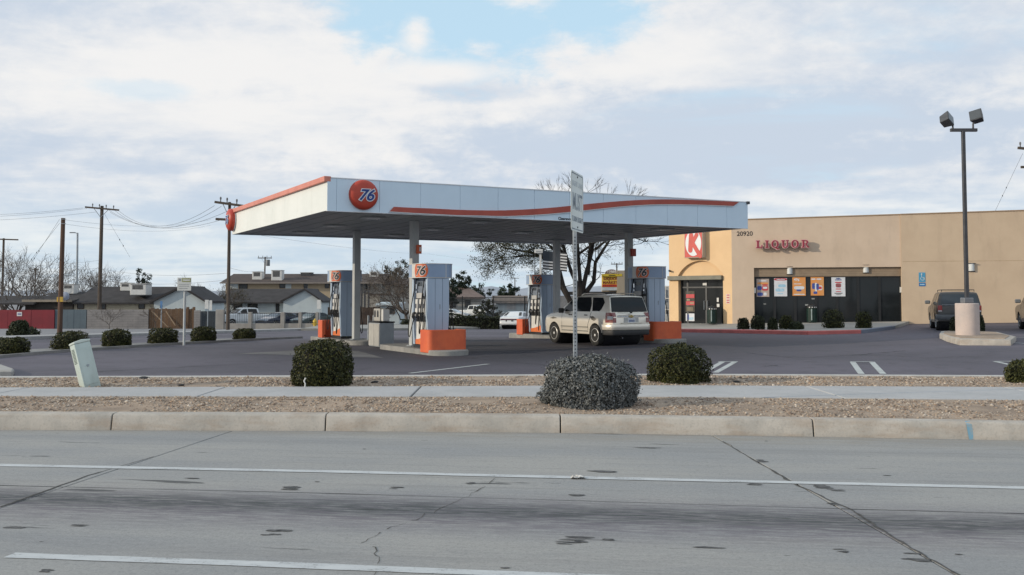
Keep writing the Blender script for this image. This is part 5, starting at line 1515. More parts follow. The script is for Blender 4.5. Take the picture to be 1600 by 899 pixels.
# trash cans: green slatted drums with a domed lid and white stickers
green = mat('trash_green', (.006, .024, .019), (.010, .033, .026), 5, .5)
def trash(p, label):
    r = thing('trash_can', label, 'trash can', p, 0, 'green trash cans at the shop front')
    MB().lathe([(.20, 0), (.27, .04), (.27, .78), (.25, .80)], 18).obj('drum', green, r)
    sl = MB()
    for i in range(18): a = 2*PI*i/18; sl.box((.275*math.cos(a), .275*math.sin(a), .42), (.02, .045, .70), a)
    sl.obj('slats', green, r)
    MB().lathe([(.28, .80), (.28, .88), (.20, .98), (.001, 1.02)], 18).obj('lid', black, r)
    for a in (-2.3, -1.8, -1.3, -.9): MB().box((.285*math.cos(a), .285*math.sin(a), .84), (.012, .06, .055), a).obj('sticker', panel_white, r)
    r.scale = (.86, .86, .88)
    MB().box((-.10, -.275, .45), (.05, .02, .62)).obj('handle_bar', mat('bar_pale', (.45, .52, .50), None, 4, .4), r)
    return r
p = EM @ Vector((ep(1120, 505).x, -.45, 0)); p = SM @ p; p.z = terrain(p.x, p.y) + .13
trash(p, 'green trash can in front of the entrance doors')
p = SM @ Vector((sp_(1268, 500).x, -.35, 0)); p.z = terrain(p.x, p.y) + .13; trash(p, 'green trash can under the shop window, between shrubs')
# white wire cage seen past the right pump
c = at(1048, 466, 57); c.z = terrain(c.x, 57)
cg = thing('storage_cage', 'white wire storage cage seen in the gap left of the store entrance', 'cage', c, R(-20))
k = MB()
for x in np.linspace(-.9, .9, 10): k.b2(x-.014, x+.014, -.014, .014, 0, 2.1)
k.obj('bars', panel_white, cg); k = MB()
for z in (.1, .75, 1.4, 2.1): k.b2(-.93, .93, -.02, .02, z-.02, z+.02)
k.obj('rails', panel_white, cg)
for z in (.12, .77): MB().b2(-.85, .85, .1, .5, z, z+.4).obj('tank_row', mat('tank_grey', (.3, .33, .36), (.2, .22, .25), 3, .5), cg, bevel=.08, seg=2)
MB().b2(-.95, -.9, .03, .55, 0, 2.1).b2(.9, .95, .03, .55, 0, 2.1).b2(-.9, .9, .5, .55, 0, 2.1).obj('case', steel, cg)

# ================================================================== VEHICLES
def interp(pts, x):
    if x <= pts[0][0]: return pts[0][1]
    for (a, b), (c, d) in zip(pts[:-1], pts[1:]):
        if x <= c: return b + (d-b)*(x-a)/(c-a) if c > a else d
    return pts[-1][1]

rim_m = mat('alloy', (.78, .78, .78), (.7, .7, .7), 6, .35, metal=.25); red_lens = mat('tail_lens', (.30, .02, .02), (.22, .015, .015), 5, .2, coat=.5)
clear_lens = mat('clear_lens', (.55, .56, .58), (.45, .46, .48), 6, .15, coat=.5); trimblk = mat('car_trim', (.03, .031, .033), (.04, .04, .042), 6, .6)
plate_m = mat('number_plate', (.62, .64, .66), (.55, .57, .6), 8, .5)

def wheel_parts(root, x, y, r, wid, spokes=5, rim=rim_m, name='wheel'):
    s = 1 if y > 0 else -1
    mb = MB(); h = wid/2
    mb.lathe([(r*.62, -h*.9), (r*.9, -h), (r*.985, -h*.75), (r, -h*.3), (r, h*.3), (r*.985, h*.75), (r*.9, h), (r*.62, h*.9)], 28, 'y')
    mb.v = [v + Vector((x, y, r)) for v in mb.v]
    w = mb.obj(name, rubber, root, angle=50)
    rb = MB(); yo = s*h*.86
    rb.lathe([(r*.64, yo - s*.09), (r*.66, yo), (r*.60, yo + s*.012), (r*.56, yo - s*.015), (r*.55, yo - s*.07)], 28, 'y')
    for k in range(spokes):
        a = 2*PI*k/spokes + .3
        ca, sa = math.cos(a), math.sin(a)
        pr = [(r*.10, -.085*r/.3), (r*.58, -.05*r/.3), (r*.58, .05*r/.3), (r*.10, .085*r/.3)]
        rb.prism([(p*ca - q*sa, p*sa + q*ca) for p, q in pr], yo - s*.04, yo - s*.004, 'y')
    rb.lathe([(.001, yo + s*.006), (r*.15, yo + s*.004), (r*.19, yo - s*.012), (r*.19, yo - s*.05)], 14, 'y')
    rb.v = [v + Vector((x, 0, r)) + Vector((0, y, 0)) for v in rb.v]
    rb.obj('rim', rim, w)
    bk = MB(); bk.cyl((x, y - s*.03, r), (x, y + s*h*.25, r), r*.6, n=18); bk.obj('brake_disc', trimblk, w)
    return w

class Car:
    """loft: stations along x (0 = tail, L = nose)"""
    def __init__(s, L, W, top, sill, wheels, r, sec, plan=.35, ptaper=.10, arch=.06, rc=.055):
        s.rc = rc
        s.L, s.W, s.top, s.sill, s.wheels, s.r, s.sec, s.pl, s.pt, s.arch = L, W, top, sill, wheels, r, sec, plan, ptaper, arch
    def y(s, x, z):
        e = 1.0
        for d in (x, s.L - x):
            if d < s.pl: t = 1 - max(0, d)/s.pl; e -= s.pt*t*t
        return s.W/2*e*interp(s.sec, z)
    def body(s, m, root, name='body'):
        L = s.L; xs = set(np.linspace(0, L, 46).tolist()) | {p[0] for p in s.top}
        ra = s.r + s.arch
        for xw in s.wheels: xs |= set(np.linspace(xw - ra, xw + ra, 17).tolist())
        xs = sorted(x for x in xs if -1e-6 <= x <= L + 1e-6)
        xs = [x for i, x in enumerate(xs) if i == 0 or x - xs[i-1] > .006]
        rings = []; nz = 9
        for x in xs:
            zt = interp(s.top, x); zb = interp(s.sill, x)
            for xw in s.wheels:
                d = abs(x - xw)
                if d < ra: zb = max(zb, s.r*.95 + math.sqrt(max(0, ra*ra - d*d)))
            zb = min(zb, zt - .12)
            rc = min(s.rc, (zt - zb)*.3); P = [(0, zb + .02)]
            for k in range(nz):
                z = zb + (zt - rc - zb)*k/(nz-1); P.append((s.y(x, z), z))
            y0 = s.y(x, zt - rc)
            for k in (1, 2, 3):
                a = PI/2*k/3; P.append((y0 - rc*(1 - math.cos(a))*1.3, zt - rc + rc*math.sin(a)))
            ye = P[-1][0]
            P += [(ye*.6, zt + .012), (0, zt + .02)]
            ring = [(x, y, z) for y, z in P] + [(x, -y, z) for y, z in reversed(P[1:-1])]
            rings.append(ring)
        n = len(rings[0]); mb = MB()
        mb.add([q for r_ in rings for q in r_], [(i*n+j, i*n+(j+1) % n, (i+1)*n+(j+1) % n, (i+1)*n+j) for i in range(len(rings)-1) for j in range(n)]
               + [tuple(range(n)), tuple(reversed(range((len(rings)-1)*n, len(rings)*n)))])
        o = mb.obj(name, m, root, angle=38)
        for xw in s.wheels: MB().cyl((xw, -s.W/2*.80, s.r), (xw, s.W/2*.80, s.r), s.r + s.arch - .01, n=24).obj('wheel_well', ink, root)
        return o
    def side(s, poly, name, m, root, off=.006, sides=(1, -1), thick=.01, parent=None):
        for sg in sides:
            # subdivide the outline so that it follows the side
            pts = []
            for i in range(len(poly)):
                a, b = poly[i], poly[(i+1) % len(poly)]
                for k in range(3): pts.append((a[0] + (b[0]-a[0])*k/3, a[1] + (b[1]-a[1])*k/3))
            vs = [(x, sg*(s.y(x, z) + off), z) for x, z in pts] + [(x, sg*(s.y(x, z) + off - thick), z) for x, z in pts]
            n = len(pts)
            o = MB().add(vs, [tuple(range(n)), tuple(reversed(range(n, 2*n)))] + [(i, n+i, n+(i+1) % n, (i+1) % n) for i in range(n)]).obj(name, m, parent or root, angle=60)
        return o
    def end(s, xf, zy, name, m, root, sgn, off=.008, parent=None, nn=5):
        """panel lying on the tail (sgn -1) or windscreen/nose (sgn 1): zy = [(z, halfwidth fraction lo, hi)]"""
        vs = []; N = 7
        for z, a, b in zy:
            for k in range(N):
                f = a + (b - a)*k/(N-1); x = xf(z) ; y = s.y(x + .001, z)*f
                vs.append((x + sgn*off - sgn*.012*f*f, y, z + off*.6))
        return MB().add(vs, [(j*N+k, j*N+k+1, (j+1)*N+k+1, (j+1)*N+k) for j in range(len(zy)-1) for k in range(N-1)]).obj(name, m, parent or root)

def paint(name, c, metal=.5, rough=.3):
    return mat(name, c, tuple(q*.93 for q in c), 1.2, rough, metal=metal, coat=.6, spec=.5)

def inv_top(top, lo, hi):
    seg = [p for p in top if lo <= p[0] <= hi]
    zs = sorted((z, x) for x, z in seg)
    return lambda z: interp(zs, z)

# ---- the silver crossover at the pump
SV = Car(4.50, 1.74, [(0, .93), (.03, .98), (.08, 1.05), (.17, 1.30), (.29, 1.59), (.40, 1.62), (1.2, 1.645), (2.0, 1.635), (2.45, 1.58), (2.95, 1.36), (3.30, 1.13), (3.38, 1.09), (3.9, 1.03), (4.25, .95), (4.43, .80), (4.50, .68)],
         [(0, .46), (.4, .42), (1.2, .37), (3.4, .37), (4.2, .36), (4.50, .42)], (.96, 3.70), .345,
         [(.25, .93), (.40, .965), (.62, .99), (.85, 1.0), (1.04, .975), (1.12, .955), (1.65, .775)], .34, .12)
car = thing('crossover_car', 'silver gold crossover car refuelling under the canopy, seen from behind', 'car')
silver = paint('silver_gold', (.82, .765, .67), .40, .34)
SV.body(silver, car)
gw = [[(3.18, 1.10), (2.54, 1.54), (2.40, 1.565), (2.36, 1.10)], [(2.26, 1.10), (2.29, 1.57), (1.42, 1.575), (1.30, 1.36), (1.30, 1.10)], [(1.16, 1.12), (1.30, 1.565), (.66, 1.555), (.50, 1.40), (.62, 1.18), (.72, 1.12)]]
for p in gw: SV.side(p, 'side_window', car_glass, car)
rt_ = inv_top(SV.top, 0, .40); ft_ = inv_top(SV.top, 2.45, 3.30)
SV.end(rt_, [(z, -.955, .955) for z in (1.09, 1.2, 1.3, 1.4, 1.5, 1.60)], 'rear_window', car_glass, car, -1, .022)
SV.end(ft_, [(z, -.90, .90) for z in (1.16, 1.28, 1.4, 1.5, 1.57)], 'windshield', car_glass, car, 1, .012)
# seams of the doors
def seam(C, pts, w=.014, root=None, m=ink, sides=(1, -1), name='door_seam', off=.004):
    for (a, b) in zip(pts[:-1], pts[1:]):
        d = Vector((b[0]-a[0], b[1]-a[1])).normalized(); nx_ = Vector((-d.y, d.x))*w/2
        C.side([(a[0]+nx_.x, a[1]+nx_.y), (b[0]+nx_.x, b[1]+nx_.y), (b[0]-nx_.x, b[1]-nx_.y), (a[0]-nx_.x, a[1]-nx_.y)], name, m, root, off, sides, .006)
seam(SV, [(2.31, 1.09), (2.33, .5)], root=car); seam(SV, [(3.14, 1.07), (3.16, .5)], root=car); seam(SV, [(1.22, 1.10), (1.30, .86), (1.42, .66), (1.42, .5)], root=car); seam(SV, [(1.42, .46), (3.2, .46)], .02, root=car, name='sill_shadow')
SV.side([(1.42, .575), (3.2, .575), (3.2, .615), (1.42, .615)], 'side_moulding', paint('silver_trim', (.36, .34, .30), .3, .4), car, .018, thick=.03)
for x in (1.45, 2.48): SV.side([(x, .97), (x+.18, .97), (x+.18, 1.0), (x, 1.0)], 'door_handle', trimblk, car, .022, thick=.03)
for sg in (1, -1):
    mb = MB().box((3.0, sg*.98, 1.12), (.12, .20, .17)); mb.obj('mirror', trimblk, car, bevel=.04, seg=2)
    mb = MB(); mb.tube([(.62, sg*.63, 1.63), (.72, sg*.635, 1.685), (1.4, sg*.635, 1.70), (2.0, sg*.63, 1.68), (2.15, sg*.625, 1.63)], .018, 6); mb.obj('roof_rail', silver, car)
    tl = MB(); vs = []
    prof = [(.40, .78), (.44, .95), (.40, 1.13), (.30, 1.15)]
    tlp = [(-.012, .74, .74), (-.012, .74, 1.10)]
    vs = []
    for z in (.76, .86, .98, 1.08):
        xr = max(rt_(z), .0) if z > .93 else 0
        for x in (xr - .012, xr + .03, .14, .30):
            yy = SV.y(max(0, x), z) + .010
            vs.append((x, sg*yy, z))
        vs.append((xr - .014, sg*SV.y(0.01, z)*.82, z))
    q = []
    for j in range(3):
        b = j*5; c = b + 5
        q += [(b+k, b+k+1, c+k+1, c+k) for k in range(3)] + [(b, c, c+4, b+4)]
    t = MB().add(vs, q).obj('tail_light', mat('tail_lens_smoky', (.20, .035, .035), (.30, .13, .12), 9, .2, coat=.5), car)
    cl = MB(); vs2 = []
    for z in (.86, .965):
        for x in (-.018, .10, .2): vs2.append((x, sg*(SV.y(max(0, x), z) + .014), z))
    cl.add(vs2, [(0,1,4,3), (1,2,5,4)]).obj('reversing_lens', clear_lens, t)
    MB().box((4.36, sg*.66, .78), (.12, .30, .14)).obj('headlight', clear_lens, car, bevel=.03)
# tail: bumper, plate, chrome bar, dark lower skirt
def band(C, z0, z1, off, m, name, root, x1=.42, xs=None):
    vs = []; ring = []
    ys = [(x1, None), (.22, None), (.08, None), (0, None)]
    pts = []
    for x in np.linspace(x1, 0, 7): pts.append((x, C.y(x, (z0+z1)/2) + off))
    for f in np.linspace(.9, -.9, 9): pts.append((-off - .05*(1 - f*f), C.y(0, (z0+z1)/2)*f))
    for x in np.linspace(0, x1, 7): pts.append((x, -C.y(x, (z0+z1)/2) - off))
    n = len(pts)
    for x, y in pts: vs += [(x, y, z0), (x, y, z1), (x + .03, y*.94, z1 + .02), (x + .03, y*.94, z0)]
    return MB().add(vs, [(i*4+j, (i+1)*4+j, (i+1)*4+(j+1) % 4, i*4+(j+1) % 4) for i in range(n-1) for j in range(4)] + [(0,1,2,3), (n*4-1, n*4-2, n*4-3, n*4-4)]).obj(name, m, root, bevel=.012, angle=50)
bp = band(SV, .525, .70, .05, silver, 'bumper', car, .50); band(SV, .36, .52, .03, trimblk, 'lower_bumper', car, .5)
MB().b2(-.062, -.02, -.42, .42, .72, .76).obj('bumper_shelf', silver, car, bevel=.01)
MB().box((.0, 0, .96), (.05, 1.18, .055)).obj('chrome_bar', chrome, car, bevel=.015)
em = MB(); em.prism([(-.10, .935), (-.03, .935), (-.03, .915), (.03, .915), (.03, .935), (.10, .935), (.13, .985), (.03, .985), (.03, 1.005), (-.03, 1.005), (-.03, .985), (-.07, .985)], -.032, -.026, 'x'); em.obj('emblem', mat('emblem_gold', (.45, .33, .12), None, 4, .3, metal=.6), car)
MB().box((-.008, 0, .82), (.02, .62, .20)).obj('plate_recess', mat('silver_light', (.5, .5, .49), None, 4, .4), car, bevel=.02)
pm = MB().box((-.024, 0, .82), (.012, .32, .16)).obj('licence_plate', plate_m, car, bevel=.004)
for k, y in enumerate((-.10, -.05, 0, .05, .10)): MB().box((-.031, y, .815), (.003, .03, .07)).obj('print', navy, pm)
MB().box((-.0, 0, 1.075), (.04, .08, .04)).obj('wiper_hub', ink, car); k = MB(); k.tube([(-.02, 0, 1.09), (.01, .2, 1.12), (.02, .45, 1.14)], .010, 5); k.obj('wiper', ink, car)
k = MB(); k.tube([(.1, .35, .30), (-.02, .42, .29), (-.08, .42, .28)], .03, 8); k.obj('exhaust', chrome, car)
for x in SV.wheels:
    for y in (.76, -.76): wheel_parts(car, x, y, .345, .22)
# dents and grime: brown scuffs over the rear wheel as seen
mudm = mat('scuffed_paint', (.12, .105, .085), (.30, .27, .23), 7, .8)
SV.side([(.86, .86), (1.08, .96), (1.28, .94), (1.16, .84), (1.0, .80)], 'scuff', mudm, car, .004, (1,), .003); SV.side([(3.45, .86), (3.75, .90), (4.0, .85), (3.75, .83)], 'scuff', mudm, car, .004, (1,), .003)
def squash(root, kx, ky):
    for ch in root.children:
        if ch.name.split('.')[0] == 'wheel':
            c = sum((Vector(q) for q in ch.bound_box), Vector())/8; d = Vector((c.x*(kx-1), c.y*(ky-1), 0))
            for o in (ch, *ch.children): o.data.transform(Matrix.Translation(d))
        else:
            for o in (ch, *ch.children): o.data.transform(Matrix.Diagonal((kx, ky, 1, 1)))
squash(car, .915, .93)
def place(car_, fwd, rear_left_world, C, z=None):
    """put the car so that its rear left wheel touches a ground point"""
    a = math.atan2(fwd[1], fwd[0]); c, s = math.cos(a), math.sin(a); lx, ly = C.wheels[0], C.W/2 - .12
    x = rear_left_world.x - (c*lx - s*ly); y = rear_left_world.y - (s*lx + c*ly)
    car_.location = (x, y, terrain(rear_left_world.x, rear_left_world.y) + .005 if z is None else z); car_.rotation_euler = (0, 0, a)
rl = at(929.5, 541, 32.3)
place(car, (-.49, .872), rl, SV)

# ---- dark SUV by the shop wall
BV = Car(4.5, 1.72, [(0, .98), (.02, 1.04), (.05, 1.09), (.22, 1.50), (.32, 1.585), (1.0, 1.62), (2.2, 1.60), (2.5, 1.55), (3.0, 1.12), (3.08, 1.08), (4.0, 1.02), (4.4, .92), (4.5, .7)],
         [(0, .40), (1, .33), (3.6, .33), (4.5, .40)], (.92, 3.5), .35, [(.3, .95), (.5, .98), (.8, 1.0), (1.08, .97), (1.62, .80)], .25, .07)
bs = thing('dark_suv', 'black older SUV with roof rack parked against the tan wall behind the lamp post', 'car')
blackp = paint('black_car', (.022, .024, .027), .2, .3)
BV.body(blackp, bs)
for p in ([(2.95, 1.13), (2.45, 1.50), (2.15, 1.52), (2.12, 1.13)], [(2.04, 1.13), (2.06, 1.52), (1.25, 1.53), (1.22, 1.13)], [(1.10, 1.13), (1.14, 1.53), (.42, 1.50), (.28, 1.13)]): BV.side(p, 'side_window', car_glass, bs)
rtb = inv_top(BV.top, 0, .32)
BV.end(rtb, [(z, -.88, .88) for z in (1.12, 1.25, 1.38, 1.50)], 'rear_window', mat('rear_glass', (.03, .042, .055), (.02, .03, .04), 2, .06, spec=.5), bs, -1, .012)
BV.end(inv_top(BV.top, 2.5, 3.0), [(z, -.88, .88) for z in (1.14, 1.3, 1.48)], 'windshield', car_glass, bs, 1, .012)
band(BV, .46, .66, .05, mat('bumper_grey', (.10, .11, .12), (.08, .085, .095), 4, .5), 'bumper', bs, .35)
for sg in (1, -1):
    t = MB().box((.0, sg*.74, .92), (.06, .17, .26)).obj('tail_light', red_lens, bs, bevel=.015); MB().box((-.032, sg*.74, .825), (.01, .14, .05)).obj('reversing_lens', clear_lens, t)
    MB().box((2.72, sg*.99, 1.18), (.10, .22, .16)).obj('mirror', mat('mirror_grey', (.16, .17, .18), None, 4, .4), bs, bevel=.03)
    k = MB(); k.tube([(.5, sg*.62, 1.62), (.52, sg*.62, 1.70), (2.1, sg*.62, 1.70), (2.12, sg*.62, 1.61)], .015, 5); k.obj('roof_rail', trimblk, bs)
k = MB()
for x in (.55, 1.2, 1.9): k.tube([(x, -.62, 1.70), (x, .62, 1.70)], .015, 5)
k.obj('cross_bar', trimblk, bs)
MB().box((-.02, 0, .85), (.012, .34, .13)).obj('licence_plate', mat('plate_dim', (.12, .12, .13), (.2, .2, .2), 9, .5), bs); MB().box((-.012, 0, 1.075), (.02, 1.3, .02)).obj('trim_line', steel, bs)
seam(BV, [(2.08, 1.1), (2.1, .5)], root=bs); seam(BV, [(2.95, 1.08), (2.95, .5)], root=bs); seam(BV, [(1.16, 1.1), (1.3, .7), (1.3, .5)], root=bs)
for x in BV.wheels:
    for y in (.73, -.73): wheel_parts(bs, x, y, .35, .21, 6)
bs.scale = (.93, .93, .93); place(bs, (.31, .95), G(1463.5, 516.5), BV)
# a second dark truck just cut by the right edge of the photo
TV = BV
b2_ = copy_tree(bs); tag(b2_, 'dark truck just entering at the right edge of the photo, by the tan wall', 'car'); b2_.name = 'dark_truck'
place(b2_, (.31, .95), G(1612, 518), BV)

# ---- white sedan beyond the pumps, seen from behind
ST = Car(4.9, 1.82, [(0, .86), (.02, .93), (.08, .98), (.75, 1.03), (.85, 1.05), (1.55, 1.36), (1.8, 1.40), (2.5, 1.41), (2.9, 1.34), (3.6, 1.0), (3.7, .97), (4.5, .84), (4.85, .66), (4.9, .6)],
         [(0, .36), (1, .26), (3.8, .26), (4.9, .32)], (1.05, 3.8), .32, [(.2, .93), (.45, .98), (.7, 1.0), (.98, .96), (1.40, .72)], .4, .13)
def sedan(name, label, m, tail=True, group=None, rear_glass=car_glass):
    r = thing(name, label, 'car', group=group); ST.body(m, r)
    for p in ([(3.45, 1.02), (2.85, 1.32), (2.35, 1.34), (2.30, 1.02)], [(2.22, 1.02), (2.26, 1.34), (1.75, 1.335), (1.25, 1.13), (1.15, 1.02)]): ST.side(p, 'side_window', rear_glass, r)
    ST.end(inv_top(ST.top, .85, 1.8), [(z, -.92, .92) for z in (1.08, 1.18, 1.28, 1.36)], 'rear_window', rear_glass, r, -1, .012)
    ST.end(inv_top(ST.top, 2.9, 3.6), [(z, -.92, .92) for z in (1.03, 1.13, 1.23, 1.32)], 'windshield', rear_glass, r, 1, .012)
    MB().box((-.005, 0, .80), (.03, 1.5, .10)).obj('tail_light', mat('tail_dark', (.09, .015, .03), (.05, .015, .03), 4, .25), r, bevel=.01)
    band(ST, .40, .62, .03, m, 'bumper', r, .45); MB().box((-.055, 0, .66), (.012, .36, .16)).obj('licence_plate', plate_m, r)
    MB().box((-.05, 0, .66), (.008, .6, .19)).obj('plate_recess', trimblk, r)
    for sg in (1, -1):
        MB().box((4.74, sg*.66, .68), (.14, .34, .13)).obj('headlight', clear_lens, r, bevel=.03); MB().box((3.25, sg*.98, 1.03), (.12, .18, .12)).obj('mirror', m, r, bevel=.03)
    MB().box((4.9, 0, .60), (.03, .8, .14)).obj('grille', trimblk, r)
    for x in ST.wheels:
        for y in (.78, -.78): wheel_parts(r, x, y, .32, .20)
    return r
whitep = paint('white_car', (.66, .68, .70), 0, .3); bluep = paint('dark_blue_car', (.02, .03, .06), .2, .3); greyp = paint('dark_grey_car', (.035, .045, .05), .3, .35); tealp = paint('grey_green_car', (.06, .085, .085), .2, .35)
sd_ = sedan('white_sedan', 'white sedan seen from behind between the pumps, ahead of the hedge', whitep)
place(sd_, (.28, .96), G(787, 514.5), ST)

# ---- parked vehicles behind the fence on the left
PK = Car(5.7, 1.98, [(0, 1.08), (.05, 1.16), (1.85, 1.20), (1.95, 1.22), (2.10, 1.78), (2.3, 1.84), (3.4, 1.86), (3.7, 1.78), (4.3, 1.30), (4.4, 1.27), (5.4, 1.18), (5.62, 1.05), (5.7, .8)],
         [(0, .55), (1, .48), (4, .48), (5.7, .50)], (1.2, 4.75), .39, [(.4, .95), (.7, 1), (1.2, .97), (1.85, .80)], .3, .08)
def pickup(name, label, m, group=None):
    r = thing(name, label, 'truck', group=group); PK.body(m, r)
    for p in ([(4.15, 1.28), (3.62, 1.72), (3.25, 1.75), (3.2, 1.28)], [(3.1, 1.28), (3.14, 1.76), (2.25, 1.74), (2.15, 1.28)]): PK.side(p, 'side_window', car_glass, r)
    PK.end(inv_top(PK.top, 3.7, 4.3), [(z, -.93, .93) for z in (1.33, 1.47, 1.6, 1.74)], 'windshield', car_glass, r, 1, .014)
    PK.end(inv_top(PK.top, 1.95, 2.1), [(z, -.8, .8) for z in (1.35, 1.5, 1.7)], 'rear_window', car_glass, r, -1, .014)
    g_ = MB().box((5.70, 0, .98), (.05, 1.15, .30)).obj('grille', trimblk, r, bevel=.02); MB().box((5.73, 0, .98), (.02, 1.0, .05)).box((5.73, 0, .98), (.02, .06, .28)).obj('grille_cross', chrome, g_)
    MB().box((5.74, 0, .62), (.14, 1.8, .2)).obj('bumper', steel, r, bevel=.03)
    for sg in (1, -1):
        MB().box((5.63, sg*.76, 1.0), (.10, .26, .26)).obj('headlight', clear_lens, r, bevel=.03); MB().box((4.0, sg*1.09, 1.34), (.12, .2, .22)).obj('mirror', m, r, bevel=.03)
        MB().box((.02, sg*.86, 1.0), (.06, .14, .3)).obj('tail_light', red_lens, r)
    for x in PK.wheels:
        for y in (.86, -.86): wheel_parts(r, x, y, .39, .25)
    return r
def put(o, px, Y, fwd, py=None):
    x = at(px, 466, Y).x; a = math.atan2(fwd[1], fwd[0]); o.rotation_euler = (0, 0, a); o.location = (x - 2.5*math.cos(a), Y - 2.5*math.sin(a), terrain(x, Y))
p_ = pickup('pickup_truck', 'white crew cab pickup truck facing the road behind the block pillars', paint('pickup_white', (.62, .65, .67), 0, .35)); put(p_, 392, 98, (-.80, -.60))
c_ = sedan('parked_car', 'dark blue sedan parked beside the white pickup truck', bluep); put(c_, 437, 97, (-.55, -.83))
c_ = copy_tree(c_); tag(c_, 'dark grey sedan parked in the middle of the row behind the pillars', 'car'); put(c_, 463, 99, (-.62, -.78))
def repaint(o, m):
    for ch in o.children:
        if ch.name.split('.')[0] in ('body', 'bumper', 'mirror') : ch.data = ch.data.copy(); ch.data.materials[0] = m
repaint(c_, greyp)
c_ = copy_tree(c_); tag(c_, 'grey green car with a dull roof, rightmost behind the pillars near the yellow hydrant', 'car'); put(c_, 489, 98, (-.5, -.86)); repaint(c_, tealp)
# behind the hedge in the middle
c_ = copy_tree(sd_); c_.name = 'parked_car'; tag(c_, 'white sedan half hidden by the hedge right of the near pump', 'car'); put(c_, 706, 128, (.9, -.35))
c_ = copy_tree(p_); c_.name = 'pickup_truck'; tag(c_, 'white truck parked behind the hedge and iron fence', 'truck'); put(c_, 742, 136, (.7, -.7))
c_ = copy_tree(sd_); c_.name = 'parked_car'; tag(c_, 'dark car behind the fence left of the white sedan', 'car'); repaint(c_, greyp); put(c_, 778, 101, (.6, -.8))

# ================================================================== BACKGROUND: FENCES, HOUSES, POLES
def panel_run(name, label, cat, px0, px1, pt, pb, Y, m, piece, wpx=None, thick=.08, group=None, ybot=None, capm=None, jag=0.0, posts=None):
    """fence between two pixels at distance Y, made of upright pieces"""
    a = at(px0, pt, Y); b = at(px1, pt, Y); za = a.z; zb_ = terrain((a.x+b.x)/2, Y) - .05
    r = thing(name, label, cat, ((a.x+b.x)/2, Y, zb_), 0, group); L = b.x - a.x; n = max(1, int(round((px1-px0)/(wpx or 12)))); H = za - zb_
    for i in range(n):
        x0 = -L/2 + L*i/n; x1 = -L/2 + L*(i+1)/n; j = random.uniform(-jag, jag)
        MB().b2(x0 + .006, x1 - .006, -thick/2 + random.uniform(-.01, .01), thick/2, 0, H + j).obj(piece, m, r)
    if posts:
        pm = MB()
        for i in range(0, n+1): x = -L/2 + L*i/n; pm.b2(x-.03, x+.03, thick/2 + .002, thick/2+.06, 0, H*.98)
        pm.obj('posts', posts, r)
    if capm: MB().b2(-L/2, L/2, -thick/2-.04, thick/2+.04, H+.002, H+.06).obj('cap', capm, r)
    return r
Yf = 87.5
redf = panel_run('fence', 'dark red solid fence with a small white notice at the far left', 'fence', -60, 85.5, 484.5, 515, Yf, mat('red_fence', (.215, .02, .032), (.175, .017, .028), .8, .6, grime=.1), 'panel', 18.2, posts=dark_metal)
A = at(30, 491, Yf - .1); nb = MB().box((A.x - redf.location.x, -.06, A.z - redf.location.z), (.45, .015, .36)).obj('notice', panel_white, redf); MB().box((A.x - redf.location.x, -.072, A.z - redf.location.z), (.3, .006, .1)).obj('print', pblu, nb)
panel_run('fence', 'blue grey sheet metal fence between the red fence and the block wall', 'fence', 86.5, 135.5, 484, 514.5, Yf + .1, mat('bluegrey_fence', (.10, .135, .16), (.085, .115, .14), 1, .55), 'panel', 10, posts=dark_metal)
# block wall, courses of blocks
def block_wall(label, px0, px1, pt, pb, Y, m, rows=8, bw=.8, name='block_wall'):
    a = at(px0, pt, Y); b = at(px1, pt, Y); z0 = terrain((a.x+b.x)/2, Y) - .05; L = b.x - a.x; H = a.z - z0; r = thing(name, label, 'wall', ((a.x+b.x)/2, Y, z0)); mb = MB(); n = int(L/bw)
    MB().b2(-L/2 + .01, L/2 - .01, .02, .14, 0, H - .01).obj('mortar', groove_m if False else mat('mortar', (.17, .165, .16), None, 4, .9), r)
    for j in range(rows):
        for i in range(n + 1):
            x0 = max(-L/2, -L/2 + (i - .5*(j % 2))*L/n); x1 = min(L/2, -L/2 + (i + 1 - .5*(j % 2))*L/n)
            if x1 - x0 > .05: mb.b2(x0+.008, x1-.008, random.uniform(-.008, .004), .16, H*j/rows + .008, H*(j+1)/rows - .006)
    mb.obj('blocks', m, r)['kind'] = 'stuff'
    return r
blockm = mat('grey_block', (.27, .255, .25), (.215, .205, .205), .9, .9, bump=.2, speck=.2)
block_wall('long grey block wall behind the little bare tree', 136, 232, 484, 514, Yf, blockm)
woodm = mat('fence_wood', (.16, .095, .055), (.11, .068, .042), 2, .85, stretch=(1, 1, .2))
wf_ = panel_run('wood_fence', 'brown wooden board fence with leaning planks, behind the bus stop sign', 'fence', 232.5, 302, 482.5, 511, Yf + .15, woodm, 'board', 3.2, .03, jag=.05)
for (p0, p1) in (((237, 486), (262, 511)), ((259, 486), (274, 509))):
    a = at(p0[0], p0[1], Yf - .3); b = at(p1[0], p1[1], Yf - .3); k = MB(); k.tube([a - wf_.location, b - wf_.location], .05, 4); k.obj('plank', mat('pale_plank', (.33, .24, .16), (.26, .19, .13), 3, .8), wf_)
for px in (292, 301.5): a = at(px, 480, Yf - .12); k = MB().b2(a.x - wf_.location.x - .1, a.x - wf_.location.x + .1, -.1, .1, 0, a.z - wf_.location.z); k.obj('post', woodm, wf_)
a = at(252.5, 471, Yf - 1.0); zt_ = a.z
k = thing('hoop_pole', 'thin pole with a small blue board leaning at the wooden fence', 'pole', (a.x, Yf - 1.0, terrain(a.x, Yf)))
MB().cyl((0, 0, -.1), (0, 0, zt_ - k.location.z), .05, n=7).obj('pole', steel, k); MB().box((0, -.06, zt_ - k.location.z - .3), (.2, .03, .62)).obj('board', mat('board_blue', (.10, .22, .42), None, 3, .5), k)
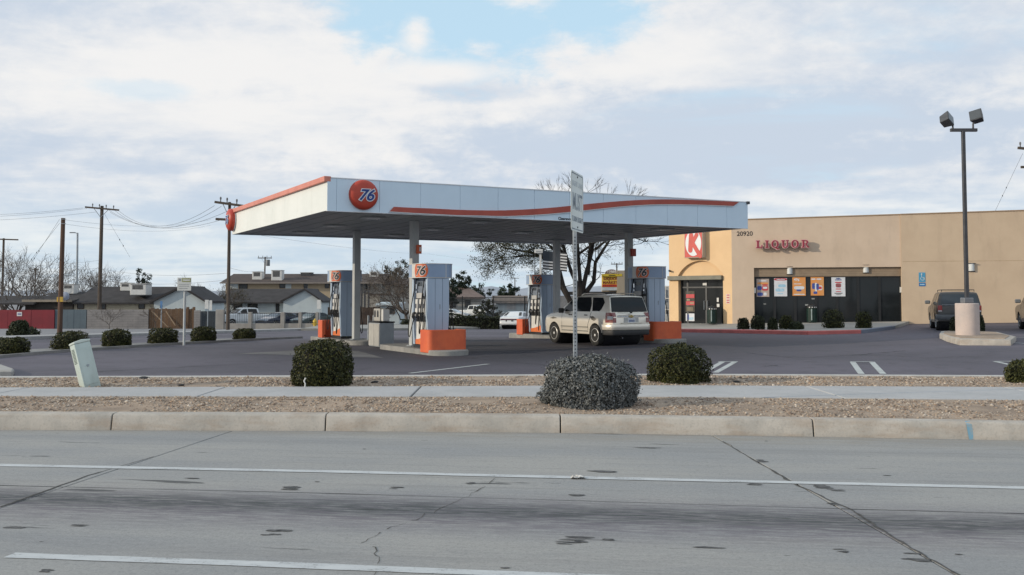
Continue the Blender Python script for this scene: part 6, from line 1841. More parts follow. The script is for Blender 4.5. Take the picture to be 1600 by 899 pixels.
block_wall('short grey block wall right of the wooden fence', 303, 313, 485, 512, Yf, blockm, 8, .5)
panel_run('gate', 'dark slatted metal gate between the block walls', 'gate', 313.5, 337, 486.5, 512, Yf, mat('dark_gate', (.035, .045, .055), None, 2, .6), 'slat', 3, .04)
# pillars and rails in front of the parked cars
Yq = 84.0
def pillar_fence():
    r = thing('railing_wall', 'low block wall with square pillars and dark rails in front of the parked cars', 'fence', (at(420, 466, Yq).x, Yq, terrain(at(420, 466, Yq).x, Yq)))
    X = lambda px: at(px, 466, Yq).x - r.location.x; Z = lambda py: at(420, py, Yq).z - r.location.z
    pmx = mat('pillar_block', (.33, .31, .285), (.27, .255, .24), 1.5, .9, bump=.2, speck=.2)
    for a, b in ((338.5, 351), (389, 394.5), (439.5, 445.5), (467.5, 472), (494, 498)): MB().b2(X(a), X(b), -.2, .2, -.1, Z(484 if a < 345 else 488)).obj('pillar', pmx, r, bevel=.02)
    MB().b2(X(340), X(498), -.1, .1, -.1, Z(505.5)).obj('low_wall', pmx, r)
    rl_ = MB()
    for py in (489.5, 503.5): rl_.b2(X(340), X(498), -.03, .03, Z(py) - .03, Z(py) + .03)
    rl_.obj('rail', dark_metal, r); br = MB()
    for x in np.linspace(X(340), X(498), 46): br.b2(x-.010, x+.010, -.010, .010, Z(504.5), Z(489.5))
    br.obj('bars', dark_metal, r)
    return r
pillar_fence()
# yellow hydrant
h0 = at(492, 510, 82); h0.z = terrain(h0.x, 82)
hy = thing('fire_hydrant', 'small yellow fire hydrant at the end of the pillar wall', 'hydrant', h0); yl = mat('hydrant_yellow', (.55, .38, .05), (.46, .31, .04), 4, .5)
MB().lathe([(.20, 0), (.20, .06), (.13, .08), (.13, .55), (.18, .57), (.18, .62), (.14, .72), (.06, .80), (.05, .86), (.001, .87)], 14).obj('barrel', yl, hy)
k = MB(); k.cyl((-.24, 0, .42), (.24, 0, .42), .06, n=9); k.cyl((0, 0, .42), (0, -.25, .42), .08, n=9); k.obj('outlets', yl, hy)

# houses: long gabled roofs made of front slope, back slope and gable
roof_m = mat('dark_shingle', (.050, .047, .050), (.036, .034, .036), 1.4, .95, bump=.4, bscale=9, stretch=(1, 1, 1))
roof_m2 = mat('brown_shingle', (.085, .066, .060), (.062, .05, .048), 1.2, .95, bump=.4, bscale=9); roof_m3 = mat('rust_shingle', (.19, .145, .13), (.15, .115, .105), 1.5, .9, bump=.3, bscale=9)
wallw = mat('white_siding', (.50, .56, .58), (.45, .51, .535), .8, .8, grime=.05); wallc = mat('cream_siding', (.50, .46, .36), (.44, .40, .31), .8, .85); trimd = mat('fascia_brown', (.06, .045, .038), None, 3, .7)
wallt = mat('tan_siding', (.40, .325, .225), (.36, .29, .20), .5, .85, grime=.1); wallg = mat('grey_siding', (.42, .41, .38), (.37, .36, .335), .5, .85)
winm = mat('house_window', (.03, .035, .04), (.05, .055, .06), 2, .2, spec=.5)
class House:
    def __init__(s, name, label, pxc, Y, cat='house'):
        x = at(pxc, 466, Y).x; s.Y = Y; s.r = thing(name, label, cat, (x, Y, terrain(x, Y)))
        s.X = lambda px: at(px, 466, Y).x - x; s.Z = lambda py: at(pxc, py, Y).z - s.r.location.z
    def slope(s, x0, x1, ye, ze, yr, zr, m, name='roof', th=.14):
        return MB().add([(x0, ye, ze), (x1, ye, ze), (x1, yr, zr), (x0, yr, zr), (x0, ye, ze-th), (x1, ye, ze-th), (x1, yr, zr-th), (x0, yr, zr-th)],
                 [(0,1,2,3), (7,6,5,4), (0,4,5,1), (1,5,6,2), (2,6,7,3), (3,7,4,0)]).obj(name, m, s.r)
    def wall(s, x0, x1, y0, y1, z0, z1, m, name='wall'): return MB().b2(x0, x1, y0, y1, z0, z1).obj(name, m, s.r)
    def window(s, px0, px1, py0, py1, y=-.02, m=None):
        x0, x1, z1, z0 = s.X(px0), s.X(px1), s.Z(py0), s.Z(py1)
        f = MB().b2(x0-.06, x1+.06, y-.05, y, z0-.06, z0).b2(x0-.06, x1+.06, y-.05, y, z1, z1+.06).b2(x0-.06, x0, y-.05, y, z0, z1).b2(x1, x1+.06, y-.05, y, z0, z1).obj('window', trimd if m is None else m, s.r)
        MB().b2(x0, x1, y-.03, y-.01, z0, z1).obj('pane', winm, f)
    def gable(s, pxl, pxp, pxr, pye, pyp, y, m, roofm, depth=6, over=1.0):
        xl, xp, xr, ze, zp = s.X(pxl), s.X(pxp), s.X(pxr), s.Z(pye), s.Z(pyp); ov = .35
        inl = xl + (xp-xl)*.10; inr = xr - (xr-xp)*.10
        zin = ze + (zp-ze)*.10
        MB().prism([(inl, -.2), (inr, -.2), (inr, zin - .15), (xp, zp - .15), (inl, zin - .15)], y, y + depth, 'y').obj('gable_wall', m, s.r)
        for a in (xl, xr):
            MB().add([(a, y-ov, ze), (xp, y-ov, zp), (xp, y+depth, zp), (a, y+depth, ze), (a, y-ov, ze-.2), (xp, y-ov, zp-.2), (xp, y+depth, zp-.2), (a, y+depth, ze-.2)],
                [(0,1,2,3), (7,6,5,4), (0,4,5,1), (2,6,7,3), (3,7,4,0), (1,5,6,2)]).obj('roof', roofm, s.r)
    def ac(s, px, py0, py1, w, y, m=None):
        x = s.X(px); z0, z1 = s.Z(py1), s.Z(py0); a = MB().b2(x-w/2, x+w/2, y-w/2, y+w/2, z0-.5, z1).obj('cooler', m or panel_white, s.r, bevel=.04)
        MB().b2(x-w*.36, x+w*.30, y-w/2-.012, y-w/2-.002, z0+.03, z1 - .1).obj('grille', mat('cooler_grille', (.07, .075, .08), (.12, .12, .12), 6, .7), a)
        MB().b2(x-w*.55, x+w*.55, y-w*.55, y+w*.55, z1, z1+.05).obj('lid', panel_white, a)

h = House('house', 'low dark roofed house with a white gable end, left behind the block wall', 200, 93)
h.wall(h.X(40), h.X(262), 0, 7.5, -.2, h.Z(472.5), wallc)
h.slope(h.X(118), h.X(300), -.6, h.Z(473), 3.8, h.Z(447.5), roof_m); h.slope(h.X(118), h.X(300), 8.2, h.Z(473), 3.8, h.Z(447.5), roof_m)
h.slope(h.X(60), h.X(120), -.6, h.Z(470), 3.8, h.Z(456), roof_m); h.slope(h.X(-40), h.X(62), -1.2, h.Z(474), 3.6, h.Z(462), roof_m)
h.wall(h.X(40), h.X(117), -.7, -.6, h.Z(472), h.Z(468.5), mat('fascia_tan', (.30, .26, .21), None, 3, .7), 'fascia'); h.wall(h.X(42), h.X(116), -.3, -.05, h.Z(486), h.Z(473), mat('shade_dark', (.05, .045, .04), None, 3, .9), 'porch_shade')  # the dark box stands in for the shade under the porch roof
h.gable(249, 297.5, 336, 470.5, 447, -2.2, wallw, roof_m)
for q in ((122, 131, 474, 482), (160, 165, 474, 483), (218, 226, 473.5, 482)): h.window(*q)
h.ac(217, 444, 453, 1.5, .5); h.ac(178, 442, 448, 1.0, 3.2); h.ac(88, 444, 451, 1.1, 3.0)
k = MB(); k.lathe([(.001, 0), (.25, .03), (.40, .10), (.41, .11), (.25, .05), (.001, .03)], 18, 'y'); k.v = [v + Vector((h.X(107.5), -.9, h.Z(463))) for v in k.v]; k.tube([(h.X(107.5), -.7, h.Z(463)), (h.X(107.5), -.4, h.Z(470))], .04, 5); k.obj('satellite_dish', mat('dish_blue', (.32, .36, .46), None, 3, .5), h.r)
MB().box((h.X(100), -1.0, h.Z(468)), (.35, .2, .45)).obj('lamp_box', mat('box_yellow', (.6, .38, .06), None, 3, .5), h.r)

h = House('house', 'dark roofed house with a white gable end behind the parked cars', 430, 112)
h.wall(h.X(350), h.X(470), 0, 8, -.2, h.Z(472), wallw)
h.slope(h.X(345), h.X(486), -.9, h.Z(472.5), 4, h.Z(451), roof_m); h.slope(h.X(345), h.X(486), 8.9, h.Z(472.5), 4, h.Z(451), roof_m)
h.gable(447, 483.5, 512, 470, 451, -2.5, wallw, roof_m)
for q in ((366, 378, 475, 488), (388, 402, 475, 488), (432, 436, 475, 492)): h.window(*q)

h = House('apartment_building', 'long two storey tan apartment building with brown roof behind the white gabled house', 470, 140, 'building')
h.wall(h.X(352), h.X(522), 0, 12, -.2, h.Z(443), wallt); h.wall(h.X(522) + .01, h.X(596), .3, 12, -.2, h.Z(443), wallg); 
h.slope(h.X(346), h.X(600), -.9, h.Z(442), 6, h.Z(426.5), roof_m2); h.slope(h.X(346), h.X(600), 12.9, h.Z(442), 6, h.Z(426.5), roof_m2)
MB().b2(h.X(346), h.X(600), -1.0, -.9, h.Z(443.5), h.Z(441.5)).obj('fascia', mat('gutter', (.24, .21, .19), None, 3, .7), h.r)
for q in ((374, 386, 444.5, 452), (437, 445, 444, 450), (508, 514, 444, 450), (475, 480, 444, 450), (572, 578, 445, 452)): h.window(*q)
for a, b in ((446, 455), (360, 372), (480, 481)): h.wall(h.X(a), h.X(b), -.05, -.002, h.Z(451), h.Z(444), wallw, 'white_panel')
for px in (566, 571, 577): MB().b2(h.X(px)-.12, h.X(px)+.12, -.7, -.45, -.2, h.Z(443)).obj('stair_post', dark_metal, h.r)
h.wall(h.X(580), h.X(612), -1.6, -.1, h.Z(462), h.Z(459), trimd, 'balcony'); h.wall(h.X(596), h.X(640), 2, 12, -.2, h.Z(446), wallg, 'stair_wall'); h.slope(h.X(596), h.X(645), .6, h.Z(444), 7, h.Z(434), roof_m2)
h.ac(397, 424.5, 432, 1.4, 2.2); h.ac(430, 422.5, 433, 1.5, 1.4); h.ac(468, 425, 428, 1.6, 5, dark_metal); h.ac(578, 424, 430, 1.3, 4.5)

h = House('house', 'small house with a pale rust hipped roof behind the iron fence', 715, 156)
h.wall(h.X(690), h.X(750), 0, 8, -.2, h.Z(466), wallg)
k = MB(); k.add([(h.X(670), -.8, h.Z(465)), (h.X(757), -.8, h.Z(465)), (h.X(757), 9, h.Z(465)), (h.X(670), 9, h.Z(465)), (h.X(690), 4, h.Z(449)), (h.X(731), 4, h.Z(449)), (h.X(670), -.8, h.Z(466.5)), (h.X(757), -.8, h.Z(466.5)), (h.X(757), 9, h.Z(466.5)), (h.X(670), 9, h.Z(466.5))],
    [(0,1,5,4), (1,2,5), (2,3,4,5), (3,0,4), (6,7,1,0), (7,8,2,1), (9,8,7,6), (8,9,3,2), (9,6,0,3)]); k.obj('roof', roof_m3, h.r)
for q in ((705, 712, 470, 480), (727, 735, 470, 480)): h.window(*q)
h = House('house', 'far low tan roofed house left of the far middle pump', 800, 165)
h.wall(h.X(775), h.X(840), 0, 8, -.2, h.Z(472), wallw); h.slope(h.X(768), h.X(848), -.8, h.Z(473), 4, h.Z(462), mat('tan_shingle', (.17, .14, .12), (.14, .115, .10), 1.5, .9)); h.slope(h.X(768), h.X(848), 8.8, h.Z(473), 4, h.Z(462), mat('tan_shingle', (.17, .14, .12)))
h.wall(h.X(792), h.X(806), -.04, -.002, h.Z(484), h.Z(474), mat('garage', (.5, .5, .5), None, 3, .7), 'garage_door')
# white shed and dark fence behind the waste station
h = House('shed', 'white flat shed roof seen behind the waste station', 610, 108, 'shed')
h.wall(h.X(588), h.X(624), 0, 5, -.2, h.Z(474), wallw); h.slope(h.X(587), h.X(626), -.4, h.Z(476), 5, h.Z(472.5), mat('shed_white', (.5, .56, .60), None, 2, .6)); h.window(606, 616, 482, 490)
panel_run('wood_fence', 'dark brown board fence between the two left pumps', 'fence', 512, 598, 480.5, 500, 100, mat('dark_boards', (.075, .052, .04), (.05, .036, .03), 2, .9), 'board', 4, .03, jag=.04)
panel_run('wood_fence', 'dark brown board fence under the big bare tree', 'fence', 640, 662, 482, 500, 100, mat('dark_boards', (.075, .052, .04)), 'board', 4, .03, jag=.04)

# iron fence and hedge in the middle
Yi = 90
r = thing('iron_fence', 'black iron picket fence behind the hedge in the middle', 'fence', (at(765, 466, Yi).x, Yi, terrain(at(765, 466, Yi).x, Yi)))
X = lambda px: at(px, 466, Yi).x - r.location.x; Z = lambda py: at(765, py, Yi).z - r.location.z
k = MB()
for py in (465, 471, 491): k.b2(X(700), X(862), -.025, .025, Z(py)-.025, Z(py)+.025)
k.obj('rail', black, r); k = MB()
for px in np.arange(700, 862, 1.95): k.b2(X(px)-.012, X(px)+.012, -.012, .012, 0, Z(464))
k.obj('pickets', black, r)['kind'] = 'stuff'
for px in (722.5, 771.5, 820): MB().b2(X(px)-.05, X(px)+.05, -.05, .05, 0, Z(463)).obj('post', black, r)
def hedge(label, px0, px1, pt, pb, Y, n, m=leaf_dark, dep=1.6, sz=.07):
    c = px_base((px0+px1)/2, Y); s = Y/F; root = thing('hedge', label, 'hedge', c); w = (px1-px0)*s; H = at(800, pt, Y).z - c.z
    P = rng.random((n, 3)); P[:, 0] = (P[:, 0]-.5)*w; P[:, 1] = (P[:, 1]-.5)*dep
    top = np.array([.86 + .28*mnoise.noise(Vector((x*.9, 3.3, 0))) for x in P[:, 0]]); P[:, 2] = H*top*np.clip(P[:, 2]*1.5, 0, 1)
    P[:, 1] += np.where(rng.random(n) < .5, -dep*.25, 0)
    v, f = leaf_quads(P, rng.normal(0, 1, (n, 3)) + np.array([0, -.6, .6]), sz)
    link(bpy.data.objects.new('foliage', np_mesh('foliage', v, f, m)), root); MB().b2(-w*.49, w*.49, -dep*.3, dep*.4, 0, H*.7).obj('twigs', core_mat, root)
hedge('dark clipped hedge under the iron fence, right of the near pump', 688, 781, 490, 513, 81, 5000)
hedge('dark hedge behind the near left pump at the forecourt edge', 628, 655, 497, 512, 82, 1500)
leafy_tree('shrub_tree', 'round green shrub growing through the iron fence left of the white sedan', px_base(762, 92), 2.6, [(-.6, 0, 1.5, .7), (.5, .2, 1.6, .7), (0, -.3, 2.2, .6)], 1500, .08, leaf_dark, cat='tree')
# bus stop sign
bq = G(287.5, 540); r = thing('bus_stop_sign', 'white bus stop notice board on a thin pale post by the side street', 'sign', bq)
zt_ = at(287, 434, bq.y).z - bq.z; z0_ = at(287, 454.5, bq.y).z - bq.z; s = bq.y/F
MB().cyl((0, 0, -.1), (0, 0, zt_), .045, n=8).obj('post', mat('pale_post', (.50, .53, .54), None, 3, .5), r)
b = MB().b2(-11*s, 10.5*s, -.07, -.05, z0_, zt_).obj('board', mat('board_white', (.62, .64, .63), (.56, .58, .57), 3, .5), r, bevel=.004)
MB().b2(-4*s, 10*s, -.076, -.071, zt_ - 7*s, zt_ - 1*s).obj('band', mat('band_olive', (.34, .36, .20), None, 4, .5), b); MB().b2(-9*s, -6*s, -.076, -.071, zt_ - 5.5*s, zt_ - 1.5*s).obj('emblem', steel, b)
for k_, zz in enumerate((10, 13, 16.5)): MB().b2(-8.5*s, (7 - 2*(k_ == 2))*s, -.076, -.071, zt_ - (zz+.8)*s, zt_ - zz*s).obj('print', mat('print_grey', (.34, .36, .38), None, 9, .6), b)
MB().b2(-2*s, 8.5*s, -.078, -.0765, zt_ - 4.8*s, zt_ - 3.2*s).obj('print', pw, b)
for px, lab in ((319, 'small white double sign on a short post by the dark gate'), (500, 'small white sign on a post by the yellow hydrant')):
    q = px_base(px if px > 400 else 325, 80); r = thing('street_sign', lab, 'sign', q); zt_ = at(px, 470, 80).z - q.z
    MB().cyl((0, 0, -.1), (0, 0, zt_), .035, n=7).obj('post', steel, r)
    MB().box((-.08, -.05, zt_-.3), (.30, .02, .72)).obj('plate', panel_white, r); 
    if px < 400: MB().box((.22, -.03, zt_-.38), (.24, .02, .8)).obj('plate', panel_white, r)

# little bare trees at the wall
bare_tree('small_tree', 'little bare tree against the grey block wall', px_base(171, 85), 2.0, 3, bark_grey, None, .18, dict(spread=.8, open=1.1, n0=5, l0=.4, rmin=.012))
bare_tree('small_tree', 'little bare sapling in front of the wooden fence', px_base(243, 84), 1.9, 3, bark_brown, None, .3, dict(spread=.7, open=.7, n0=3, l0=.35, rmin=.012))
gT = 'bare winter trees behind the left house'
for px, Y, H, lab in ((8, 100, 6.0, 'bare grey tree at the left edge behind the red fence'), (45, 104, 6.6, 'bare grey tree behind the red fence, right of the left edge tree'), (80, 108, 5.6, 'bare grey tree left of the short brown pole'), (112, 108, 5.4, 'bare grey tree between the brown pole and the street light'),
                      (145, 112, 5.2, 'bare grey tree behind the roof at the tall crossarm pole'), (172, 112, 4.6, 'low bare tree behind the roof right of the tall crossarm pole'), (28, 95, 4.8, 'low bare tree hanging over the red fence')):
    bare_tree('bare_tree', lab, px_base(px, Y), H*1.2, 4, bark_grey, gT, .22, dict(spread=.60, open=.75, n0=6, l0=.32, rmin=.014, wob=.2, up=.07))
bare_tree('bare_tree', 'bare dark tree rising behind the white gable, right of the bus stop sign', px_base(319, 104), 5.6, 4, bark_brown, None, .25, dict(spread=.65, open=.8, n0=5, rmin=.013))
bare_tree('bare_tree', 'dark twiggy tree between the two white gabled houses', px_base(352, 100), 4.6, 4, bark_brown, None, .2, dict(spread=.7, open=.9, n0=6, rmin=.014), (leaf_tree, 2, .05, .2))
bare_tree('bare_tree', 'dense brown bare tree between the two left pumps', px_base(634, 98), 6.2, 4, bark_brown, None, .2, dict(spread=.72, open=1.0, n0=10, l0=.33, rmin=.020, kids=3), (leaf_mat('dead_leaves', [(.09, .07, .055), (.13, .105, .08), (.065, .052, .042)]), 4, .055, .25))
bare_tree('bare_tree', 'second brown bare tree behind the near left pump', px_base(655, 103), 5.8, 4, bark_brown, None, .2, dict(spread=.72, open=1.0, n0=8, rmin=.018))
def conif(label, px, Y, pt, w, seed, blobs=None, name='evergreen_tree', n=1500):
    b = px_base(px, Y); H = at(px, pt, Y).z - b.z; s = Y/F; random.seed(seed)
    bl = []
    for k in range(16):
        t = 1 - .58*(k + random.random())/16; ww = w*s*.46*min(1, (1.02 - t)*6 + .1)
        bl.append((random.uniform(-1, 1)*ww, random.uniform(-1, 1)*ww, H*t - .2, max(w*s*.10, w*s*.24*min(1, (1.15 - t)*2.2))))
    bl.append((0, 0, H*.97, w*s*.10))
    leafy_tree(name, label, b, H, bl, n*2, .085*Y/110, leaf_pine)
conif('dark evergreen tree behind the left house roof cooler', 217, 108, 420, 36, 3)
conif('dark pine tree above the apartments, left of the near pump', 603, 150, 416, 26, 5); conif('tall dark pine tree just left of the near pump column', 628, 150, 405, 34, 6)
conif('dark cypress clump right of the near pump topper', 722, 160, 424, 28, 8, n=2200); conif('spreading dark tree right of the cypress clump', 752, 170, 444, 40, 9)
conif('dark pine tree with a pole behind it, left of the far middle pump', 797, 200, 444, 26, 11); conif('small dark tree beside the near pump panel', 706, 150, 436, 22, 12)
conif('dark bushy tree behind the two left pumps at the roof', 590, 150, 430, 20, 14); conif('small far tree left of the pole pine', 783, 210, 449, 12, 16, n=600)
random.seed(21)

# ---- utility poles and wires
def upole(label, px, Y, pt, r=.15, arms=(), name='utility_pole', m=wood_pole, base=None, lean=0):
    b = px_base(px, Y) if base is None else base; H = at(px, pt, b.y).z - b.z; s = b.y/F
    o = thing(name, label, 'pole', b, 0, 'wooden utility poles' if name == 'utility_pole' else None)
    k = MB(); k.tube([(0, 0, -.3), (lean*s*.5, 0, H*.5), (lean*s, 0, H)], [r, r*.9, r*.78], 9); k.obj('pole', m, o)
    o['_H'] = 0; del o['_H']
    for (py, x0, x1, tilt, pins) in arms:
        z = at(px, py, b.y).z - b.z; k = MB(); a = Vector((x0*s, -.2, z + tilt*s)); c = Vector((x1*s, -.2, z - tilt*s))
        d = (c-a); k.box((a+c)/2, (d.length, .12, .15), Matrix.Rotation(-math.atan2(-d.z, d.x) * -1 if False else -math.atan2(d.z, d.x), 3, 'Y'))
        arm = k.obj('crossarm', m, o)
        for t in pins:
            q = a.lerp(c, t); MB().lathe([(.035, 0), (.035, .14), (.06, .18), (.06, .28), (.03, .33), (.001, .34)], 7, c=(q.x, q.y, q.z+.06)).obj('insulator', mat('insulator_grey', (.16, .16, .17), None, 3, .4), arm)
        if len(pins): k = MB(); k.tube([(0, -.14, z - .8), ((x0*.45)*s, -.2, z + tilt*s*.45)], .03, 4); k.tube([(0, -.14, z - .8), ((x1*.45)*s, -.2, z - tilt*s*.45)], .03, 4); k.obj('brace', steel, o)
    return o, s
pA, sA = upole('tall utility pole with a pinned crossarm behind the left house', 155.5, 91, 322, .19, [(326.5, -24, 29, 2.4, (.22, .42, .62, .84))], lean=1)
bB = G(356, 518.5)
pB, sB = upole('utility pole with two crossarms at the left end of the canopy', 356, 0, 316, .12, [(319.5, -22, 24, 3.2, (.2, .42, .75)), (343.5, -20, 4, .6, ())], base=bB)
b = G(93, 530); pC, sC = upole('short thick brown pole without crossarm in front of the fences', 93.5, 0, 341, .105, [], base=b, m=mat('brown_pole', (.115, .066, .045), (.08, .05, .038), 5, .9, stretch=(1, 1, .2)), lean=1.5)
k = MB(); k.tube([(0, -.1, at(94, 343, b.y).z - b.z), (.2, -.1, at(94, 343, b.y).z - b.z)], .015, 4); k.tube([(0, -.1, at(94, 350, b.y).z - b.z), (.2, -.1, at(94, 350, b.y).z - b.z)], .015, 4); k.obj('hook', steel, pC)
MB().box((.10, -.13, at(98, 468, b.y).z - b.z), (.12, .06, .2)).obj('tag', mat('box_yellow', (.6, .38, .06)), pC)
pD, sD = upole('pole with a flat lamp arm at the left edge of the photo', 3.5, 115, 372.5, .15, [(374.5, -14, 24, .6, ())])
pE, sE = upole('far utility pole with a transformer behind the apartment roof', 412.5, 168, 401.5, .15, [(403.5, -10, 12, 0, (.05, .35, .65, .95))], lean=1)
MB().lathe([(.001, 0), (.32, .02), (.34, .1), (.34, 1.0), (.3, 1.08), (.001, 1.1)], 12, c=(.65, -.2, at(415, 416, 168).z - pE.location.z)).obj('transformer', mat('transformer_grey', (.15, .16, .17), None, 3, .5), pE)
pF, sF = upole('distant thin utility pole left of the far middle pump', 804.5, 280, 434, .16, [(435, -6.5, 6.5, 0, ())])
pG, sG = upole('distant thin utility pole between the tree and the right column', 964, 180, 411.5, .15, [(413, -9, 9, 0, (.05, .3, .7, .95))])
pI, sI = upole('far thin pole behind the bare trees at the left', 54.5, 140, 419, .11, [(421, -4, 6, 0, ())])
# pole at the right edge, mostly outside the frame
bR = Vector((at(1612, 466, 62).x, 62, .4)); pR, sR = upole('utility pole cut by the right edge of the photo above the store roof', 1612, 62, 215, .17, [(234, -18, 20, 2, (.1, .35, .65, .9)), (262, -14, 6, 0, ())], base=bR)
# street light
q = px_base(120.5, 101); zt_ = at(120, 364, 101).z - q.z
sl = thing('street_light', 'grey street light with a short arm to the left, behind the left house', 'street light', q)
k = MB(); k.tube([(0, 0, -.2), (-.05, 0, zt_*.5), (-.10, 0, zt_)], [.13, .11, .09], 9); k.obj('pole', steel, sl); k = MB(); k.tube([(-.1, 0, zt_ - .05), (-.45, 0, zt_ + .02)], .04, 6); k.obj('arm', steel, sl)
k = MB(); k.box((-.62, 0, zt_ + .02), (.55, .22, .10)); k.obj('lamp_head', mat('lamp_head_grey', (.22, .24, .26), None, 3, .5), sl, bevel=.03)

def wire(p, q, sag, label, group, r=.011, n=22, name='power_line'):
    p = Vector(p); q = Vector(q); k = MB(); m = (p+q)/2
    pts = [p.lerp(q, i/n) - Vector((0, 0, sag*4*(i/n)*(1-i/n))) - m for i in range(n+1)]
    k.tube(pts, r, 4); return tag(k.obj(name, wire_mat, None, loc=m), label, 'wire', group)
gW = 'power lines'
YA, YB = 90.8, bB.y - .2
for i, (a, b, sg) in enumerate((((186, 330), (335, 321.5), 1.35), ((180, 329.5), (346, 322.5), 1.5), ((168, 327), (366, 325), 1.45), ((172, 332), (345, 344), .95))):
    wire(at(a[0], a[1], YA), at(b[0], b[1], YB), sg, ('uppermost sagging line between the two tall crossarm poles', 'second sagging line from the top between the two tall crossarm poles', 'third sagging line between the two tall crossarm poles, ending at the pole top', 'lowest sagging line, reaching the lower crossarm of the canopy pole')[i], gW + ' between the tall poles', .011)
for i, (a, b) in enumerate((((130, 325), (-60, 337)), ((136, 326), (-60, 340.5)), ((150, 331.5), (-60, 346)))):
    wire(at(a[0], a[1], YA), at(b[0], b[1], 92), .15, ('topmost of three lines running left from the tall crossarm pole', 'middle of three lines running left from the tall crossarm pole', 'lowest of three lines running left from the tall crossarm pole')[i], gW + ' left of the tall pole', .012)
for a, b, Ya, Yb, lab in (((-40, 413), (156, 407), 112, 91, 'upper low cable behind the bare trees on the left'), ((-40, 421), (156, 419), 112, 91, 'lower low cable behind the bare trees on the left'), ((156, 420), (356, 427), 91, bB.y, 'low cable from the tall pole to the canopy pole'),
        ((99, 343.5), (330, 343), b.y if False else 39, 66, 'faint upper wire from the short brown pole'), ((99, 350), (330, 352), 39, 66, 'faint lower wire from the short brown pole'), ((356, 360), (668, 397), bB.y, 170, 'cable running right from the canopy pole behind the columns'),
        ((668, 397), (1010, 432), 170, 200, 'far cable behind the big tree'), ((356, 418), (412, 421), bB.y, 168, 'wire from the canopy pole to the transformer pole'), ((156, 437), (356, 437.5), 91, bB.y, 'lowest cable above the left house roof'), ((804, 435), (964, 412), 280, 180, 'far wire between the two distant thin poles')):
    wire(at(a[0], a[1], Ya), at(b[0], b[1], Yb), .35, lab, None, .009 if Ya > 60 else .005)
def guy(a, b, Ya, Yb, lab, group):
    o = wire(at(a[0], a[1], Ya), at(b[0], b[1], Yb), 0, lab, group, .009 if Ya > 60 else .005, 4, 'guy_wire')
    for t in (.60, .74): MB().lathe([(.001, -.045*Ya/50), (.02*Ya/50, -.03*Ya/50), (.02*Ya/50, .03*Ya/50), (.001, .045*Ya/50)], 7, c=(at(*a, Ya).lerp(at(*b, Yb), t) - o.location)).obj('insulator', ink, o)
guy((93, 343), (40, 425), 39, 40, 'upper right guy wire running down left from the top of the short brown pole', 'guy wires of the brown pole'); guy((93, 349), (34, 425), 39, 40, 'lower left guy wire running down left from the short brown pole', 'guy wires of the brown pole')
guy((163, 334), (203, 402), YA, 91, 'guy wire slanting right below the tall crossarm pole', None)
guy((1598, 240), (1555, 330), 61.5, 60, 'thin guy wire at the right edge above the store roof', None)

# ---- roadside sign of the liquor market, and the flag
Yl_ = 70; c = at(957, 466, Yl_); c.z = terrain(c.x, Yl_); s = Yl_/F
r = thing('market_sign', 'yellow liquor market sign with a round top on a tan pillar behind the silver car', 'sign', c, 0)
X = lambda px: (px - 957)*s; Z = lambda py: at(957, py, Yl_).z - c.z
MB().b2(X(963.5), X(980), -.34, .55, -.2, Z(423)).obj('pillar', mat('pillar_tan', (.40, .34, .26), (.35, .30, .23), 1, .85), r); MB().b2(X(941), X(964), .05, .5, Z(466), Z(430)).obj('backing', mat('pillar_tan', (.40, .34, .26)), r)
bx_ = MB().b2(X(940.3), X(971), -.22, -.055, Z(449), Z(429)).obj('panel', mat('sign_yellow', (.72, .50, .07), (.66, .45, .06), 2, .5), r, bevel=.01)
MB().b2(X(940.0), X(971.5), -.36, -.055, Z(432.3), Z(428.5)).obj('yellow_band', mat('sign_gold', (.66, .50, .04), None, 2, .5), r)
n = 20; k = MB(); cx_ = X(955.5); k.prism([(cx_ + X(957 + 10.5)*math.cos(PI*i/n), Z(428.4) + (Z(421.2) - Z(428.4))*math.sin(PI*i/n)) for i in range(n+1)], -.2, -.05, 'y'); k.obj('arch', mat('arch_mauve', (.25, .18, .19), None, 3, .6), r)
brn = mat('sign_maroon', (.22, .03, .03), None, 3, .5)
text('lettering', 'LIQUOR', brn, bx_, frame(Vector((X(942.6), -.226, Z(436.2))), (1, 0, 0)), size=.265, extrude=.004, offset=.011, align='LEFT', space=1.12)
text('lettering', 'MARKET', brn, bx_, frame(Vector((X(941.6), -.226, Z(441.7))), (1, 0, 0)), size=.255, extrude=.004, offset=.011, align='LEFT', space=1.12)
text('lettering', '12985', panel_white, bx_, frame(Vector((X(955.5), -.206, Z(425.3))), (1, 0, 0)), size=.27, extrude=.004, offset=.008)
MB().b2(X(950.5), X(961), -.367, -.361, Z(431.3), Z(430)).obj('print', ink, bx_)
rp = MB().b2(X(940.5), X(964.3), -.228, -.2, Z(448.6), Z(444.6)).obj('red_strip', mat('strip_red', (.55, .06, .03), None, 3, .5), bx_); MB().b2(X(940.5), X(964.3), -.226, -.1, Z(454), Z(449.2)).obj('white_strip', mat('strip_pale', (.52, .58, .62), None, 3, .5), r)
for a_ in np.linspace(942, 961, 7): MB().b2(X(a_), X(a_ + 1.7), -.232, -.229, Z(447.6), Z(445.8)).obj('print', brn, rp)
# dark flat shelter roof below it
c = px_base(930, 66); r = thing('flat_roof', 'dark flat roof behind the silver car, under the market sign', 'shelter', c); s = 66/F; Z = lambda py: at(930, py, 66).z - c.z
MB().b2(-42*s, 32*s, -.3, 3, Z(461), Z(456)).obj('roof', mat('dark_roof', (.03, .03, .032), None, 2, .8), r); 
for x in (-40, 30): MB().b2(x*s-.06, x*s+.06, 0, .12, -.1, Z(461)).obj('post', dark_metal, r)
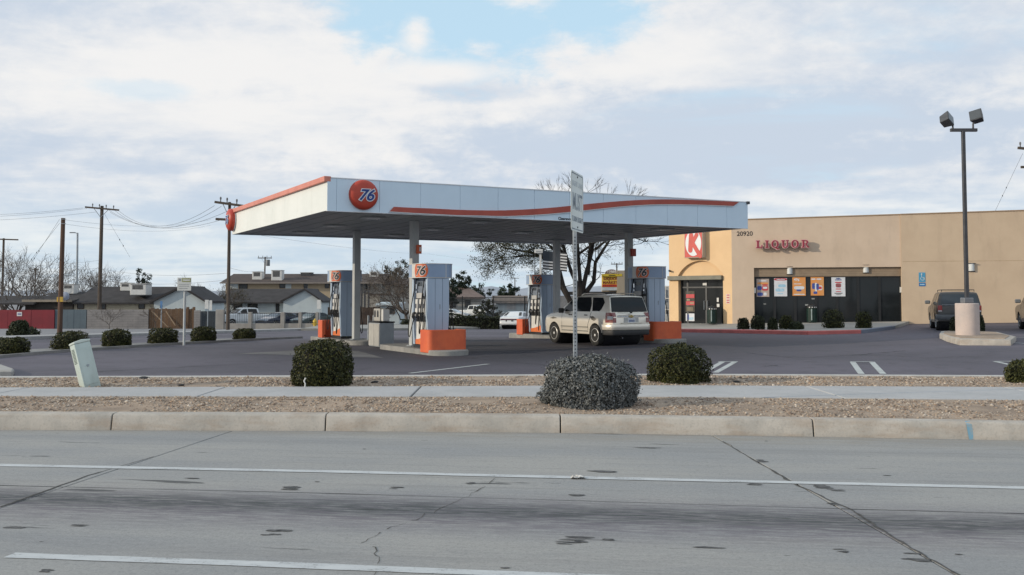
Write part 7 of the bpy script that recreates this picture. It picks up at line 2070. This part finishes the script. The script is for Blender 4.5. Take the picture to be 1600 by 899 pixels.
# flag and white headed post
Yg = 54; c = px_base(845, Yg); s = Yg/F; r = thing('flag', 'black and white striped flag with dark canton hanging behind the third column', 'flag', c); Z = lambda py: at(845, py, Yg).z - c.z
MB().cyl((0, 0, -.1), (0, 0, Z(390)), .04, n=8).obj('flagpole', steel, r)
def wave(x): return .10*math.sin(x*2.6)
W0, W1 = 3*s, 41*s; zt0, zb0 = Z(391.5), Z(421); ns = 13
for i in range(ns):
    za, zb1 = zt0 + (zb0-zt0)*i/ns, zt0 + (zb0-zt0)*(i+1)/ns; x0 = W0 + (W1-W0)*.42 if i < 7 else W0; vs = []; n = 14
    for j in range(n+1):
        x = x0 + (W1-x0)*j/n; d = -.10*(x-W0); vs += [(x, wave(x), za + d), (x, wave(x), zb1 + d), (x, wave(x) + .004, za + d), (x, wave(x) + .004, zb1 + d)]
    MB().add(vs, [(4*j, 4*j+1, 4*j+5, 4*j+4) for j in range(n)] + [(4*j+2, 4*j+6, 4*j+7, 4*j+3) for j in range(n)]).obj('stripe', ink if i % 2 == 0 else mat('flag_white', (.60, .61, .62), None, 3, .8), r)
vs = []; n = 8
for j in range(n+1):
    x = W0 + (W1-W0)*.42*j/n; d = -.10*(x-W0); vs += [(x, wave(x), zt0 + d), (x, wave(x), zt0 + (zb0-zt0)*7/13 + d), (x, wave(x) + .004, zt0 + d), (x, wave(x) + .004, zt0 + (zb0-zt0)*7/13 + d)]
MB().add(vs, [(4*j, 4*j+1, 4*j+5, 4*j+4) for j in range(n)] + [(4*j+2, 4*j+6, 4*j+7, 4*j+3) for j in range(n)]).obj('canton', mat('flag_canton', (.035, .045, .06), None, 3, .8), r)
c = px_base(841.5, 53); s = 53/F; r = thing('sign_post', 'white boxed head on a pale post above the far middle pump', 'post', c); Z = lambda py: at(841.5, py, 53).z - c.z
MB().b2(1.5*s, 4.5*s, -.08, .08, -.1, Z(396)).obj('post', panel_white, r); MB().b2(-6.5*s, -5.3*s, -.05, .05, -.1, Z(396)).obj('side_post', black, r); MB().b2(-6*s, 6.5*s, -.2, .2, Z(396), Z(390)).obj('head', panel_white, r, bevel=.02)
MB().b2(-4*s, 4*s, -.207, -.201, Z(394), Z(392.5)).obj('print', mat('print_grey', (.34, .36, .38)), r)
# small light building beyond the gap, right of the tree
panel_run('fence', 'long grey fence on the horizon behind the silver car', 'fence', 868, 1046, 462.5, 500, 95, mat('far_fence', (.20, .20, .205), (.15, .15, .155), 1, .9), 'panel', 14)

bpy.context.view_layer.update()
